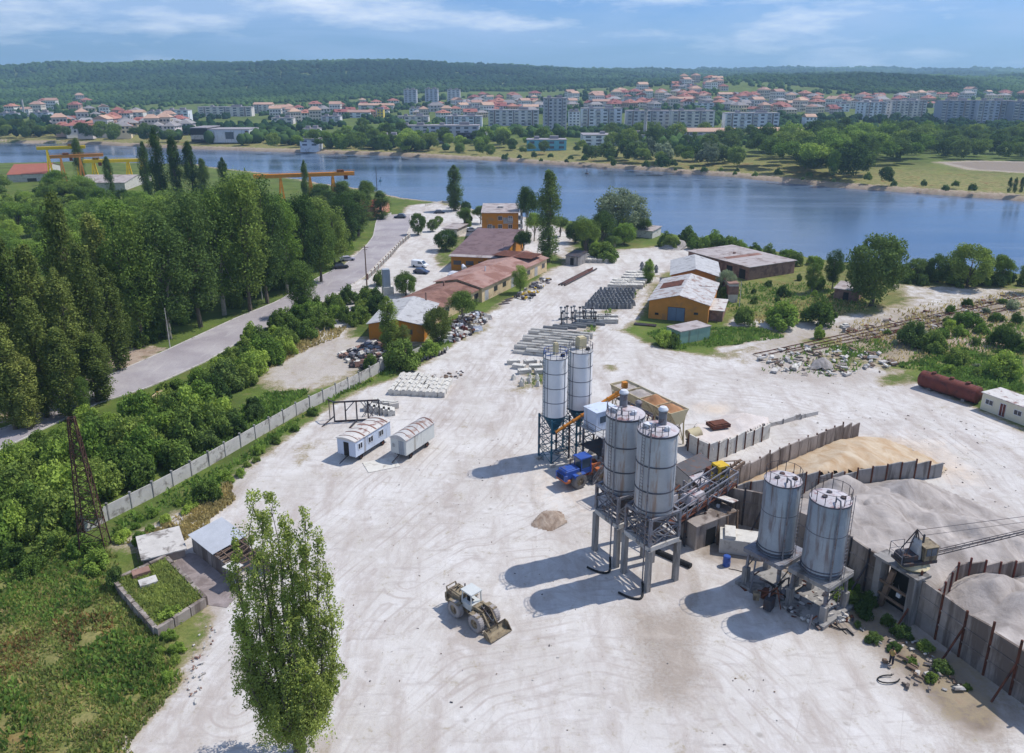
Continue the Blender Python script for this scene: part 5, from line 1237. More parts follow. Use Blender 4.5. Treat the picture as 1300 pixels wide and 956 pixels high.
# planter / raised terrace
def planter():
    A, B, C_, D = P(200, 809), P(262, 769), P(212, 716), P(146, 746)
    t = thing('planter_wall', 'raised grassy terrace held by a crumbling concrete wall in the lower left', 'planter', tuple(A)); O = A
    for p, q in ((A, B), (B, C_), (D, A), (C_, D)):
        p, q = p-O, q-O; d = (q-p); L = d.length; d.normalize(); n = max(2, int(L/1.6))
        mb = MB()
        for k in range(n):
            u, v = p.lerp(q, k/n), p.lerp(q, (k+1)/n-.02); mb.bar(u+Vector((0, 0, .52)), v+Vector((0, 0, .5)), .42, 1.05+rnd.uniform(-.08, .1))
        mb.build('wall', M_concd, t)
    f = [A-O, B-O, C_-O, D-O]; xs = np.linspace(0, 1, 16); X = []; 
    for v in xs:
        for u in xs:
            p = f[0].lerp(f[1], u).lerp(f[3].lerp(f[2], u), v); X.append((p.x, p.y, .82+.12*math.sin(u*9+v*5)*math.sin(v*7)))
    idx = np.arange(256).reshape(16, 16); fa = np.stack([idx[:-1, :-1], idx[:-1, 1:], idx[1:, 1:], idx[1:, :-1]], -1).reshape(-1, 4)
    npmesh('turf', np.array(X), fa, sandmat('turf', rgb(112, 118, 62), rgb(146, 138, 84), .8), t, smooth=True)
    rs = np.random.RandomState(9); n = 6500; u, v = rs.uniform(.04, .96, n), rs.uniform(.04, .96, n); a = rs.uniform(0, 6.28, n); h = rs.uniform(.15, .4, n); w = h*.25
    px_ = np.array([[f[0].lerp(f[1], uu).lerp(f[3].lerp(f[2], uu), vv).x, f[0].lerp(f[1], uu).lerp(f[3].lerp(f[2], uu), vv).y] for uu, vv in zip(u, v)])
    x, y = px_[:, 0], px_[:, 1]; l1, l2 = rs.normal(0, .15, n), rs.normal(0, .15, n); z = np.full(n, .8)
    q = np.stack([np.stack([x-w*np.cos(a), y-w*np.sin(a), z], -1), np.stack([x+w*np.cos(a), y+w*np.sin(a), z], -1), np.stack([x+l1+w*.5*np.cos(a), y+l2+w*.5*np.sin(a), z+h], -1), np.stack([x+l1-w*.5*np.cos(a), y+l2-w*.5*np.sin(a), z+h], -1)], 1).reshape(-1, 3)
    g = npmesh('grass', q, np.arange(n*4).reshape(n, 4), LF_grass, t); g['kind'] = 'stuff'
    q = P(188, 738, 1.1)-O; MB().box((q.x, q.y, 1.05), (1.7, 1.3, .3), .6).build('cover_slab', M_conc, t)
    q = P(179, 727, 1.1)-O; MB().box((q.x, q.y, 1.15), (1.7, 1.1, .4), .6).build('hatch_box', M_brick, t)
planter()
tag(MB().prism([tuple((p-P(255, 730))[:2]) for p in PP([(208, 722), (240, 702), (258, 706), (306, 752), (288, 772), (262, 768)])], 0, .05).build('old_slab', pm('stained_slab', rgb(150, 138, 134), .95, var=.2, vs=.5, dirt=rgb(116, 104, 100), da=.4, ds=.4), None, loc=tuple(P(255, 730))), 'dark stained concrete slab beside the ruined shed', kind='structure')
def ruin():
    a, b, c = P(247, 700), P(306, 748), P(262, 682); an = ang(a, b); L = (b-a).length; W = 3.4
    t = thing('ruined_shed', 'ruined long shed with bare rafters and a patch of bluish sheet roof', 'shed', tuple(a), an); h = 1.9
    MB().box((L/2, 0, h/2), (L, .25, h)).build('wall', M_concd, t); MB().box((L/2, W, h/2+.2), (L, .25, h+.4)).build('wall', M_concd, t); MB().box((0, W/2, h/2), (.25, W-.3, h)).build('wall', M_concd, t)
    mb = MB()
    for k in range(12): x = .3+(L-.6)*k/11; mb.bar((x, -.2, h+.05), (x+rnd.uniform(-.2, .2), W+.2, h+.45), .1, .14)
    for y in (.6, 1.7, 2.8): mb.bar((.2, y, h+.22+y*.1), (L-.2, y, h+.22+y*.1), .08)
    for k in range(10): x = rnd.uniform(L*.5, L*.95); mb.bar((x, 0, h+.2), (x+rnd.uniform(-1, 1), W, h+.5+rnd.uniform(-.2, .4)), .07)
    mb.build('rafter', M_wood, t)
    mb = MB(); mb.add([(-.3, -.35, h+.18), (L*.52, -.35, h+.18), (L*.52, W+.3, h+.68), (-.3, W+.3, h+.68), (-.3, -.35, h+.24), (L*.52, -.35, h+.24), (L*.52, W+.3, h+.74), (-.3, W+.3, h+.74)], [(3, 2, 1, 0), (4, 5, 6, 7), (0, 1, 5, 4), (1, 2, 6, 5), (2, 3, 7, 6), (3, 0, 4, 7)])
    mb.build('sheet_roof', pm('bluish_sheet', rgb(186, 188, 192), .7, 0., var=.1, wave=('X', 1.6, .6)), t)
    mb = MB(); mb.box((L*.9, -.1, h+.45), (1.6, 1.4, .06), .2); mb.box((L*.72, W, h+.5), (1.4, 1., .06), -.3); mb.build('loose_sheet', M_conc_w, t)
    MB().box((L*.93, -.1, .9), (.9, .1, 1.8)).build('door', M_white, t)
ruin()
t = thing('low_roof_slab', 'cracked white slab roof over a low cellar by the mast', 'cellar', tuple(P(206, 700)), R(30))
MB().box((0, 0, .5), (4.2, 5., 1.)).build('wall', M_concd, t); MB().box((0, 0, 1.08), (4.6, 5.4, .14)).build('roof', M_conc, t)
mb = MB(); mb.bar((-2.6, -3, 1.2), (-2.6, -3, 2.4), .06); mb.bar((-2.6, -3, 1.7), (-1.4, -3.1, 1.4), .05); mb.build('pipe', M_steeld, t)
def pole(label, px, py, top, r, mat, arms=None, nm='utility_pole', cat='pole'):
    b = P(px, py); h = Zat(b.x, b.y, top); t = thing(nm, label, cat, (b.x, b.y, 0))
    MB().tube((0, 0, -.2), (0, 0, h), r, 10, r*.6).build('shaft', mat, t, smooth=True)
    mb = MB()
    if arms == 'lamp': mb.bar((0, 0, h-.1), (1.1, .3, h+.25), .08); mb.build('arm', mat, t); MB().box((1.4, .38, h+.26), (.7, .26, .14)).build('lamp_head', M_white, t)
    elif arms == 'cross': mb.bar((-.9, 0, h-.4), (.9, 0, h-.4), .12); mb.bar((-.6, 0, h-1.), (.6, 0, h-1.), .1); mb.build('crossarm', M_wood, t)
    else: mb.tube((0, 0, h), (0, 0, h+.1), r*.8, 8); mb.build('cap', mat, t)
pole('brown pole standing between the road and the grey pillar', 466, 366, 312, .2, M_wood, 'cross')
pole('white lamp post leaning among the trees left of the road', 194, 418, 352, .13, M_conc_w, 'lamp')
pole('thin grey post right of the white lamp post on the verge', 216, 442, 392, .1, M_conc, None)
pole('slim dark mast on the quay left of the solitary poplar', 480, 268, 212, .17, M_steeld, None)
pole('white post beside the dark one in the yard wood', 333, 380, 330, .12, M_conc_w, None)
pole('thin post at the edge of the grass right of the chimney', 938, 395, 358, .1, M_conc, None)
t = thing('grey_pillar', 'square pale grey concrete pillar with white face standing by the long roofs', 'pillar', tuple(P(491, 374)), R(20))
MB().box((0, 0, 3.2), (1.7, 1.5, 6.4)).build('shaft', pm('blue_grey_conc', rgb(160, 168, 176), .9, var=.1), t, bevel=.03); MB().box((.92, 0, 3.6), (.12, 1.1, 5.)).build('face', M_white, t); MB().box((.3, 0, 1.), (2.6, 2., 2.)).build('plinth', M_conc_w, t)
# ---------------------------------------------------------------- buildings on the near bank
def wins(t, spec, L, W, fr=None):
    for s_ in spec: opening(t, s_[0], s_[1], s_[2], s_[3], s_[4], s_[5], L, W, s_[6] if len(s_) > 6 else M_darkwin, fr)
t, w_, rf, L, W = shed('gabled_shed', 'small orange gabled shed with pale blue roof behind the slim dark tree', 'shed', (469, 432), (538, 434), (505, 402), 3.5, M_ochre, M_sheet, 'gable', 1.1, .4, ridge='y')
wins(w_, [('window', L*.75, 2., 1.1, 1., 'front')], L, W)
opening(w_, 'door', W*.3, 1.1, 1.1, 2.2, 'right', L, W, M_dark)
t, w_, rf, L, W = shed('long_workshop', 'long low workshop with rust brown roof, nearer of the two joined ones', 'workshop', (548, 414), (611, 382), (508, 398), 3.2, M_cream, M_rroof, 'gable', 1.1, .5)
for k in range(5): opening(w_, 'window', L*(k+.5)/5, 1.9, 1.6, 1., 'front', L, W)
opening(w_, 'door', L*.88, 1.2, 1.6, 2.3, 'front', L, W, M_steeld)
MB().bar((L*.2, W*.35, 3.9), (L*.2, W*.35, 5.9), .3).build('chimney', M_brick, rf); MB().bar((L*.75, W*.6, 3.9), (L*.75, W*.6, 5.3), .3).build('chimney', M_brick, rf)
t, w_, rf, L, W = shed('long_workshop', 'farther long workshop with rose brown roof and cream walls', 'workshop', (612, 384), (694, 344), (572, 368), 3.6, M_cream, pm('rose_brown_roof', rgb(166, 132, 120), .85, var=.16, vs=.2, dirt=rgb(132, 92, 78), da=.5, ds=.2, wave=('X', 1.1, .4)), 'gable', 1.3, .5)
for k in range(8): opening(w_, 'window' if k % 3 else 'door', L*(k+.5)/8, 1.9 if k % 3 else 1.3, 1.8, 1.2 if k % 3 else 2.4, 'front', L, W, M_darkwin if k % 3 else M_sheet)
MB().box((L*.86, W*.5, 4.95), (L*.2, W*.9, .1)).build('roof_patch', M_rust, rf); MB().bar((L*.3, W*.4, 4.), (L*.3, W*.4, 6.), .25).build('vent_pipe', M_white, rf)
t, w_, rf, L, W = shed('mauve_roofed_shed', 'ochre walled shed with a big mauve brown roof beside the parking lot', 'shed', (573, 343), (636, 346), (600, 314), 4.2, M_ochre, M_mauve, 'mono', 1.8, .4)
for k in range(4): opening(w_, 'window', L*(k+.5)/4, 2.2, 2.2, 1.2, 'front', L, W)
MB().box((L/2, -.3, 4.25), (L+.8, 1.6, .12), 0, None, R(10)).build('eave_strip', M_greyroof, rf)
t, w_, rf, L, W = shed('ochre_block', 'three-storey ochre block with pale roof and cluttered white balconies', 'apartment block', (612, 304), (658, 304), (622, 290), 8.6, M_ochre, M_greyroof, 'flat', 0, .3)
for z in (1.6, 4.3, 7.):
    for k, x in enumerate((.22, .5, .78)):
        if z < 7 or k: opening(w_, 'window', L*x, z, 1.3, 1.3, 'front', L, W, M_darkwin, M_white)
MB().box((L*.72, -.03, 6.2), (3.2, .03, 2.)).build('bare_plaster', M_concg, w_); MB().box((L*.25, -.03, 4.1), (2.6, .03, 1.)).build('bare_plaster', M_concg, w_)
for z in (1.1, 3.8, 6.4):
    b_ = MB().box((L+.75, W/2, z), (1.4, W-.4, .14)); b_.box((L+1.42, W/2, z+.55), (.08, W-.4, 1.)); bo = b_.build('balcony', M_white, t)
    MB().box((L+.03, W/2, z+1.2), (.06, W*.7, 1.9)).build('balcony_door', M_darkwin, bo)
    mb = MB()
    for k in range(5): mb.box((L+1., 1+k*(W-2)/4, z+.6+.3*(k % 2)), (.5, .6, .9))
    mb.build('clutter', M_conc_w, bo)
MB().box((L*.5, W*.5, 9.), (2., 1.6, .9)).build('chimney', M_conc, rf)
def warehouse():
    A, B, Cc = P(823, 404), P(898, 411), P(851, 358, 0)
    t, w_, rf, L, W = shed('orange_warehouse', 'orange gabled warehouse with patched sheet roof and grey-blue gate', 'warehouse', (823, 404), (898, 411), (853, 376), 4.1, M_orange, M_sheety, 'gable', 1.7, .45, ridge='y')
    W_ = W
    g = opening(w_, 'gate', L*.47, 1.5, 3.6, 3., 'front', L, W, pm('gate_blue', rgb(108, 122, 140), .6, var=.12), M_steeld, .1)
    opening(w_, 'window', L*.8, 2., .9, .5, 'front', L, W); opening(w_, 'vent', L*.14, 1.2, .8, .5, 'front', L, W, M_dark)
    k = 1.7/(L/2); mb = MB(); x0, x1 = L*.06, L*.44; y0, y1 = W*.45, W*.72
    mb.add([(x0, y0, 4.1+x0*k+.16), (x1, y0, 4.1+x1*k+.16), (x1, y1, 4.1+x1*k+.16), (x0, y1, 4.1+x0*k+.16), (x0, y0, 4.1+x0*k+.2), (x1, y0, 4.1+x1*k+.2), (x1, y1, 4.1+x1*k+.2), (x0, y1, 4.1+x0*k+.2)], [(3, 2, 1, 0), (4, 5, 6, 7), (0, 1, 5, 4), (1, 2, 6, 5), (2, 3, 7, 6), (3, 0, 4, 7)])
    mb.build('rust_patch', M_rust, rf)
    MB().box((L*.75, W*.6, 5.15), (L*.42, .16, .08), 0).build('ridge_strip', M_rust, rf)
    mb = MB(); mb.box((L+1.6, W*.35, 2.5), (3.2, W*.5, .12), 0, None, 0); mb.build('lean_to_roof', M_roofr, t); MB().box((L+1.5, W*.35, 1.2), (2.8, W*.46, 2.4)).build('lean_to', M_brick, t)
    return t
warehouse()
t, w_, rf, L, W = shed('warehouse_wing', 'pale roofed rear wing joined behind the orange warehouse', 'warehouse', (851, 371), (912, 374), (872, 352), 4.4, M_orange, M_sheet, 'gable', 1.7, .4, ridge='y')
opening(w_, 'window', W*.5, 2.4, 1.6, 1., 'right', L, W)
t, w_, rf, L, W = shed('brick_garages', 'row of worn brick garages with a flat grey felt roof near the shore', 'garages', (873, 334), (950, 356), (912, 322), 3.4, M_brick, M_greyroof, 'flat', 0, .4)
for k in range(5): opening(w_, 'door', L*(k+.5)/5, 1.3, 2.2, 2.5, 'front', L, W, M_dark if k > 2 else M_rust)
mb = MB(); mb.box((L*.4, W*.5, 3.8), (.5, .5, .7)); mb.build('chimney', M_brick, rf)
t, w_, rf, L, W = shed('brick_shed', 'broken brick shed with sagging roof at the right end of the garages', 'shed', (948, 352), (990, 346), (960, 338), 3.0, M_brick, M_rroof, 'mono', .6, .3)
opening(w_, 'opening', L*.6, 1.3, 2.4, 2., 'front', L, W, M_dark)
t, w_, rf, L, W = shed('green_container', 'pale green site container with grey roof in the weeds before the warehouse', 'container', (863, 438), (901, 430), (860, 428), 2.6, M_green, M_greyroof, 'flat', 0, .12)
opening(w_, 'door', W*.5, 1.1, .9, 2., 'left', L, W, M_steeld)
t, w_, rf, L, W = shed('square_chimney', 'square brick chimney hut on the lawn behind the warehouse', 'hut', (924, 384), (936, 384), (926, 376), 4.4, M_conc_w, M_brick, 'flat', 0, .15)
MB().box((L*.5, W*.5, 2.9), (L*.96+.3, W*.96+.3, 2.)).build('brick_band', M_brick, w_)
t, w_, rf, L, W = shed('ruined_hut', 'ruined hut half hidden under the big spreading tree', 'hut', (1058, 380), (1088, 384), (1062, 370), 2.6, M_brick, M_greyroof, 'flat', 0, .3)
opening(w_, 'door', L*.5, 1.1, 1.2, 2., 'front', L, W, M_dark)
t, w_, rf, L, W = shed('office_container', 'cream office container with a white roof and red-brown door at the right edge', 'container', (1244, 519), (1322, 549), (1252, 508), 2.7, pm('cream_panel', rgb(214, 208, 184), .7, var=.06), M_roofr, 'flat', 0, .18)
opening(w_, 'window', L*.13, 1.6, 1.2, .8, 'front', L, W, M_darkwin, M_white); opening(w_, 'door', L*.36, 1.15, .95, 2.1, 'front', L, W, M_tank, M_white); opening(w_, 'window', L*.6, 1.6, 1.2, .8, 'front', L, W, M_darkwin, M_white); opening(w_, 'window', L*.85, 1.6, 1.2, .8, 'front', L, W, M_darkwin, M_white)
# tank
a, b = P(1168, 493), P(1240, 516); an = ang(a, b); L = (b-a).length; c = (a+b)/2+Vector((.6, 1.0, 0))
t = thing('tank', 'big rust brown cylindrical tank lying on the pale ground', 'tank', (c.x, c.y, 0), an)
pr = [(.3, -L/2-.35), (1.0, -L/2-.25), (1.38, -L/2), (1.42, -L/2+.2), (1.42, L/2-.2), (1.38, L/2), (1.0, L/2+.25), (.3, L/2+.35)]
mb = MB(); n = 32; vs = [(z, r*math.cos(i*2*math.pi/n), 1.5+r*math.sin(i*2*math.pi/n)) for r, z in pr for i in range(n)]
mb.add(vs, [(k*n+i, k*n+(i+1) % n, (k+1)*n+(i+1) % n, (k+1)*n+i) for k in range(len(pr)-1) for i in range(n)]+[tuple(range(n)), tuple(range(len(pr)*n-1, (len(pr)-1)*n-1, -1))]); sh = mb.build('shell', M_tank, t, smooth=True)
for x in (-L*.42, -L*.14, L*.14, L*.42):
    MB().tube((x-.04, 0, 1.5), (x+.04, 0, 1.5), 1.45, 32).build('seam', M_tank, sh)
for x in (-L*.3, L*.02, L*.3): MB().lathe([(.3, 2.85), (.3, 3.1), (.36, 3.12), (.36, 3.2)], 16, (x, 0, 0)).build('manhole', M_rust, t)
for x in (-L*.3, L*.3): MB().box((x, 0, .2), (.5, 2., .45)).build('cradle', M_concg, t)
# gantry cranes
def gantry(label, A, B, z, legs, mat, trolley, group):
    a, b = P(*A), P(*B); an = ang(a, b); L = (b-a).length
    t = thing('gantry_crane', label, 'crane', tuple(a), an, group)
    for y in (-.9, .9):
        mb = MB(); mb.bar((0, y, z), (L, y, z), .8, 1.4); mb.build('girder', mat, t)
    mb = MB(); n = int(L/2.2)
    for k in range(n+1): x = L*k/n; mb.bar((x, -1.2, z+.5), (x, 1.2, z+.5), .12)
    rail(mb, [(0, -1.4, z+.55), (L, -1.4, z+.55)], 1., .08); mb.build('walkway', mat, t)
    for u in legs:
        for y in (-3.2, 3.2):
            mb = MB(); mb.bar((L*u-1.2, y, .4), (L*u, y*.3, z), .55); mb.bar((L*u+1.2, y, .4), (L*u, y*.3, z), .55); mb.box((L*u, y, .35), (1.2, .5, .6)); mb.build('leg', mat, t)
        mb = MB(); mb.bar((L*u, -2.6, z*.35), (L*u, 2.6, z*.35), .22); mb.bar((L*u, -1.7, z*.7), (L*u, 1.7, z*.7), .2); mb.build('crossbeam', mat, t)
    mb = MB(); mb.box((L*trolley, 0, z+1.1), (2.6, 2.2, 1.1)); mb.box((L*trolley+1.9, -1.6, z-1.3), (1.4, 1.2, 1.6)); mb.build('trolley', M_rust, t)
gantry('orange gantry crane right of the wood, with trolley near its end', (326, 268), (452, 262), 13.5, (.26, .55, .78), pm('crane_orange', rgb(232, 150, 48), .6, var=.12), .86, 'gantry cranes on the left bank')
gantry('yellow gantry crane with twin girders above the thicket', (112, 240), (190, 238), 13, (.15, .36, .7, .93), pm('crane_yellow', rgb(240, 204, 40), .6, var=.1), .2, 'gantry cranes on the left bank')
gantry('farther thin orange-brown gantry girder left of the yellow crane', (70, 240), (137, 236), 15, (.2, .55), pm('crane_brown', rgb(196, 132, 60), .6, var=.1), .3, 'gantry cranes on the left bank')
gantry('farthest yellow gantry girder near the pale hall', (55, 236), (116, 233), 18, (.2, .8), MATS['crane_yellow'], .7, 'gantry cranes on the left bank')
t, w_, rf, L, W = shed('pale_hall', 'pale hall with rust red roof by the water on the far left', 'hall', (12, 238), (62, 236), (20, 226), 6., M_conc_w, pm('red_brown_roof', rgb(158, 96, 78), .85, var=.1), 'gable', 3., .3)
opening(w_, 'gate', L*.6, 2., 4., 4., 'front', L, W)
t, w_, rf, L, W = shed('grey_hall', 'grey hall half hidden behind the gantry crane legs', 'hall', (95, 246), (160, 246), (105, 236), 5., M_conc_w, M_greyroof, 'gable', 2., .3)
t, w_, rf, L, W = shed('red_kiosk', 'small pink walled house with dark red roof beside the mooring trees', 'house', (452, 275), (477, 276), (455, 267), 4., pm('pink_render', rgb(214, 150, 124), .85, var=.08), pm('dark_red_roof', rgb(150, 62, 54), .8, var=.1), 'gable', 1.5, .4)
opening(w_, 'window', L*.5, 2.2, 1.4, 1.2, 'front', L, W, M_darkwin, M_white)
t, w_, rf, L, W = shed('bus_shelter', 'small grey flat-roofed kiosk between the trees by the fork', 'kiosk', (563, 300), (580, 301), (565, 293), 2.6, M_conc_w, M_greyroof, 'flat', 0, .5)
opening(w_, 'window', L*.5, 1.5, 1.6, 1., 'front', L, W, M_darkwin)
t, w_, rf, L, W = shed('boat_shed', 'long low pale shed under the silvery willow', 'shed', (800, 300), (828, 303), (806, 295), 2.4, M_conc_w, M_greyroof, 'mono', .5, .3)
t, w_, rf, L, W = shed('dark_hut', 'small dark hut under the trees left of the willow', 'hut', (718, 336), (734, 338), (720, 330), 2.6, M_concg, M_steeld, 'mono', .5, .2)
opening(w_, 'door', L*.5, 1.1, 1.1, 2., 'front', L, W, M_dark)
# stone heap and scrap
def lump_field(name, label, poly, n, sr, mats, seed, hmax=1.2, flat=.6, cat=None):
    rs_ = random.Random(seed); mb = MB(); pw = [(p.x, p.y) for p in PP(poly)]; xs = [p[0] for p in pw]; ys = [p[1] for p in pw]; k = 0
    while k < n:
        x, y = rs_.uniform(min(xs), max(xs)), rs_.uniform(min(ys), max(ys)); s_ = float(poly_sd(np.array([x]), np.array([y]), pw)[0])
        if s_ > 0: continue
        k += 1; w = rs_.uniform(*sr); z = min(hmax, -s_*.5)*rs_.random()
        mb.cur = rs_.randrange(len(mats)); mb.box((x, y, z+w*.3), (w*rs_.uniform(.6, 2.2), w*rs_.uniform(.4, 1.1), w*flat*rs_.uniform(.4, 1.2)), rs_.uniform(0, 3), None, rs_.uniform(-.5, .5), rs_.uniform(.7, 1.))
    o = mb.build(name, mats); return tag(o, label, cat, kind='stuff')
lump_field('scrap_heap', 'colourful scrap heap in front of the olive tree', [(552, 432), (560, 418), (590, 402), (612, 398), (622, 405), (604, 422), (575, 436)], 420, (.35, 1.1), [M_rust, M_conc_w, M_steeld, M_conc, M_white, M_steel, M_steeld, M_conc_w, M_tank, M_drab], 3, 1.6, .8)
lump_field('rubble_heap', 'grey and white rubble heap by the yard corner left of the orange shed', [(432, 452), (470, 436), (492, 440), (494, 458), (470, 470), (448, 466)], 300, (.3, 1.2), [M_conc_w, M_steeld, M_conc, M_brick, M_steel], 4, 1.5, .7)
lump_field('debris', 'broken slabs and debris scattered on the right before the rails', [(960, 455), (1000, 440), (1060, 440), (1130, 452), (1140, 470), (1060, 480), (985, 475)], 170, (.2, 1.1), [M_conc_w, M_conc, M_concd, M_wood], 5, .3, .4)
lump_field('debris', 'loose planks and slab pieces on the railway bank', [(1040, 425), (1180, 395), (1290, 372), (1295, 395), (1180, 425), (1080, 440)], 150, (.25, .9), [M_wood, M_conc, M_rust, M_concd], 6, .25, .35)
lump_field('debris', 'debris around the feet of the right silo pair', [(975, 760), (1010, 720), (1060, 735), (1085, 790), (1040, 800), (1000, 780)], 260, (.1, .45), [M_conc_w, M_conc, M_rust, M_steeld], 7, .35, .5)
lump_field('debris', 'bright stones and scraps along the edge of the old slab', [(232, 870), (245, 820), (262, 790), (275, 800), (262, 840), (250, 900)], 70, (.06, .24), [M_conc_w, M_conc, M_brick], 8, .1, .6)
lump_field('debris', 'broken concrete below the retaining wall', [(1090, 800), (1135, 780), (1180, 830), (1230, 880), (1150, 880)], 70, (.12, .5), [M_concd, M_conc, M_wood], 9, .3, .5)
lump_field('debris', 'scraps left on the yard behind the right trailer', [(540, 478), (585, 470), (590, 478), (560, 486)], 40, (.1, .5), [M_wood, M_steeld, M_conc], 10, .1, .4)
lump_field('litter', 'scattered stones and scraps on the open yard', [(300, 880), (420, 700), (560, 560), (660, 470), (840, 470), (660, 600), (760, 800), (1000, 860), (1000, 950), (300, 950)], 260, (.03, .14), [M_conc, M_concd, M_wood, M_steeld], 21, .02, .5)
lump_field('litter', 'scattered stones on the ground behind the bays', [(900, 470), (1150, 490), (1290, 560), (1290, 700), (1200, 640), (1000, 520)], 140, (.04, .18), [M_conc, M_concd, M_wood], 22, .02, .5)
lump_field('debris', 'bits and parts lying by the cream workshop walls', [(650, 378), (690, 352), (700, 356), (672, 384)], 120, (.2, .8), [M_conc_w, M_steeld, M_steel, M_yel], 11, .5, .8)
heap('dirt_heap', 'small brown dirt heap on the yard left of the tall silos', [tuple(p[:2]) for p in PP([(672, 668), (690, 648), (714, 650), (720, 664), (700, 676)])], [tuple(P(694, 662)[:2]), tuple(P(704, 660)[:2])], 0.4, 2.4, sandmat('brown_dirt', rgb(122, 102, 86), rgb(176, 160, 144), 1.2, 1.), seed=4, res=.25, amp=.35)
heap('grey_heap', 'small grey cone of gravel on the ground before the rails', [tuple(p[:2]) for p in PP([(1026, 470), (1034, 458), (1052, 458), (1060, 472)])], [tuple(P(1043, 466)[:2]), tuple(P(1044, 466)[:2])], 2., 3., M_rubble, seed=6, res=.3, amp=.15)
heap('earth_heap', 'low grey-brown earth heap at the corner of the brick garages', [tuple(p[:2]) for p in PP([(838, 316), (850, 306), (868, 308), (872, 316), (856, 320)])], [tuple(P(852, 313)[:2]), tuple(P(862, 313)[:2])], 2.2, 6., M_rubble, seed=7, res=.5, amp=.3)
# rails
for i, (A, B, lab) in enumerate((((960, 452), (1300, 377), 'rusty railway track crossing the bank, nearer one'), ((1000, 450), (1300, 388), 'rusty railway track crossing the bank, farther one'))):
    a, b = P(*A), P(*B); an = ang(a, b); L = (b-a).length; t = thing('railway_track', lab, 'track', tuple(a), an)
    for y in (-.72, .72): MB().box((L/2, y, .2), (L, .1, .16)).build('rail', M_rust, t)
    mb = MB()
    for k in range(int(L/1.9)): mb.box((k*1.9, 0, .0), (.25, 2.1, .1), rnd.uniform(-.04, .04))
    mb.build('sleepers', M_concd, t)
tag(MB().box((0, 0, .3), (1.6, 1.2, .6)).box((.2, 0, .75), (.9, .8, .3)).build('concrete_box', M_conc_w, None, loc=tuple(P(1072, 416)), rz=.4), 'small concrete box among the weeds by the tracks', 'box')
tag(MB().tube((0, 0, 0), (0, 0, 1.1), .32, 16).build('barrel', M_concg, None, loc=tuple(P(1071, 422)), smooth=True), 'grey drum standing beside the railway track', 'barrel')
# ---------------------------------------------------------------- stacked concrete goods
def proto_goods():
    D = {}
    mb = MB(); mb.box((0, 0, .45), (1.1, 1.5, .9)); mb.box((0, 0, .95), (.4, 1.5, .22)); D['block'] = mb
    mb = MB(); mb.box((0, 0, .28), (5.2, .7, .5)); mb.box((0, 0, .56), (5.2, .3, .1)); D['beam'] = mb
    mb = MB(); mb.lathe([(.85, 0), (.85, .8), (.6, .82), (.6, .3)], 16); D['ring'] = mb
    mb = MB(); 
    for k in range(3): mb.box((0, 0, .2+k*.42), (3.4, 1.5, .3)); mb.box((-1.2, 0, .38+k*.42), (.15, 1.3, .14)); mb.box((1.2, 0, .38+k*.42), (.15, 1.3, .14))
    D['slabs'] = mb
    mb = MB(); mb.box((0, 0, .5), (.9, .9, .95), .3, None, 0, .65); mb.box((0, 0, 1.05), (.5, .5, .5), .8, None, 0, .7); D['stub'] = mb
    mb = MB(); mb.box((0, 0, .15), (.7, .7, .3)); mb.tube((0, 0, .2), (0, 0, 2.6), .13, 8, .1); mb.box((0, 0, 2.75), (.45, .45, .35)); D['stand'] = mb
    mb = MB(); 
    for k in range(4): mb.tube((-2.6, -.6+k*.4, .18), (2.6, -.6+k*.4, .18), .16, 7)
    D['bars'] = mb
    return D
GD = {}
for k, mbq in proto_goods().items():
    for mn, mt in (('w', M_conc_w), ('k', M_conc_k), ('d', M_steeld)):
        o = mbq.build(k, mt); GD[k, mn] = o.data; bpy.data.objects.remove(o)
def good(kind, mn, name, cat, label, x, y, z, rz, group, s=1.):
    o = bpy.data.objects.new(name, GD[kind, mn]); COL.objects.link(o); o.location = (x, y, z); o.rotation_euler = (0, 0, rz); o.scale = (s, s, s)
    return tag(o, label, cat, group)
# rows of hollow blocks on the left of the yard
a, b = P(496, 499), P(566, 503); c = P(512, 478)
for r_ in range(5):
    for k in range(9):
        if r_ == 4 and k > 4: continue
        p = a.lerp(b, (k+.3)/9)+(c-a)*(r_/4.6)+Vector((rnd.uniform(-.12, .12), rnd.uniform(-.12, .12), 0))
        good('block', 'w', 'kerb_block', 'block', 'pale block in the %s row beyond the trailers' % ['front', 'second', 'third', 'fourth', 'back'][r_], p.x, p.y, 0, ang(a, b)+rnd.uniform(-.06, .06), 'concrete blocks beyond the trailers')
for k in range(6):
    p = P(466, 520).lerp(P(497, 526), k/5); good('block', 'w', 'kerb_block', 'block', 'pale concrete block in the short row behind the steel frame', p.x, p.y, 0, .2, 'concrete blocks behind the steel frame')
for k in range(5):
    p = P(478, 514).lerp(P(505, 519), k/5); good('block', 'w', 'kerb_block', 'block', 'pale concrete block in the rear row behind the steel frame', p.x, p.y, rnd.uniform(0, .1), .5*k, 'concrete blocks behind the steel frame')
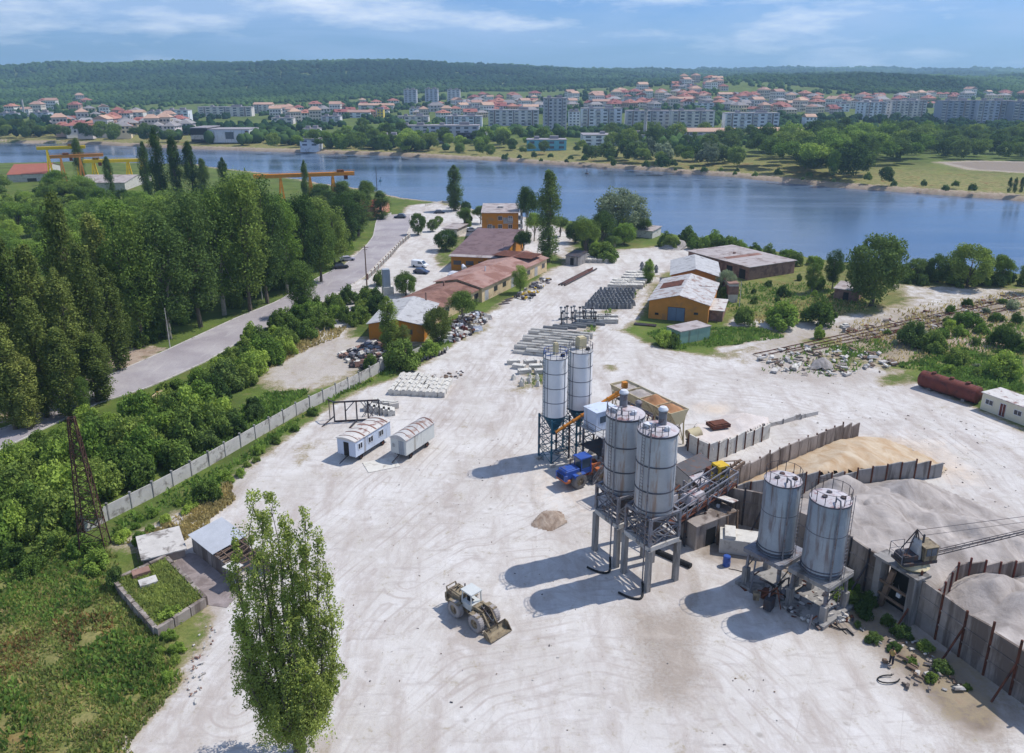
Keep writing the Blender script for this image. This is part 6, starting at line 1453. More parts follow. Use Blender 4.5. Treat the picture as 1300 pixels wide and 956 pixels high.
# beams stacked before the white silos
a, b, c = P(662, 449), P(728, 455), P(684, 424)
an = ang(a, b)
for r_ in range(9):
    for k in range(4):
        p = a.lerp(b, (k+.35)/4)+(c-a)*(r_/8)+Vector((rnd.uniform(-.2, .2), 0, 0))
        for lev in range(2 if (r_+k) % 3 else 1):
            good('beam', 'w', 'concrete_beam', 'beam', 'pale beam, %s layer, row %s of the beam yard' % (['bottom', 'top'][lev], ['one', 'two', 'three', 'four', 'five', 'six', 'seven', 'eight', 'nine'][r_]), p.x, p.y, lev*.62, an+rnd.uniform(-.03, .03), 'concrete beams behind the white silos')
for k in range(7):
    p = P(652+k*7, 462+(k % 3)*6); good('slabs', 'w', 'slab_stack', 'slab stack', 'stack of pale slabs at the near end of the beam yard', p.x, p.y, 0, rnd.uniform(-.4, .4), 'slab stacks at the near end of the beam yard', .7)
for k in range(8):
    p = P(652+k*5+(k % 2)*6, 482+(k % 3)*4); good('stub', 'w', 'concrete_chunk', 'chunk', 'small white concrete chunk lying left of the white silos', p.x, p.y, 0, rnd.uniform(0, 3), 'concrete chunks left of the white silos', .8)
for k in range(5):
    p = P(705+k*12, 418-k*1.5); good('beam', 'k', 'concrete_beam', 'beam', 'darker concrete beam at the far side of the beam yard', p.x, p.y, 0, an, 'darker beams of the beam yard')
for k in range(20):
    p = P(712+(k % 10)*4.6+rnd.uniform(-2, 2), 412-(k//10)*7+rnd.uniform(-2, 2)); good('stand', 'k' if k % 3 else 'd', 'post_mould', 'post', 'upright dark post mould in the group behind the beam yard', p.x, p.y, 0, rnd.uniform(0, 1), 'upright post moulds behind the beam yard')
for k in range(12):
    p = P(740+(k % 5)*9, 410-(k//5)*5); good('slabs', 'w', 'slab_stack', 'slab stack', 'white slab stack between post moulds and grey stubs', p.x, p.y, 0, rnd.uniform(-.1, .3), 'white slab stacks behind the post moulds', .85)
n = 0
for r_ in range(7):
    for k in range(13):
        x, y = 744+k*5.1+r_*3.2, 392-r_*3.3-abs(k-6)*.12
        if x > 804: continue
        p = P(x+rnd.uniform(-.6, .6), y); good('stub', 'k', 'dark_stub', 'stub', 'dark grey concrete stub in the %s row of the packed field' % ['first', 'second', 'third', 'fourth', 'fifth', 'sixth', 'seventh'][r_], p.x, p.y, 0, rnd.uniform(0, 1.5), 'dark concrete stubs packed in the middle lot', 1.1)
for bx, by, nx_, ny_, lab in ((780, 366, 5, 3, 'the lot before the lone young tree'), (797, 356, 4, 3, 'the lot left of the lone young tree'), (730, 333, 7, 3, 'the far lot below the poplar')):
    for k in range(nx_*ny_):
        i, j = k % nx_, k//nx_; p = P(bx+i*7+j*2.5, by-j*3.2); good('slabs', 'w', 'slab_stack', 'slab stack', 'white slab stack in %s' % lab, p.x, p.y, 0, an+rnd.uniform(-.1, .1), 'white slab stacks in '+lab, .95)
for k in range(10):
    p = P(815+(k % 4)*6, 346-(k//4)*4); good('stub', 'k', 'dark_stub', 'stub', 'grey stub in the far pile beside the lone young tree', p.x, p.y, 0, rnd.uniform(0, 1), 'grey stubs beside the lone young tree')
t = thing('pipe_stack', 'long dark stack of rusty pipes lying across the far lot', 'pipe stack', tuple(P(713, 363)), ang(P(713, 363), P(754, 342)))
L = (P(754, 342)-P(713, 363)).length
for k in range(5): MB().tube((k % 2*1.2, -.8+k*.4, .25), (L-(k % 3)*2., -.8+k*.4, .3+.1*(k % 2)), .2, 8).build('pipe', M_rust if k % 2 else M_steeld, t)
for k in range(3): p = P(640+k*3, 386-k*3); good('bars', 'd', 'bar_bundle', 'bundle', 'dark bundle of bars lying on the yard below the cream workshop', p.x, p.y, 0, .5+k*.2, 'bar bundles below the cream workshop', .5)
for k in range(14): p = P(536+k*2.4+(k % 3), 459-k*.9-(k % 2)*3); good('stub', 'w' if k % 2 else 'd', 'concrete_chunk', 'chunk', 'small chunk lying along the weed ridge right of the corner bush', p.x, p.y, 0, k, 'chunks along the weed ridge', .55)
good('bars', 'd', 'plank_pile', 'pile', 'brown plank pile before the orange warehouse', P(819, 413).x, P(819, 413).y, 0, -.3, None, .9)
# ---------------------------------------------------------------- cars
def carmesh(kind):
    L, W, h = {'car': (4.3, 1.75, 1.45), 'van': (4.6, 1.85, 1.95), 'suv': (4.5, 1.85, 1.75)}[kind]
    if kind == 'van': pr = [(-L/2, .35), (L/2, .35), (L/2, .85), (L*.36, 1.05), (L*.2, h-.08), (L*.12, h), (-L/2+.1, h), (-L/2, .9)]; gl = [(L*.33, 1.08), (L*.2, h-.14), (-.1, h-.14), (-.1, 1.08)]
    else: pr = [(-L/2, .3), (L/2, .3), (L/2, .72), (L*.28, .92), (L*.1, h-.03), (-L*.28, h-.03), (-L*.42, .95), (-L/2, .85)]; gl = [(L*.25, .94), (L*.09, h-.1), (-L*.27, h-.1), (-L*.39, .96)]
    return L, W, h, pr, gl
CARM = {}
def car(label, px, py, rz, kind, col):
    L, W, h, pr, gl = carmesh(kind)
    if col not in CARM: CARM[col] = pm('car_paint_'+str(len(CARM)), rgb(*col), .3, .0, var=.03, spec=.6, fine=0)
    t = thing('parked_'+('van' if kind == 'van' else 'car'), label, kind if kind != 'suv' else 'car', tuple(P(px, py)), rz)
    b = MB().extr(pr, 'y', -W/2, W/2).build('body', CARM[col], t, bevel=.08)
    mb = MB(); mb.extr(gl, 'y', -W/2-.012, W/2+.012); mb.build('window', M_glass, t)
    if kind == 'van': MB().add([(L*.355, -W*.42, 1.09), (L*.355, W*.42, 1.09), (L*.215, W*.4, h-.1), (L*.215, -W*.4, h-.1)], [(0, 1, 2, 3)]).build('windscreen', M_glass, t)
    else: MB().add([(L*.275, -W*.42, .95), (L*.275, W*.42, .95), (L*.12, W*.38, h-.06), (L*.12, -W*.38, h-.06)], [(0, 1, 2, 3)]).build('windscreen', M_glass, t)
    for x in (-L*.31, L*.31):
        for y in (-W/2+.08, W/2-.08): MB().tube((x, y-.1, .33), (x, y+.1, .33), .33, 14).build('wheel', M_rubber, t)
    return t
car('small white van parked by the trees near the mauve roof', 533, 339, R(-25), 'van', (226, 228, 232))
car('dark blue car parked just below the white van', 535, 347, R(-22), 'car', (50, 62, 92))
car('silver car parked at the wood edge left of the road', 441, 331, R(20), 'car', (176, 172, 186))
car('black car parked below the silver one at the wood edge', 432, 341, R(20), 'suv', (32, 34, 40))
car('dark car driving where the road meets the quay', 508, 277, R(175), 'suv', (52, 60, 74))
car('dark blue car by the kerb at the road end railing', 558, 271, R(8), 'car', (44, 56, 78))
car('white car parked left of the three-storey ochre block', 598, 294, R(6), 'car', (228, 230, 234))
car('grey car parked between the white car and the ochre block', 611, 294, R(8), 'car', (140, 144, 156))
car('small white car left of the mauve shed wall', 577, 351, R(60), 'car', (214, 216, 220))
t = thing('cement_mixer', 'small white and dark mixer machine by the mauve shed', 'machine', tuple(P(589, 348)), .4)
MB().tube((0, -.4, 1.6), (0, .9, 2.3), .75, 14, .4).build('drum', M_white, t, smooth=True); MB().box((0, 0, .6), (1.6, 2.2, .8)).build('frame', M_steeld, t)
# person standing under the retaining wall
def person():
    p = P(1131, 843); t = thing('person', 'person in yellow-brown top and dark trousers standing by the ditch under the wall', 'person', (p.x, p.y, 0), R(-50))
    V = [(0, 0, .95), (0, 0, 1.15), (0, 0, 1.38), (0, 0, 1.5), (0, 0, 1.62), (.1, 0, .92), (.12, .02, .5), (.13, -.03, .08), (.14, .12, .04), (-.1, 0, .92), (-.13, .06, .5), (-.14, .0, .08), (-.15, .15, .04), (.2, 0, 1.4), (.27, .05, 1.14), (.24, .22, .98), (-.2, 0, 1.4), (-.28, 0, 1.14), (-.26, .1, .9)]
    E = [(0, 1), (1, 2), (2, 3), (3, 4), (0, 5), (5, 6), (6, 7), (7, 8), (0, 9), (9, 10), (10, 11), (11, 12), (2, 13), (13, 14), (14, 15), (2, 16), (16, 17), (17, 18)]
    Rr = [.15, .14, .16, .06, .1, .09, .065, .045, .045, .09, .065, .045, .045, .065, .045, .035, .065, .045, .035]
    me = bpy.data.meshes.new('body'); me.from_pydata(V, E, []); o = bpy.data.objects.new('body', me); COL.objects.link(o); setpar(o, t)
    m_ = o.modifiers.new('skin', 'SKIN'); sv = me.skin_vertices[0].data
    for i, r_ in enumerate(Rr): sv[i].radius = (r_, r_*.8)
    sv[0].use_root = True; s_ = o.modifiers.new('sub', 'SUBSURF'); s_.levels = 1; s_.render_levels = 2
    skin = pm('skin', rgb(186, 136, 108), .6, fine=0); me.materials.append(skin)
    MB().lathe([(.17, .98), (.19, 1.1), (.215, 1.35), (.15, 1.47), (.07, 1.5)], 14).build('shirt', pm('shirt', rgb(168, 144, 84), .8), t, smooth=True)
    for s2 in (-1, 1): MB().tube((s2*.13, .02, .1), (s2*.1, 0, .96), .085, 10, .12).build('trouser_leg', pm('trousers', rgb(58, 58, 66), .9), t, smooth=True)
    MB().lathe([(.115, 1.62), (.12, 1.68), (.09, 1.76), (.02, 1.79)], 14, (0, -.01, 0)).build('hair', pm('hair', rgb(52, 42, 36), .9), t, smooth=True)
person()
# buoy
p = P(745, 221, WZ); t = thing('buoy', 'small dark buoy floating in the channel', 'buoy', (p.x, p.y, WZ))
MB().lathe([(.9, -.4), (1.1, .1), (.9, .6), (.3, .8)], 14).build('float', M_steeld, t, smooth=True); MB().bar((0, 0, .7), (0, 0, 3.), .3).build('mast', M_steeld, t)
p = P(483, 230, WZ); t = thing('buoy', 'tiny green buoy in the channel right of the slim dark mast', 'buoy', (p.x, p.y, WZ))
MB().lathe([(.7, -.4), (.8, .1), (.6, .5), (.2, .7)], 14).build('float', M_teal, t, smooth=True); MB().bar((0, 0, .6), (0, 0, 2.2), .2).build('mast', M_teal, t)
# ---------------------------------------------------------------- vegetation
def unit(n, rs):
    v = rs.normal(size=(n, 3)); return v/np.linalg.norm(v, axis=1, keepdims=True)
def leaves(cent, rad, n, leaf, rs, jit=.7, up=.25, sz=(1, 1, 1)):
    "quads spread over the surface of clumps; returns verts"
    k = rs.randint(0, len(cent), n); d = unit(n, rs)
    d[:, 2] = d[:, 2]*.9+up*.5; d /= np.linalg.norm(d, axis=1, keepdims=True)
    r = rad[k]*np.clip(rs.normal(.88, .16, n), .3, 1.25)
    pos = cent[k]+d*r[:, None]*np.array(sz)
    nr = d+rs.normal(size=(n, 3))*jit; nr /= np.linalg.norm(nr, axis=1, keepdims=True)
    t = np.cross(nr, unit(n, rs)); t /= np.linalg.norm(t, axis=1, keepdims=True)+1e-9
    b = np.cross(nr, t)
    s = leaf*rs.uniform(.6, 1.35, n)[:, None]
    q = np.stack([pos-t*s*.5, pos-b*s*.32+nr*s*.08, pos+t*s*.55, pos+b*s*.32+nr*s*.08], 1)
    return q.reshape(-1, 3)
def crown_mesh(name, V, mat):
    n = len(V)//4
    o = npmesh(name, V, np.arange(n*4).reshape(n, 4), mat)
    me = o.data; bpy.data.objects.remove(o); return me
def trunk_mesh(name, h, r, limbs, mat, rs, lean=.0):
    mb = MB(); p0 = Vector((0, 0, -.3)); pts = [p0]
    for i in range(1, 6): pts.append(Vector((rs.uniform(-1, 1)*r*.8+lean*i, rs.uniform(-1, 1)*r*.8, h*i/5)))
    for i in range(5): mb.tube(pts[i], pts[i+1], r*(1-.16*i)*(1.25 if i == 0 else 1), 7, r*(1-.16*(i+1)), caps=False)
    for c in limbs:
        a = pts[rs.randint(1, 5)]; mid = a.lerp(Vector(c), .55)+Vector((0, 0, .2))
        mb.tube(a, mid, r*.42, 5, r*.26, caps=False); mb.tube(mid, c, r*.26, 5, r*.1, caps=False)
    o = mb.build(name, mat); me = o.data; bpy.data.objects.remove(o); return me
PROTO = {}
def make_proto(kind, var, seed, lod):
    rs = np.random.RandomState(seed)
    N = {0: 1.5, 1: 1., 2: .3, 3: .1}[lod]; LS = {0: .8, 1: 1., 2: 1.75, 3: 2.7}[lod]
    if kind == 'poplar':      # height 20, width ~3.6
        n = 75; z = rs.uniform(.05, 1., n)**.9; prof = np.where(z < .2, .6+z*2., np.where(z < .68, 1., 1.-(np.maximum(z-.68, 0)/.32)**1.9*.8))*rs.uniform(.75, 1.2, n)
        a = rs.uniform(0, 6.28, n); rr = prof*1.5*np.sqrt(rs.uniform(.1, 1, n))
        c = np.stack([rr*np.cos(a), rr*np.sin(a), z*18.3], 1); rad = (.35+.55*prof)*rs.uniform(.7, 1.15, n)
        V = leaves(c, rad, int(13000*N), .28*LS, rs, .6, .1, (1, 1, 2.1)); h = 20; tr = trunk_mesh('trunk', 17, .28, [tuple(q) for q in c[:14]], M_trunk, rs)
    elif kind == 'broad':     # height 14, width 10
        n = 70; d = unit(n, rs); d[:, 2] = np.abs(d[:, 2])*1.1-.25; m = rs.uniform(.5, 1., n)[:, None]
        lob = unit(5, rs)*.28; k = rs.randint(0, 5, n)
        c = (d*m*.8+lob[k])*np.array([4.6, 4.6, 4.6])+np.array([0, 0, 8.6]); rad = rs.uniform(1.0, 1.9, n)
        V = leaves(c, rad, int(14500*N), .34*LS, rs); h = 14; tr = trunk_mesh('trunk', 9, .34, [tuple(q) for q in c[:16]], M_trunkw if var % 2 else M_trunk, rs)
    elif kind == 'tall':      # height 20, width 9: loose upright broadleaf
        n = 80; z = rs.uniform(.2, .96, n); a = rs.uniform(0, 6.28, n); rr = 3.3*np.sqrt(rs.uniform(.05, 1, n))*np.sin(np.clip((z-.1)/.9, 0, 1)*2.9)**.7
        c = np.stack([rr*np.cos(a), rr*np.sin(a), z*19], 1); rad = rs.uniform(.9, 1.6, n)
        V = leaves(c, rad, int(14000*N), .33*LS, rs, .7, .2, (1, 1, 1.3)); h = 20; tr = trunk_mesh('trunk', 16, .3, [tuple(q) for q in c[:22]], M_trunkw if var % 2 else M_trunk, rs)
    elif kind == 'bush':      # height 4, width 5
        n = 52; a = rs.uniform(0, 6.28, n); rr = 2.*np.sqrt(rs.uniform(0, 1, n))*(1+.3*np.sin(a*2+var*2)); z = 2.9*(1-(rr/2.9)**2)*rs.uniform(.25, 1.12, n)+.25
        c = np.stack([rr*np.cos(a), rr*np.sin(a), z], 1); rad = rs.uniform(.28, .8, n)
        V = leaves(c, rad, int(5600*N), .34*LS, rs, .65, .3, (1, 1, 1.35)); h = 4; tr = trunk_mesh('trunk', 2, .09, [tuple(q) for q in c[:6]], M_trunk, rs)
    elif kind == 'round':     # height 10, width 10: dense round head down to the ground
        n = 80; d = unit(n, rs); c = d*np.array([3.9, 3.9, 3.9])*rs.uniform(.75, 1, n)[:, None]+np.array([0, 0, 5.]); rad = rs.uniform(.8, 1.3, n)
        V = leaves(c, rad, int(12000*N), .34*LS, rs); h = 10; tr = trunk_mesh('trunk', 5, .35, [tuple(q) for q in c[:8]], M_trunk, rs)
    V = V*np.array([1, 1, 1.]); V[:, 2] = np.maximum(V[:, 2], .02)
    return (h, tr, V)
LEAFS = {'dark': LF_dark, 'bright': LF_br, 'mid': LF_mid, 'pop': LF_pop, 'silver': LF_sil, 'far': LF_far}
_CM = {}
def proto(kind, var, lod, leaf):
    key = (kind, var, lod)
    if key not in PROTO: PROTO[key] = make_proto(kind, var, hash_(kind)+var*17+3, lod)
    h, tr, V = PROTO[key]; ck = key+(leaf,)
    if ck not in _CM: _CM[ck] = crown_mesh('crown', V, LEAFS[leaf])
    return h, tr, _CM[ck]
def hash_(s): return sum(ord(c)*(i+3) for i, c in enumerate(s))
WID = {'poplar': 3.9, 'broad': 10.5, 'tall': 8., 'bush': 5., 'round': 10.}
def tree(name, cat, label, base, height, width, kind, leaf, var=0, lod=1, group=None, z=None):
    h, tr, cm = proto(kind, var, lod, leaf)
    X, Y = base[0], base[1]; z = float(terr(X, Y)) if z is None else z
    if lod >= 2:
        o = bpy.data.objects.new(name, cm); COL.objects.link(o); o.location = (X, Y, z)
        tag(o, label, cat, group)
    else:
        o = thing(name, label, cat, (X, Y, z), 0, group)
        c = bpy.data.objects.new('crown', cm); COL.objects.link(c); setpar(c, o)
        t = bpy.data.objects.new('trunk', tr); COL.objects.link(t); setpar(t, o)
    o.rotation_euler = (0, 0, rnd.uniform(0, 6.28)); o.scale = (width/WID[kind], width/WID[kind], height/h)
    return o
def tree_px(name, cat, label, bx, by, ty, wpx, kind, leaf, var=0, lod=1, group=None, z=0):
    b = P(bx, by, z); top = Zat(b.x, b.y, ty); d = b.y*cp+(H-top*.6)*sp
    return tree(name, cat, label, b, max(1., top-z), max(.8, wpx*d/F), kind, leaf, var, lod, group, z)
BELT = 'tall columnar poplar in the dense belt left of the asphalt road'
# base x, base y, top y, width px
for i, (bx, by, ty, w) in enumerate([(8, 520, 284, 42), (40, 512, 290, 40), (66, 505, 300, 40), (104, 470, 233, 44), (98, 505, 330, 40), (128, 490, 300, 40), (-20, 530, 290, 50), (20, 545, 395, 40), (60, 530, 370, 40), (125, 510, 420, 44), (150, 470, 330, 40), (-5, 480, 250, 44), (140, 440, 262, 42), (38, 545, 440, 36), (90, 530, 410, 38), (-30, 470, 300, 40)]):
    tree_px('poplar_tree', 'poplar tree', BELT, bx, by, ty, w, 'poplar', 'pop', i % 3, 1, 'poplars in the belt left of the road')
BL = 'tall loose-crowned tree in the wood left of the asphalt road'
for i, (bx, by, ty, w, lf) in enumerate([(180, 440, 262, 72, 'mid'), (215, 430, 255, 80, 'dark'), (160, 400, 250, 70, 'bright'), (255, 415, 238, 74, 'dark'), (285, 400, 225, 70, 'mid'), (318, 395, 215, 66, 'mid'), (340, 385, 222, 62, 'dark'), (365, 372, 236, 52, 'bright'), (388, 365, 244, 46, 'dark'), (408, 358, 262, 46, 'mid'), (240, 350, 232, 70, 'dark'), (300, 340, 225, 66, 'dark'), (205, 360, 250, 70, 'mid'), (350, 330, 240, 60, 'dark'), (400, 320, 250, 56, 'mid'), (425, 340, 262, 44, 'mid'), (440, 318, 238, 42, 'dark'), (455, 300, 240, 40, 'dark'), (385, 400, 330, 40, 'mid'), (270, 380, 262, 60, 'mid'), (330, 360, 250, 56, 'mid')]):
    tree_px('woodland_tree', 'tree', BL, bx, by, ty, w, 'tall', lf, i % 3, 1, 'trees in the wood left of the road')
for i, (bx, by, ty, w) in enumerate([(105, 236, 172, 15), (207, 262, 156, 20), (228, 262, 168, 19), (247, 262, 175, 19), (190, 255, 175, 15), (262, 262, 198, 16), (142, 250, 196, 13), (390, 268, 199, 11), (467, 275, 238, 12), (484, 278, 240, 22), (288, 262, 196, 14), (455, 290, 244, 14)]):
    tree_px('poplar_tree', 'poplar tree', 'slender dark poplar standing near the channel bank on the left', bx, by, ty, w, 'poplar', 'dark', i % 3, 1, 'poplars near the left channel bank')
tree_px('poplar_tree', 'poplar tree', 'solitary dark poplar at the water edge behind the orange blocks', 577, 268, 206, 21, 'poplar', 'dark', 1, 1)
tree_px('poplar_tree', 'poplar tree', 'tallest black-green poplar beside the three-storey orange block', 696, 333, 210, 31, 'poplar', 'dark', 2, 1)
tree_px('willow_tree', 'willow', 'big round silvery willow on the channel shore', 787, 300, 236, 82, 'round', 'silver', 0, 1)
rs = random.Random(4)
def fill(poly, n, mind, hr, wr, kinds, leafs, lab, name, cat, group, lod=1, keep=None, z=None, zz=0, sink=0):
    pw = [(p.x, p.y) for p in PP(poly, zz)]; xs = [p[0] for p in pw]; ys = [p[1] for p in pw]; got = []
    tries = 0
    while len(got) < n and tries < n*60:
        tries += 1
        x, y = rs.uniform(min(xs), max(xs)), rs.uniform(min(ys), max(ys))
        if float(poly_sd(np.array([x]), np.array([y]), pw)[0]) > -.3: continue
        if any((x-a)**2+(y-b)**2 < mind*mind for a, b in got): continue
        if keep and not keep(x, y): continue
        got.append((x, y))
        h = rs.uniform(*hr); tree(name, cat, lab, (x, y), h, h*rs.uniform(*wr), rs.choice(kinds), rs.choice(leafs), rs.randrange(3), lod, group, z=(None if z is None else z))
    return got
fill([(-60, 460), (-60, 330), (60, 250), (150, 262), (240, 275), (200, 330), (150, 380), (60, 440)], 62, 4.4, (8, 12), (.75, 1.), ['broad'], ['bright', 'mid', 'bright'], 'bright green locust tree in the thicket beyond the poplar belt', 'locust_tree', 'tree', 'locust trees beyond the poplar belt')
fill([(-60, 310), (-60, 252), (60, 256), (200, 262), (330, 268), (440, 275), (450, 290), (300, 305), (160, 300), (40, 295)], 80, 5.4, (5, 8.5), (.85, 1.15), ['broad', 'round'], ['mid', 'dark', 'bright'], 'leafy tree of the wood between the road and the gantry cranes', 'broadleaf_tree', 'tree', 'trees between the road and the cranes', 2)
fill([(140, 470), (180, 440), (290, 395), (350, 372), (420, 335), (462, 302), (455, 285), (380, 340), (300, 370), (180, 420)], 26, 4.2, (3, 5.5), (.9, 1.3), ['bush'], ['mid', 'bright', 'dark'], 'leafy bush at the foot of the wood on the far road edge', 'bush', 'bush', 'bushes at the foot of the wood')
fill([(-20, 622), (70, 580), (125, 552), (182, 536), (235, 534), (300, 542), (250, 580), (150, 640), (100, 672), (60, 690), (-60, 720), (-60, 670)], 44, 3.1, (4.2, 6.4), (.85, 1.15), ['bush'], ['bright', 'mid', 'mid'], 'fresh green tree-of-heaven bush in the thicket behind the panel fence', 'thicket_bush', 'bush', 'thicket bushes behind the panel fence')
fill([(225, 532), (268, 500), (325, 462), (366, 438), (405, 412), (390, 425), (350, 445), (330, 478), (290, 512), (255, 532)], 30, 3.2, (3.8, 6.), (.85, 1.15), ['bush'], ['bright', 'mid', 'dark'], 'leafy green bush in the strip between road and panel fence', 'hedge_bush', 'bush', 'bushes between road and fence')
fill([(300, 530), (330, 512), (345, 520), (320, 545), (250, 580), (240, 570)], 8, 3., (2.2, 3.6), (.9, 1.3), ['bush'], ['mid', 'dark'], 'low bush against the inner side of the panel fence', 'low_bush', 'bush', 'low bushes inside the fence')
fill([(400, 398), (440, 378), (480, 372), (482, 395), (470, 412), (430, 420), (405, 425)], 15, 3., (2.6, 4.4), (1., 1.3), ['bush'], ['dark', 'mid'], 'dark green bush below the road near the grey pillar', 'roadside_bush', 'bush', 'bushes below the road near the pillar')
fill([(-60, 700), (110, 690), (150, 715), (120, 740), (40, 735), (-60, 745)], 9, 3.4, (1.8, 3.2), (1.1, 1.5), ['bush'], ['bright', 'mid'], 'low bright bush at the top of the meadow', 'meadow_bush', 'bush', 'low bushes at the top of the meadow')
fill([(395, 340), (440, 300), (470, 262), (455, 256), (400, 262), (360, 300), (340, 340)], 26, 4.5, (7, 12), (.7, .95), ['broad', 'tall'], ['dark', 'mid', 'pop'], 'dense roadside tree where the road bends to the quay', 'roadside_tree', 'tree', 'roadside trees at the bend')
fill([(545, 300), (560, 262), (600, 262), (605, 285), (590, 292), (570, 290)], 7, 5, (3, 5), (.9, 1.2), ['round'], ['mid', 'dark'], 'small bushy tree near the road fork and the ochre block', 'bushy_tree', 'tree', 'bushy trees near the fork')
fill([(700, 300), (760, 292), (830, 298), (835, 312), (780, 322), (740, 330), (715, 326)], 14, 4.2, (3.5, 8), (.9, 1.2), ['round', 'broad'], ['mid', 'bright', 'dark'], 'leafy tree between the tallest poplar and the shore', 'leafy_tree', 'tree', 'leafy trees by the tallest poplar')
fill([(900, 362), (985, 358), (1050, 352), (1090, 372), (1040, 392), (960, 400), (920, 392)], 16, 4., (1.2, 3.2), (1., 1.4), ['bush'], ['mid', 'bright', 'dark'], 'bush dotting the lawn behind the orange warehouse', 'lawn_bush', 'bush', 'bushes on the warehouse lawn')
fill([(1100, 420), (1180, 395), (1300, 378), (1300, 500), (1240, 490), (1150, 455)], 26, 3.6, (.8, 2.4), (1.1, 1.5), ['bush'], ['mid', 'bright', 'silver'], 'small bush scattered over the railway bank', 'bank_bush', 'bush', 'small bushes on the railway bank')
fill([(196, 812), (232, 800), (236, 850), (214, 872), (190, 840)], 8, 1.4, (.6, 1.3), (1.2, 1.6), ['bush'], ['bright', 'mid'], 'small green bush at the foot of the terrace wall', 'low_bush', 'bush', 'small bushes below the terrace')
fill([(-60, 610), (0, 588), (70, 552), (125, 526), (190, 506), (262, 472), (325, 436), (372, 412), (400, 405), (330, 448), (262, 492), (190, 530), (70, 580), (-20, 622), (-60, 640)], 44, 2.4, (1.4, 2.6), (1.2, 1.7), ['bush'], ['mid', 'bright'], 'low shrub along the lower road kerb', 'kerb_shrub', 'bush', 'low shrubs along the lower kerb')
fill([(262, 500), (300, 446), (352, 410), (400, 392), (432, 402), (400, 428), (345, 468), (300, 500)], 24, 2.8, (3., 5.), (.9, 1.2), ['bush'], ['bright', 'mid'], 'roadside bush between the road bend and the grey lot', 'lot_bush', 'bush', 'bushes between road and grey lot')
fill([(-60, 340), (-60, 238), (90, 244), (160, 262), (120, 290), (60, 300)], 56, 4.6, (5, 8), (.9, 1.2), ['broad', 'round'], ['bright', 'mid'], 'small bright tree of the thicket by the pale hall', 'thicket_tree', 'tree', 'small trees of the thicket by the pale hall', 2)
B_ = lambda lab, bx, by, ty, w, kind='bush', lf='mid', v=0, nm='bush', cat='bush': tree_px(nm, cat, lab, bx, by, ty, w, kind, lf, v, 1)
B_('dusty olive round tree in front of the orange gabled shed', 556, 436, 386, 42, 'round', 'pop', 1, 'shade_tree', 'tree')
B_('green tree behind the olive one, beside the long rusty roof', 588, 414, 368, 42, 'broad', 'mid', 1, 'shade_tree', 'tree')
B_('slim dark tree hiding the middle of the orange gabled shed', 494, 447, 372, 26, 'poplar', 'mid', 1, 'slim_tree', 'tree')
B_('small pale tree leaning on the orange gabled shed', 512, 445, 410, 22, 'tall', 'pop', 1, 'slim_tree', 'tree')
B_('small bright tree by the ochre lean-to near the long roofs', 660, 372, 336, 22, 'tall', 'bright', 0, 'young_tree', 'tree')
B_('lone young tree on the verge between the lane and the stacks', 823, 358, 327, 15, 'poplar', 'bright', 1, 'young_tree', 'tree')
B_('round green tree on the island where two roads fork', 531, 298, 268, 24, 'round', 'mid', 1, 'island_tree', 'tree')
B_('wide dark apple tree on the lawn by the mauve roof', 566, 318, 290, 36, 'round', 'dark', 2, 'garden_tree', 'tree')
B_('bushy tree right of the grey pillar', 515, 375, 343, 34, 'round', 'mid', 0, 'bushy_tree', 'tree')
B_('small dark bush behind the grey pillar', 484, 362, 344, 22, 'bush', 'dark', 1)
B_('broad green tree right of the tallest poplar', 742, 330, 272, 40, 'broad', 'mid', 0, 'leafy_tree', 'tree')
B_('dark leafy tree between the tallest poplar and the willow', 765, 320, 262, 34, 'broad', 'dark', 2, 'leafy_tree', 'tree')
B_('dark shore tree left of the tallest poplar', 669, 300, 234, 34, 'broad', 'dark', 1, 'leafy_tree', 'tree')
B_('lush green tree under the dark shore tree', 678, 306, 268, 26, 'broad', 'bright', 1, 'leafy_tree', 'tree')
B_('dark bush in front of the three-storey orange block', 664, 328, 290, 28, 'broad', 'dark', 0, 'leafy_tree', 'tree')
B_('small tree covering the corner of the mauve roofed shed', 640, 334, 314, 22, 'bush', 'dark', 1)
B_('green bush by the edge of the bare lot near the poplar', 765, 330, 308, 40, 'bush', 'mid', 1)
B_('silvery bush hiding the back corner of the orange warehouse', 921, 378, 340, 30, 'round', 'silver', 1, 'silver_bush', 'bush')
B_('low dark bush leaning on the brick sheds', 880, 342, 324, 20, 'bush', 'dark', 2)
B_('yellow-green bush at the corner of the brick sheds', 876, 356, 334, 22, 'bush', 'bright', 0)
B_('big dark spreading tree standing on the ruined hut', 1106, 388, 290, 84, 'round', 'dark', 1, 'spreading_tree', 'tree')
B_('slim dark tree left of the big spreading tree', 1056, 368, 312, 24, 'tall', 'dark', 1, 'slim_tree', 'tree')
B_('pale green tree left of the slim dark tree', 1030, 372, 330, 20, 'tall', 'mid', 1, 'slim_tree', 'tree')
B_('big round tree in the shore row beyond the rails', 1228, 365, 305, 60, 'round', 'mid', 2, 'shore_tree', 'tree')
B_('shore tree with pale leaves at the end of the row', 1268, 362, 322, 36, 'broad', 'mid', 1, 'shore_tree', 'tree')
B_('dark shore tree left of the big round one', 1190, 358, 320, 36, 'round', 'dark', 0, 'shore_tree', 'tree')
B_('low dense shore tree right of the spreading tree', 1162, 356, 326, 34, 'round', 'dark', 2, 'shore_tree', 'tree')
B_('shore tree cut by the picture edge', 1304, 372, 332, 30, 'broad', 'dark', 2, 'shore_tree', 'tree')
B_('bright green bush island between the rails and the yard', 1155, 438, 406, 38, 'bush', 'dark', 0)
B_('light bush right of the dark one among the rubble', 1182, 446, 420, 36, 'bush', 'mid', 1)
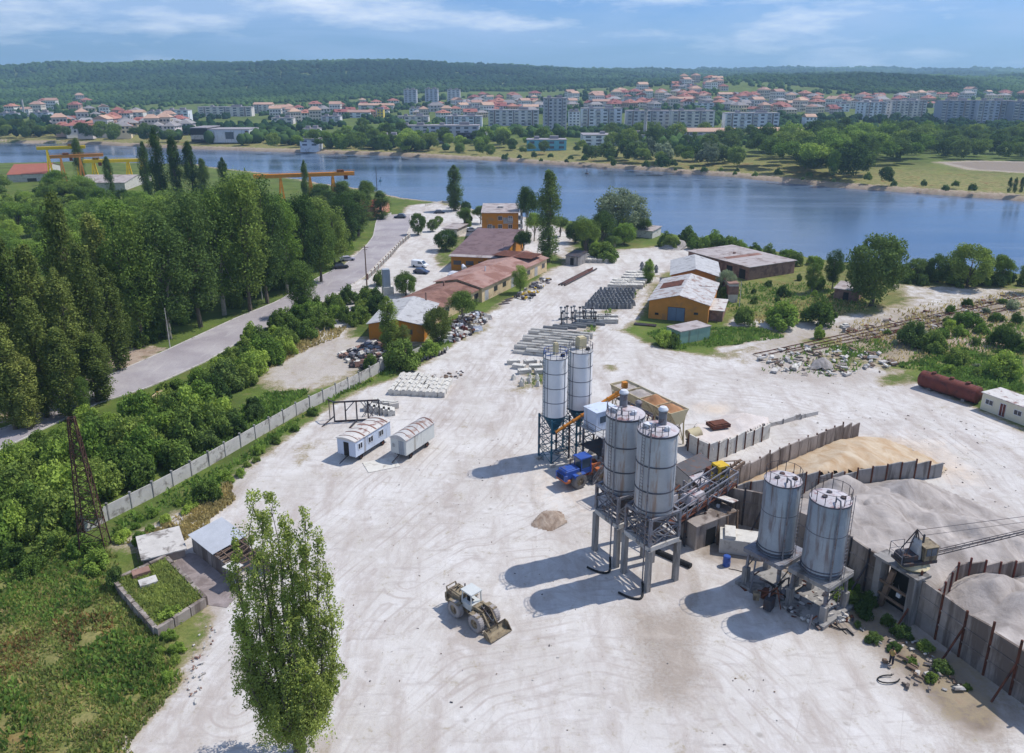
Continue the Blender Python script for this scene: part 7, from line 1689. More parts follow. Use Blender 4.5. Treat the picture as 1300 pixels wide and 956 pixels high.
B_('low bright bush on the railway bank', 1228, 414, 394, 34, 'bush', 'bright', 2)
B_('dark bush on the right bank above the pale heap', 1272, 440, 410, 34, 'bush', 'mid', 0)
B_('small bright bush on the concrete strip', 1040, 430, 414, 16, 'bush', 'bright', 1)
B_('bushy green clump right of the lawn behind the warehouse', 1040, 412, 376, 42, 'bush', 'mid', 1)
B_('low green bush on the lawn edge right of the warehouse', 990, 414, 384, 50, 'bush', 'bright', 1)
B_('pale bush beside the square chimney', 945, 412, 388, 26, 'bush', 'mid', 2)
B_('bush at the left end of the green container', 842, 438, 418, 26, 'bush', 'bright', 0)
B_('second bush half under the roof of the green container', 856, 440, 422, 18, 'bush', 'mid', 2)
B_('grey-green bush near the rust brown tank', 1215, 460, 440, 30, 'bush', 'mid', 2)
B_('wide bush on the grass behind the rust brown tank', 1275, 478, 448, 46, 'bush', 'bright', 1)
B_('dry shrub growing out of the white pile', 1290, 445, 424, 22, 'bush', 'mid', 1)
B_('green bush growing on the corner pile at the fence end', 508, 468, 430, 46, 'bush', 'mid', 0)
B_('small bush on the ridge of the weed strip', 545, 452, 432, 30, 'bush', 'bright', 1)
B_('leafy bush filling the gap before the orange shed', 470, 470, 450, 22, 'bush', 'mid', 1)
B_('small bush in the angle of the fence by the fork', 590, 292, 262, 22, 'broad', 'mid', 0)
B_('bush on the near shore behind the parked cars', 610, 284, 260, 26, 'broad', 'dark', 1)
B_('dry tangled bush near the fence and the tyre tracks', 262, 636, 606, 34, 'bush', 'mid', 2)
B_('green tussock bush at the corner of the planter wall', 215, 790, 770, 36, 'bush', 'bright', 2)
B_('dark ivy bush at the back corner of the planter', 148, 745, 718, 26, 'bush', 'dark', 2)
B_('small conifer-like tree beside the lower road kerb', 110, 530, 478, 20, 'tall', 'mid', 2, 'small_tree', 'tree')
fill([(828, 312), (870, 306), (985, 322), (1050, 338), (1070, 346), (985, 338), (880, 322)], 22, 3., (3, 5.2), (1., 1.4), ['bush'], ['mid', 'bright'], 'green shrub along the near shore behind the brick sheds', 'shore_bush', 'bush', 'shore shrubs behind the brick sheds')
fill([(1100, 350), (1300, 358), (1300, 366), (1100, 360)], 18, 3.2, (3, 5.), (1., 1.3), ['bush'], ['dark', 'mid'], 'dark shrub in the hedge along the right shore', 'shore_shrub', 'bush', 'shrub hedge along the right shore')
fill([(1040, 745), (1080, 735), (1130, 790), (1230, 855), (1240, 900), (1100, 820)], 30, 1.7, (.6, 1.7), (1.2, 1.7), ['bush'], ['dark', 'mid'], 'low dark bush in the shade below the retaining wall', 'shade_bush', 'bush', 'bushes below the retaining wall')
fill([(120, 700), (180, 690), (262, 640), (300, 612), (420, 512), (500, 470), (540, 445), (500, 465), (400, 522), (290, 600), (240, 632), (150, 668)], 26, 1.6, (.7, 1.5), (1.2, 1.7), ['bush'], ['bright', 'bright', 'mid'], 'knee-high bright weed clump along the foot of the panel fence', 'weed_clump', 'weeds', 'weed clumps along the fence foot')
# the near poplar
def near_poplar():
    b = P(380, 958); top = Zat(b.x, b.y, 638); rs = np.random.RandomState(5)
    root = thing('poplar_tree', 'large bright poplar with several upright stems standing alone in front of the yard', 'poplar tree', (b.x, b.y, 0))
    mbs = MB(); cs = []; rad = []
    stems = [(-2.2, .4, .985, 1.), (.2, -.5, 1.0, 1.), (2.4, .2, .93, 1.), (3.5, -.3, .86, .95), (1.2, -1.6, .3, 1.2), (-1.6, -1.5, .28, 1.2), (2.6, .8, .26, 1.1), (-2.8, .6, .28, 1.1), (-3.6, -.4, .85, .95), (-4.1, .5, .72, .9), (4., .6, .7, .9), (.5, 1.1, .88, 1.), (-1.1, 1.0, .9, 1.), (2.0, 1.2, .78, 1.1), (-2.0, -1.2, .74, 1.1), (.9, -1.4, .68, 1.1), (3.4, .3, .52, 1.), (-3.9, .2, .5, 1.1), (-2.6, 1.4, .44, 1.3), (2.4, -1.3, .42, 1.3), (0, -1.9, .4, 1.3), (-3.2, -1.2, .58, 1.1), (-1.2, -.2, .93, 1.1), (.7, .3, .9, 1.1), (2.2, .1, .8, 1.1)]
    base = Vector((0, 0, -.4)); mbs.tube(base, (0, 0, 4), .45, 10, .36, caps=False); mbs.tube((0, 0, 4), (.1, 0, 9), .36, 10, .24, caps=False)
    for sx, sy, hh, r in stems:
        hz = hh*top; sx *= .8; r *= .86; prev = Vector((0, 0, rs.uniform(.8, 2.2)))
        for k in range(1, 9):
            f = k/8; q = Vector((sx*min(1, f*2.2)+rs.normal()*.15, sy*min(1, f*2.2)+rs.normal()*.1, prev.z*0+1.4+(hz-1.4)*f)) if k > 1 else Vector((sx*.35, sy*.35, 2.4))
            mbs.tube(prev, q, .16*(1-f)+.03, 6, .16*(1-f)*.8+.02, caps=False); prev = q
            if k >= 2:
                w = r*(1.1 if f < .85 else (1.0-f)*4.+.45)
                for j in range(7):
                    a = rs.uniform(0, 6.28); rr = w*rs.uniform(.2, 1.05)
                    c = (q.x+rr*math.cos(a), q.y+rr*math.sin(a), q.z+rs.uniform(-1.2, .9)); cs.append(c); rad.append(rs.uniform(.2, .55)*(.65+.35*w/r))
                    if j < 3: mbs.tube(q-Vector((0, 0, .8)), c, .035, 4, .012, caps=False)
    V = leaves(np.array(cs), np.array(rad), 76000, .17, rs, .6, .15, (1, 1, 1.7))
    V = V[np.repeat((V.reshape(-1, 4, 3)[:, :, 2].mean(1) > .5), 4)]
    n = len(V)//4
    npmesh('crown', V, np.arange(n*4).reshape(n, 4), LF_fg, root)
    mbs.build('trunk', M_trunk, root, smooth=True)
near_poplar()
# ---------------------------------------------------------------- grass and weeds (nobody could count them)
def weeds(name, polys, n, hr, mat, label, seed, minb=0):
    rs = np.random.RandomState(seed); out = []
    for poly, share in polys:
        pw = [(p.x, p.y) for p in PP(poly)]; xs = [p[0] for p in pw]; ys = [p[1] for p in pw]
        k = int(n*share); x = rs.uniform(min(xs), max(xs), k*3); y = rs.uniform(min(ys), max(ys), k*3)
        ok = (poly_sd(x, y, pw) < -.1+(fbm(x/3, y/3, 3, 8)-.5)*2.5) & (fbm(x/2.2, y/2.2, 3, 4) > .38+rs.uniform(-.14, .14, len(x)))
        x, y = x[ok][:k], y[ok][:k]; m = len(x)
        if not m: continue
        h = rs.uniform(hr[0], hr[1], m)*(.6+fbm(x/4, y/4, 2, 12)); a = rs.uniform(0, 6.28, m); w = h*rs.uniform(.16, .4, m)
        lx, ly = rs.normal(0, .35, m)*h, rs.normal(0, .35, m)*h
        z = np.zeros(m)-.02
        q = np.stack([np.stack([x-w*np.cos(a), y-w*np.sin(a), z], -1), np.stack([x+w*np.cos(a), y+w*np.sin(a), z], -1), np.stack([x+lx+w*.5*np.cos(a), y+ly+w*.5*np.sin(a), z+h], -1), np.stack([x+lx-w*.5*np.cos(a), y+ly-w*.5*np.sin(a), z+h*.9], -1)], 1)
        out.append(q.reshape(-1, 3))
    V = np.concatenate(out); k = len(V)//4
    o = npmesh(name, V, np.arange(k*4).reshape(k, 4), mat); tag(o, label, kind='stuff'); return o
MEAD = [(-60, 735), (60, 715), (140, 700), (165, 745), (205, 800), (232, 850), (215, 900), (130, 1000), (-250, 1000)]
weeds('grass', [(MEAD, 1.)], 26000, (.08, .42), LF_grass, 'tall mixed grass of the meadow', 1)
weeds('dry_grass', [(MEAD, 1.)], 9000, (.12, .34), LF_dry, 'dry straw-coloured grass in the meadow', 2)
STRIP = [(130, 688), (150, 662), (250, 608), (300, 583), (350, 548), (420, 502), (490, 466), (545, 440), (575, 432), (505, 470), (440, 500), (390, 530), (345, 563), (300, 593), (285, 618), (240, 638), (150, 680)]
weeds('tall_weeds', [([(-60, 720), (110, 700), (140, 730), (100, 790), (-60, 800)], .5), ([(100, 800), (200, 812), (225, 870), (160, 900), (90, 860)], .3), ([(-60, 850), (40, 870), (60, 960), (-60, 960)], .2)], 5000, (.2, .55), LF_weed, 'tall bright weeds in the meadow', 6)
weeds('brown_weeds', [([(60, 770), (140, 780), (150, 830), (80, 830)], .5), ([(-20, 810), (50, 800), (60, 850), (-10, 860)], .5)], 1500, (.15, .4), leafmat('leaf_brown', rgb(150, 120, 84), .4), 'reddish brown dry weeds in the meadow', 7)
weeds('weeds', [(STRIP, .28), ([(822, 424), (860, 415), (960, 418), (1000, 428), (900, 442), (860, 444)], .1), ([(1140, 464), (1210, 447), (1300, 455), (1300, 500), (1240, 490)], .14), ([(960, 470), (1010, 440), (1120, 440), (1140, 455), (1050, 480)], .012), ([(1050, 440), (1120, 430), (1135, 445), (1090, 456)], .02), ([(660, 490), (700, 445), (745, 415), (822, 354), (826, 358), (752, 422), (720, 450), (680, 495)], .09), ([(240, 600), (330, 545), (400, 494), (330, 500), (240, 570)], .07), ([(1160, 420), (1300, 405), (1300, 455), (1150, 462)], .05), ([(900, 360), (1100, 360), (1100, 395), (930, 400)], .08)], 42000, (.18, .6), LF_weed, 'bright weeds along the fence and verges', 3)
weeds('dry_weeds', [([(1060, 415), (1180, 385), (1300, 370), (1300, 455), (1140, 462), (1060, 440)], .22), ([(930, 400), (1100, 365), (1100, 395), (960, 412)], .2), ([(330, 478), (370, 430), (440, 415), (430, 428), (380, 450)], .08), ([(150, 692), (260, 640), (290, 610), (300, 640), (230, 690)], .2)], 14000, (.2, .6), LF_dry, 'dry weeds on the railway bank', 4)
# ---------------------------------------------------------------- the far bank
def G(px, py):
    g = ground_at(px, py)
    return g
TILE = [pm('roof_tile_%d' % i, rgb(*c), .85, var=.12, vs=.1, objvar=.35) for i, c in enumerate([(168, 112, 98), (186, 150, 130), (156, 100, 90), (146, 140, 138)])]
WALLS = [pm('town_wall_%d' % i, rgb(*c), .85, var=.06, vs=.1, objvar=.2, fine=0) for i, c in enumerate([(228, 222, 214), (220, 206, 190), (212, 202, 202), (228, 208, 176), (200, 164, 146)])]
APW = [pm('block_wall_%d' % i, rgb(*c), .85, var=.06, vs=.06, dirt=rgb(150, 146, 150), da=.2, ds=.15, objvar=.1, fine=0) for i, c in enumerate([(212, 208, 210), (192, 194, 204), (222, 214, 206), (158, 162, 174), (226, 228, 232)])]
M_flat = pm('flat_roof', rgb(150, 144, 146), .9, var=.15, vs=.1, fine=0)
HM = []
for i in range(8):
    r_ = random.Random(i*3+1); w, d, h = r_.uniform(9, 14), r_.uniform(8, 11), r_.choice([5.5, 6.5, 8.5, 9.5])
    mb = MB(); mb.box((0, 0, h/2-1.5), (w, d, h+3), 0, 0); nf = max(2, int(h/2.9))
    for f in range(nf):
        for k in range(4):
            for s_ in (-1, 1):
                mb.box(((k-1.5)*w/4.3, s_*(d/2), 1.6+f*2.8), (1.4, .12, 1.3), 0, 1)
        for k in range(3):
            for s_ in (-1, 1): mb.box((s_*w/2, (k-1)*d/3.4, 1.6+f*2.8), (.12, 1.3, 1.3), 0, 1)
    if i % 2: mb.box((0, -d/2-.5, h*.55), (w*.5, 1., .9), 0, 0)
    wallo = mb.build('wall', [WALLS[i % 5], M_darkwin]); wm = wallo.data; bpy.data.objects.remove(wallo)
    mb = MB(); rz_ = r_.uniform(2.2, 3.2); e = .7
    if i % 3 == 2: mb.extr([(-d/2-e, h-.1), (0, h+rz_), (d/2+e, h-.1)], 'x', -w/2-.4, w/2+.4)
    else:
        rl = (w-d)/2+1.2
        mb.add([(-w/2-e, -d/2-e, h), (w/2+e, -d/2-e, h), (w/2+e, d/2+e, h), (-w/2-e, d/2+e, h), (-rl, 0, h+rz_), (rl, 0, h+rz_)], [(0, 1, 5, 4), (1, 2, 5), (2, 3, 4, 5), (3, 0, 4), (3, 2, 1, 0)])
    mb.box((w*.2, d*.15, h+rz_*.8), (.8, .8, 1.8))
    if i % 2 == 0: mb.box((-w*.12, -d*.27, h+rz_*.35), (2.4, 2.2, 1.3))
    ro = mb.build('roof', TILE[i % 4]); rm_ = ro.data; bpy.data.objects.remove(ro)
    HM.append((wm, rm_, w, d))
def house(label, px, py, rz, i, s=1., group=None, g=None):
    g = g or G(px, py)
    if g is None: return None
    wm, rm_, w, d = HM[i % 8]
    o = bpy.data.objects.new('house', wm); COL.objects.link(o); o.location = g; o.rotation_euler = (0, 0, rz); o.scale = (s, s, s)
    tag(o, label, 'house', group); r_ = bpy.data.objects.new('roof', rm_); COL.objects.link(r_); setpar(r_, o)
    return o
OCC = []
M_bwin = pm('block_window', rgb(84, 90, 104), .3, var=.3, spec=.6, objvar=.9, fine=0)
M_strip = pm('stair_strip', rgb(150, 136, 132), .8, var=.1, objvar=.3)
def town(label, poly, n, mind, group, s=(.95, 1.45), rzb=.3):
    rs_ = random.Random(len(OCC)+n); xs = [p[0] for p in poly]; ys = [p[1] for p in poly]; k = tr = 0
    A = np.array
    while k < n and tr < n*40:
        tr += 1; x, y = rs_.uniform(min(xs), max(xs)), rs_.uniform(min(ys), max(ys))
        if float(poly_sd(A([x]), A([y]), poly)[0]) > 0: continue
        g = G(x, y)
        if g is None or any((g.x-a)**2+(g.y-b)**2 < mind*mind for a, b in OCC): continue
        house(label, x, y, rzb+rs_.choice([0, math.pi/2])+rs_.uniform(-.3, .3), rs_.randrange(8), rs_.uniform(*s), group, g); OCC.append((g.x, g.y)); k += 1
def block(label, x0, x1, yb, yt, depth, wi, roofred=False, tower=False, bal=True, rz=None, group=None, name='apartment_block', bays=None):
    "panel block whose front spans pixels x0..x1, standing at row yb and reaching row yt"
    g0, g1 = G((x0+x1)/2, yb), None
    if g0 is None: return
    d = g0.y*cp+(H-g0.z)*sp; wdt = (x1-x0)*d/F; top = Zat(g0.x, g0.y, yt); h = max(5, top-g0.z); an = (rz if rz is not None else 0)
    wdt = wdt/max(.5, math.cos(an)); OCC.append((g0.x, g0.y))
    t = thing(name, label, 'building', tuple(g0), an, group)
    MB().box((0, depth/2, h/2-2), (wdt, depth, h+4)).build('wall', APW[wi], t)
    mb = MB(); mb.box((0, depth/2, h+.25), (wdt+.6, depth+.6, .5))
    if roofred: mb.extr([(-.6, h+.5), (depth/2, h+3), (depth+.6, h+.5)], 'x', -wdt/2, wdt/2)
    else: mb.box((wdt*.2, depth*.6, h+1.4), (wdt*.15+2, 4, 2.2)); mb.box((-wdt*.25, depth*.5, h+1.3), (3.5, 4, 2.))
    mb.build('roof', TILE[1] if roofred else M_flat, t)
    nf = max(2, int(round(h/2.85))); nb = bays or max(2, min(8, int(wdt/5.6)))
    fh = h/nf; bw = wdt/nb
    wme = MB().box((0, 0, 0), (bw*.5, .12, fh*.5)); wo = wme.build('window', M_bwin, t); wo.location = (-wdt/2+bw*.5, -.03, fh*.5); first = True
    bme = MB().box((0, -.6, -fh*.28), (bw*.62, 1.2, fh*.42)); bo = bme.build('balcony', M_sbal, t); bo.location = (-wdt/2+bw*.5, -.02, fh*.5+fh)
    used = 0
    for f in range(nf):
        for k in range(nb):
            x = -wdt/2+bw*(k+.5); z = fh*(f+.52)
            if used < 72:
                if first: wo.location = (x, -.03, z); first = False
                else:
                    c = wo.copy(); COL.objects.link(c); c.location = (x, -.03, z)
                used += 1
            if bal and k % 2 == 0 and f > 0:
                c = bo.copy(); COL.objects.link(c); c.location = (x, -.02, z)
    if not bal: bpy.data.objects.remove(bo)
    if bal and nb > 3:
        for k in range(1, nb, 3): MB().box((-wdt/2+bw*k, -.25, h/2), (bw*.22, .6, h*.98)).build('stair_strip', M_strip if (k+wi) % 2 else M_flat, t)
    side = MB()
    if abs(an) > .15 or tower:
        for f in range(nf):
            for yy in (.3, .7): side.box(((wdt/2+.04) * (1 if an < .2 and g0.x < 0 else -1), depth*yy, fh*(f+.52)), (.1, 2., fh*.45))
        side.build('side_windows', M_darkwin, t)
    return t
def museum():
    for lab, x0, x1, yb, yt, dep, m_ in (('dark museum-like hall left of the white cubes by the water', 243, 264, 177, 163, 30, APW[3]), ('white cubic hall with a dark glass front by the water', 265, 317, 178, 165, 26, WALLS[0])):
        g = G((x0+x1)/2, yb); d = g.y*cp+(H-g.z)*sp; w = (x1-x0)*d/F; h = Zat(g.x, g.y, yt)-g.z; OCC.append((g.x, g.y))
        t = thing('hall', lab, 'building', tuple(g)); MB().box((0, dep/2, h/2-1), (w, dep, h+2)).build('wall', M_dark if x0 < 250 else M_white, t); MB().box((0, dep/2, h+.3), (w+.4, dep+.4, .6)).build('roof', M_flat, t)
        if x0 > 250:
            MB().box((w*.02, -.1, h*.45), (w*.2, .3, h*.7)).build('glass_front', M_glass, t); MB().box((w*.44, -.1, h*.5), (w*.07, .3, h*.8)).build('brown_panel', M_rust, t)
        else: MB().box((0, -.2, h*.2), (w, .4, h*.4)).build('plinth', M_conc, t)
block('left one of the three far tower blocks before the wooded hill', 513, 529, 132, 114, 16, 1, tower=True, bal=False, group='three far tower blocks')
block('middle one of the three far tower blocks before the wooded hill', 540, 556, 134, 113, 16, 1, tower=True, bal=False, group='three far tower blocks')
block('right one of the three far tower blocks before the wooded hill', 568, 584, 130, 114, 16, 0, tower=True, bal=False, group='three far tower blocks')
block('tallest tower block of the town, grey with a dark stair strip', 690, 719, 168, 125, 18, 0, tower=True, bays=5)
block('pale slab block just right of the tallest tower', 738, 789, 163, 138, 14, 4)
block('long grey slab block in the row right of the tallest tower', 795, 850, 164, 141, 14, 0)
block('cream slab block continuing the row right of the long grey one', 852, 906, 166, 141, 14, 2)
block('greenish slab block with glazed balconies right of the row', 920, 988, 166, 144, 13, 4)
block('white block with pinkish bays left on the eastern terrace', 1094, 1126, 152, 130, 14, 4, rz=.35)
block('long block with stepped white bays on the eastern terrace', 1126, 1178, 152, 128, 14, 2, rz=.3)
block('huge dark grey slab block, left part, on the eastern edge', 1192, 1236, 156, 128, 14, 3)
block('huge dark grey slab block, middle part, on the eastern edge', 1238, 1281, 157, 128, 14, 1)
block('huge dark grey slab block, right part, cut by the picture edge', 1283, 1330, 158, 129, 14, 3)
block('long white block in the middle distance above the grey school', 566, 612, 168, 148, 14, 4)
block('grey school-like block with vertical strips by the park', 545, 608, 180, 160, 16, 1, bal=False)
block('pale office block left of the grey school', 505, 545, 172, 160, 14, 0, bal=False)
block('low white block with red-framed bays behind the school', 505, 544, 157, 148, 12, 2)
block('white-grey block left of the park with a tall end wall', 620, 684, 160, 140, 14, 0)
block('pinkish block with orange gables at the left hill foot', 322, 346, 144, 133, 12, 2, True)
block('long pinkish block row on the left hill foot', 252, 320, 148, 136, 12, 2)
block('white slab block below the wooded hill on the left', 210, 240, 155, 140, 12, 4)
block('small pink and white block left of the white slab', 188, 205, 152, 142, 11, 2)
block('pale lilac block near the left picture edge', 40, 62, 152, 143, 12, 1)
block('small bluish block beside the red roofs on the left', 0, 20, 152, 144, 11, 1)
museum()
block('pale curved block among the trees in the middle', 408, 432, 158, 148, 12, 0, name='building')
block('yellow small block among red roofs in the middle', 479, 487, 150, 139, 10, 2, bal=False, name='building')
block('low turquoise office building by the far shore', 669, 719, 191, 178, 14, 4, bal=False, name='office_building')
block('long low white hall right of the turquoise office', 740, 846, 185, 172, 24, 4, bal=False, name='hall')
block('white flat building on the green bank left of the park', 482, 506, 182, 173, 12, 4, bal=False, name='building')
block('white flat boathouse near the trees on the far bank', 381, 405, 187, 180, 12, 4, bal=False, name='boathouse')
block('pale grey box hall right of the grey school', 580, 618, 180, 169, 18, 4, bal=False, name='hall')
block('long red-roofed block right of the white hall', 862, 935, 182, 168, 12, 2, True)
block('red-roofed block behind the eastern park', 962, 1046, 178, 167, 12, 2, True)
block('lone beige villa block in the eastern trees', 1160, 1192, 186, 174, 12, 2)
block('low pink-roofed building in the trees of the eastern park', 1245, 1275, 190, 184, 10, 0, True, name='building')
for o in bpy.data.objects:
    if o.get('label', '').startswith('low turquoise'):
        tq = pm('turquoise_wall', rgb(110, 178, 196), .8, var=.06)
        for c in o.children:
            if c.name.startswith('wall'): c.data.materials[0] = tq
    if o.get('label', '').startswith('yellow small'):
        for c in o.children:
            if c.name.startswith('wall'): c.data.materials[0] = pm('yellow_wall', rgb(222, 196, 96), .85, var=.05)
for x0, x1, yb, yt, wi, rr in [(345, 372, 158, 150, 2, 0), (440, 470, 150, 143, 4, 1), (455, 500, 140, 134, 2, 1), (590, 612, 146, 137, 0, 0), (640, 668, 150, 141, 4, 0), (664, 684, 146, 136, 2, 1), (722, 736, 160, 142, 4, 0), (752, 775, 136, 129, 2, 1), (790, 812, 134, 126, 4, 0), (826, 845, 136, 128, 2, 0), (858, 880, 134, 126, 0, 1), (884, 906, 140, 131, 4, 0), (912, 930, 128, 120, 2, 1), (940, 962, 132, 124, 4, 0), (968, 985, 138, 130, 2, 0), (1000, 1018, 140, 131, 4, 1), (1030, 1050, 136, 128, 2, 0), (1060, 1078, 142, 132, 4, 0), (904, 918, 106, 99, 2, 1), (870, 888, 116, 109, 2, 0), (1022, 1036, 162, 149, 4, 1), (120, 140, 160, 153, 4, 0), (160, 182, 150, 143, 2, 1), (385, 405, 172, 164, 4, 0), (520, 535, 146, 138, 4, 0), (556, 575, 144, 137, 2, 0)]:
    block('small %s apartment block with %s roof amid the town houses' % (['pale', '', 'cream', '', 'white'][wi], 'red tiled' if rr else 'flat'), x0, x1, yb, yt, 11, wi, bool(rr), bal=False, bays=3, group='small apartment blocks of the town')
town('red-roofed house in the low quarter on the far left', [(60, 168), (95, 155), (160, 158), (240, 160), (240, 170), (180, 172), (120, 173)], 34, 14, 'houses of the far left quarter')
town('small house at the foot of the left wooded hill', [(0, 145), (60, 130), (110, 128), (130, 140), (200, 146), (190, 152), (60, 152)], 18, 18, 'houses under the left hill')
town('house among trees left of the three far towers', [(330, 150), (400, 136), (500, 134), (508, 150), (440, 152), (380, 156)], 30, 15, 'houses left of the three far towers')
town('red-roofed house between the three far towers and the tallest tower', [(530, 150), (560, 132), (600, 126), (680, 124), (690, 140), (684, 150), (560, 152)], 56, 14, 'houses between the far towers and the tallest tower')
town('red-roofed house above the slab blocks right of the tallest tower', [(722, 140), (722, 126), (780, 120), (830, 115), (870, 122), (900, 126), (900, 138), (800, 140)], 60, 14, 'houses above the slab blocks')
town('house climbing the hilltop spur above the town centre', [(840, 112), (870, 106), (905, 101), (920, 106), (920, 116), (870, 118)], 18, 15, 'houses on the hilltop spur')
town('red-roofed house on the eastern slope right of the spur', [(900, 138), (920, 122), (990, 124), (1060, 126), (1190, 128), (1190, 136), (1090, 142), (1060, 148), (960, 146)], 70, 15, 'houses on the eastern slope')
town('house behind the huge grey slab blocks', [(1160, 124), (1310, 122), (1310, 127), (1180, 129)], 16, 16, 'houses behind the huge slab blocks')
def far_pole(label, px, yb, yt, r_):
    g = G(px, yb); h = Zat(g.x, g.y, yt)-g.z; t = thing('chimney', label, 'chimney', tuple(g))
    MB().tube((0, 0, -1), (0, 0, h), r_, 12, r_*.7).build('shaft', M_conc, t, smooth=True); MB().tube((0, 0, h-1), (0, 0, h+.3), r_*.85, 12).build('cap', M_concg, t)
far_pole('tall slim grey chimney in front of the slab blocks', 818, 184, 138, 1.5)
far_pole('thin chimney on the far left before the hill', 32, 150, 126, 1.2)
far_pole('thin mast left of the white slab block', 104, 150, 133, .8)
# trees on the far bank
def fill_far(label, poly, n, mind, hr, kinds, leafs, group, name='tree', lod=2):
    rs_ = random.Random(n*7+int(poly[0][0])); xs = [p[0] for p in poly]; ys = [p[1] for p in poly]; k = tr = 0; got = []
    A = np.array
    while k < n and tr < n*40:
        tr += 1; x, y = rs_.uniform(min(xs), max(xs)), rs_.uniform(min(ys), max(ys))
        if float(poly_sd(A([x]), A([y]), poly)[0]) > 0: continue
        g = G(x, y)
        if g is None or any((g.x-a)**2+(g.y-b)**2 < mind*mind for a, b in got): continue
        h = rs_.uniform(*hr); kd = rs_.choice(kinds); w = h*{'poplar': .22, 'broad': .95, 'round': 1.05, 'tall': .5, 'bush': 1.2}[kd]
        tree(name, 'tree', label, (g.x, g.y), h, w, kd, rs_.choice(leafs), rs_.randrange(3), lod, group, g.z); got.append((g.x, g.y)); k += 1
fill_far('round tree in the row along the far shore, left half', [(330, 188), (420, 184), (520, 184), (540, 194), (440, 193)], 26, 9, (8, 14), ['round', 'broad'], ['mid', 'dark', 'bright'], 'trees of the far shore, left half')
fill_far('green tree of the wood on the far left shore', [(0, 178), (0, 166), (60, 168), (130, 178), (230, 184), (240, 180), (180, 176), (100, 172)], 30, 10, (8, 14), ['round', 'broad'], ['dark', 'mid'], 'trees of the far left shore')
fill_far('tree in the park strip behind the far shore, middle', [(420, 180), (460, 166), (540, 176), (620, 180), (690, 176), (740, 186), (680, 188), (620, 196), (560, 190)], 36, 11, (8, 14), ['broad', 'round'], ['mid', 'dark', 'bright'], 'trees of the middle park strip')
fill_far('tree of the far bank park between turquoise office and the water row', [(500, 192), (560, 186), (660, 192), (760, 196), (760, 202), (640, 200), (560, 198)], 14, 12, (5, 9), ['round', 'broad'], ['mid', 'dark'], 'trees by the turquoise office')
fill_far('silvery or green bush tree on the far shore below the white hall', [(745, 202), (800, 196), (900, 200), (960, 208), (930, 214), (830, 212)], 26, 10, (7, 12), ['round', 'broad', 'bush'], ['mid', 'silver', 'dark'], 'trees below the white hall')
fill_far('tree screening the slab blocks and halls from the shore', [(740, 190), (760, 176), (850, 178), (960, 180), (960, 200), (880, 198), (800, 194)], 30, 11, (9, 16), ['broad', 'tall', 'round'], ['dark', 'mid'], 'trees before the slab blocks')
fill_far('large tree of the eastern park near the water', [(960, 212), (970, 190), (1040, 184), (1110, 180), (1180, 188), (1180, 206), (1120, 216), (1060, 230)], 74, 11, (13, 21), ['broad', 'round', 'tall'], ['mid', 'dark', 'bright'], 'large trees of the eastern park')
fill_far('tree in the belt between the huge slab blocks and the field', [(1180, 200), (1180, 172), (1300, 176), (1320, 204), (1240, 206)], 40, 11, (9, 15), ['broad', 'round'], ['mid', 'dark'], 'trees between the slab blocks and the field')
for i, x in enumerate((1280, 1287, 1295)):
    g = G(x, 246+i*.7); tree('poplar_tree', 'tree', 'small dark cypress-like tree on the far shore at the right edge', (g.x, g.y), 7.5, 1.9, 'poplar', 'dark', i, 2, 'three small dark trees at the right edge', g.z)
g = G(1124, 233); tree('shore_tree', 'tree', 'round tree alone on the grassy far shore', (g.x, g.y), 8, 8, 'round', 'dark', 1, 2, None, g.z)
fill_far('low bush scattered on the grassy strip of the far shore', [(620, 206), (700, 206), (800, 214), (960, 226), (1100, 236), (1250, 246), (1250, 240), (1100, 228), (960, 218), (760, 202), (640, 198)], 34, 9, (1.5, 4), ['bush'], ['mid', 'dark'], 'bushes on the grassy far shore', 'bush')
# woods that read as one mass
def ico():
    t_ = (1+5**.5)/2; v = np.array([(-1, t_, 0), (1, t_, 0), (-1, -t_, 0), (1, -t_, 0), (0, -1, t_), (0, 1, t_), (0, -1, -t_), (0, 1, -t_), (t_, 0, -1), (t_, 0, 1), (-t_, 0, -1), (-t_, 0, 1)], float); v /= np.linalg.norm(v[0])
    f = [(0, 11, 5), (0, 5, 1), (0, 1, 7), (0, 7, 10), (0, 10, 11), (1, 5, 9), (5, 11, 4), (11, 10, 2), (10, 7, 6), (7, 1, 8), (3, 9, 4), (3, 4, 2), (3, 2, 6), (3, 6, 8), (3, 8, 9), (4, 9, 5), (2, 4, 11), (6, 2, 10), (8, 6, 7), (9, 8, 1)]
    v = list(map(tuple, v)); mid = {}; nf = []
    def m(a, b):
        k = (min(a, b), max(a, b))
        if k not in mid:
            q = np.array(v[a])+np.array(v[b]); q /= np.linalg.norm(q); v.append(tuple(q)); mid[k] = len(v)-1
        return mid[k]
    for a, b, c in f: ab, bc, ca = m(a, b), m(b, c), m(c, a); nf += [(a, ab, ca), (b, bc, ab), (c, ca, bc), (ab, bc, ca)]
    return np.array(v), np.array(nf)
IV, IF = ico()
def forest_mat():
    t = NT('forest'); b = t.n('ShaderNodeBsdfDiffuse'); a = t.attr('tone').outputs['Fac']; geo = t.n('ShaderNodeNewGeometry')
    c = t.mix(a, rgb(40, 64, 44), rgb(92, 118, 62)); c = t.mix(t.math('MULTIPLY', t.ramp(t.noise(geo.outputs['Position'], .5, 4., .7), .4, .7), .2), c, rgb(26, 42, 30))
    c = t.mix(t.math('MULTIPLY', t.ramp(t.noise(geo.outputs['Position'], .004, 4., .6), .42, .6), .5), c, rgb(30, 48, 36))  # broad shade patches of the hills, painted into the crown colour
    t.l(c, b.inputs[0]); t.l(b.outputs[0], t.out.inputs[0]); return t.mat
M_forest = forest_mat()
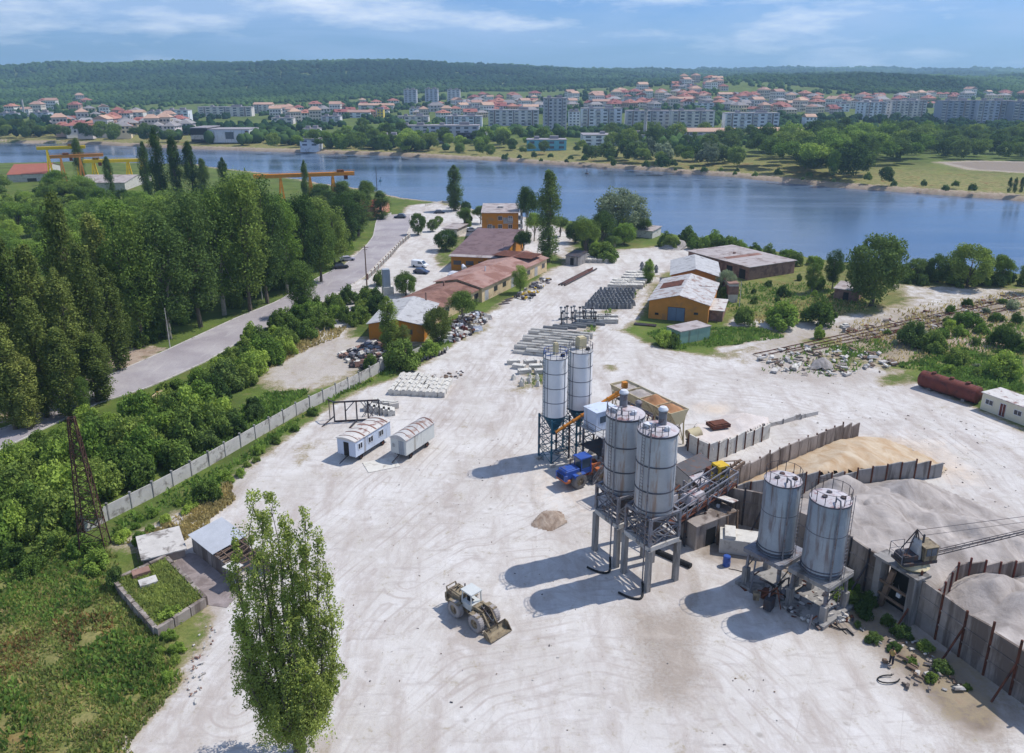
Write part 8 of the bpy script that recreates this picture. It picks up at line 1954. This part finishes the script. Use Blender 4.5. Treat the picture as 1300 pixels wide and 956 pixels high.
def wood(name, label, x, y, r, seed, squash=.8):
    rs_ = np.random.RandomState(seed); n = len(x); z = terr(x, y)
    a = rs_.uniform(0, 6.28, n); ca, sa = np.cos(a), np.sin(a)
    V = IV[None]*(1+rs_.uniform(-.28, .28, (n, len(IV), 1)))
    vx = V[..., 0]*ca[:, None]-V[..., 1]*sa[:, None]; vy = V[..., 0]*sa[:, None]+V[..., 1]*ca[:, None]
    rr = r[:, None]
    P3 = np.stack([x[:, None]+vx*rr, y[:, None]+vy*rr, z[:, None]+r[:, None]*.55+V[..., 2]*rr*squash*rs_.uniform(.85, 1.35, (n, 1))], -1).reshape(-1, 3)
    fa = (IF[None]+(np.arange(n)*len(IV))[:, None, None]).reshape(-1, 3)
    tone = np.repeat(np.clip(rs_.normal(.45, .1, n)+(fbm(x/420, y/420, 3, 61)-.5)*1.9, 0, 1), len(IV))  # slow noise term paints the hills' large shade patches into the tone
    o = npmesh(name, P3, fa, M_forest, attr={'tone': ('FLOAT', 'POINT', tone)}, smooth=True)
    return tag(o, label, kind='stuff')
rsn = np.random.RandomState(77)
# screen-even scatter over the hills: sample in (column, distance)
def hill_points(n, dmin, dmax, pxr=(-380, 1680), keepf=None):
    px = rsn.uniform(pxr[0], pxr[1], n); d = dmin*np.exp(rsn.uniform(0, 1, n)*math.log(dmax/dmin))
    X = (px-CX)/F*d; Y = (d-45*sp)/cp; return px, d, X, Y
occ = np.array(OCC)
def near_house(X, Y, dist):
    out = np.zeros(len(X), bool)
    for a, b in OCC: out |= ((X-a)**2+(Y-b)**2 < dist*dist)
    return out
px, d, X, Y = hill_points(70000, 1300, 5200)
treeline = np.interp(px, [-400, 0, 200, 340, 500, 650, 760, 840, 900, 990, 1080, 1200, 1700], [1420, 1420, 1380, 1300, 1500, 1650, 1750, 1750, 1750, 1500, 1330, 1350, 1400])
ok = d > treeline
X, Y, d = X[ok], Y[ok], d[ok]
wood('forest', 'dense forest covering the far hills', X, Y, np.clip(d*.0029, 4, 16)*rsn.uniform(.7, 1.3, len(X)), 3)
px, d, X, Y = hill_points(9000, 560, 1750)
sdq = poly_sd(X, Y, [(p.x, p.y) for p in CH]); wx = fbm(X/70, Y/70, 3, 51)
py_ = CY+F*((H-terr(X, Y))*cp-Y*sp)/(Y*cp+(H-terr(X, Y))*sp)
clear = ((px > 640) & (px < 780) & (py_ > 176)) | ((px > 1180) & (py_ > 203)) | (py_ > 212) | ((py_ < 200) & (py_ > 195) & (px < 740) & (px > 430))
ok = (sdq > 14) & (~near_house(X, Y, 11)) & (~clear) & ((wx > .44) & ~((px > 600) & (py_ > 112) & (py_ < 166) & (wx < .56)) | (py_ > 166) & (wx > .36) | ((px > 960) & (py_ > 150)) | (px < 500) & (wx > .4))
X, Y, d = X[ok], Y[ok], d[ok]
wood('woodland', 'trees and gardens between the houses of the town', X, Y, rsn.uniform(2.2, 4.8, len(X)), 5, .95)
# ---------------------------------------------------------------- repeats that share a label are told apart by their order across the scene
ONES = ['', 'first', 'second', 'third', 'fourth', 'fifth', 'sixth', 'seventh', 'eighth', 'ninth', 'tenth', 'eleventh', 'twelfth', 'thirteenth', 'fourteenth', 'fifteenth', 'sixteenth', 'seventeenth', 'eighteenth', 'nineteenth']
TENS = ['', '', 'twenty', 'thirty', 'forty', 'fifty', 'sixty', 'seventy', 'eighty', 'ninety']
def ordinal(n):
    if n < 20: return ONES[n]
    t_, o_ = divmod(n, 10)
    return TENS[t_]+('-'+ONES[o_] if o_ else '') if o_ else {20: 'twentieth', 30: 'thirtieth', 40: 'fortieth', 50: 'fiftieth', 60: 'sixtieth', 70: 'seventieth', 80: 'eightieth', 90: 'ninetieth'}[n]
by = {}
for o in list(bpy.data.objects):
    if o.parent is None and o.get('label') and o.get('category'): by.setdefault(o['label'], []).append(o)
for lab, obs in by.items():
    if len(obs) < 2: continue
    obs.sort(key=lambda o: pix(o.location.x, o.location.y, o.location.z)[0])
    for i, o in enumerate(obs):
        o['label'] = ('leftmost ' if i == 0 else 'rightmost ' if i == len(obs)-1 else ordinal(i+1)+' from left, ')+lab
        if not o.get('group'): o['group'] = obs[0].name.split('.')[0].replace('_', ' ')+' repeats'
# ---------------------------------------------------------------- air, light, camera
def build_haze():
    mb = MB(); mb.box((0, 4400, 127), (17000, 10400, 270))
    t = NT('haze_air'); v = t.n('ShaderNodeVolumePrincipled')
    v.inputs['Color'].default_value = (.5, .74, 1., 1); v.inputs['Density'].default_value = HAZE
    v.inputs['Anisotropy'].default_value = .2
    t.l(v.outputs[0], t.out.inputs[1])
    tag(mb.build('haze', t.mat), 'faint blue air over the far hills', kind='stuff')
HAZE = .00014
if HAZE: build_haze()
w = bpy.data.worlds.new('World'); SC.world = w; w.use_nodes = True
nt = w.node_tree; nt.nodes.clear()
SE, SAZ = R(56), math.atan2(.93, .37)
out = nt.nodes.new('ShaderNodeOutputWorld'); bg = nt.nodes.new('ShaderNodeBackground'); sky = nt.nodes.new('ShaderNodeTexSky')
sky.sky_type = 'NISHITA'; sky.sun_disc = False; sky.sun_elevation = SE; sky.sun_rotation = SAZ
sky.air_density = 1.; sky.dust_density = .6; sky.ozone_density = 4.; sky.altitude = 50
tc = nt.nodes.new('ShaderNodeTexCoord'); mpn = nt.nodes.new('ShaderNodeMapping'); mpn.inputs['Scale'].default_value = (1.2, 1.2, 7.5)
nz = nt.nodes.new('ShaderNodeTexNoise'); nz.inputs['Scale'].default_value = 1.6; nz.inputs['Detail'].default_value = 8.; nz.inputs['Roughness'].default_value = .58; nz.inputs['Distortion'].default_value = .4
nt.links.new(tc.outputs['Generated'], mpn.inputs[0]); nt.links.new(mpn.outputs[0], nz.inputs['Vector'])
def mr(src, a, b, c=0., d=1.):
    r = nt.nodes.new('ShaderNodeMapRange'); r.inputs[1].default_value = a; r.inputs[2].default_value = b; r.inputs[3].default_value = c; r.inputs[4].default_value = d
    nt.links.new(src, r.inputs[0]); return r.outputs[0]
def mxc(fac, a, b, blend='MIX'):
    m = nt.nodes.new('ShaderNodeMix'); m.data_type = 'RGBA'; m.blend_type = blend
    for k, v in ((0, fac), (6, a), (7, b)):
        if hasattr(v, 'links'): nt.links.new(v, m.inputs[k])
        else: m.inputs[k].default_value = v
    return m.outputs[2]
SKYTINT = (.52, .84, 1.42, 1)
veil = mr(nz.outputs['Fac'], .42, .62, 0., .75)
tinted = mxc(1., sky.outputs[0], SKYTINT, 'MULTIPLY')
c1 = mxc(veil, tinted, (4.9, 6.9, 10.2, 1))
nz2 = nt.nodes.new('ShaderNodeTexNoise'); nz2.inputs['Scale'].default_value = 3.4; nz2.inputs['Detail'].default_value = 8.; nz2.inputs['Roughness'].default_value = .6
mp2 = nt.nodes.new('ShaderNodeMapping'); mp2.inputs['Scale'].default_value = (1.3, 1.3, 6.); mp2.inputs['Location'].default_value = (3.3, 1.2, .4)
nt.links.new(tc.outputs['Generated'], mp2.inputs[0]); nt.links.new(mp2.outputs[0], nz2.inputs['Vector'])
c2 = mxc(mr(nz2.outputs['Fac'], .5, .7, 0., .85), c1, (12., 12.6, 13.6, 1))
nt.links.new(c2, bg.inputs[0]); bg.inputs[1].default_value = .095
nt.links.new(bg.outputs[0], out.inputs[0])
sun = bpy.data.lights.new('sun', 'SUN'); sun.energy = 4.4; sun.angle = R(.5); sun.color = (1., .965, .91)
so = bpy.data.objects.new('sun', sun); COL.objects.link(so)
sd_ = Vector((math.sin(SAZ)*math.cos(SE), math.cos(SAZ)*math.cos(SE), math.sin(SE)))
so.rotation_euler = sd_.to_track_quat('Z', 'Y').to_euler(); so.location = (60, 30, 120)
cam = bpy.data.cameras.new('camera'); co = bpy.data.objects.new('camera', cam); COL.objects.link(co)
cam.sensor_fit = 'HORIZONTAL'; cam.sensor_width = 36.; cam.lens = F/1300*36; cam.shift_y = -(478-CY)/1300
co.location = (0, 0, H); co.rotation_euler = (math.pi/2-PITCH, 0, 0)
cam.clip_start = .5; cam.clip_end = 20000
SC.camera = co
SC.view_settings.view_transform = 'Standard'; SC.view_settings.look = 'None'; SC.view_settings.gamma = 1.; SC.view_settings.exposure = -.08
SC.render.engine = 'CYCLES'
cy = SC.cycles; cy.use_denoising = True; cy.max_bounces = 6; cy.diffuse_bounces = 3; cy.glossy_bounces = 3; cy.transmission_bounces = 3; cy.volume_bounces = 1; cy.transparent_max_bounces = 6
cy.use_adaptive_sampling = True; cy.adaptive_threshold = .015; cy.sample_clamp_indirect = 6.
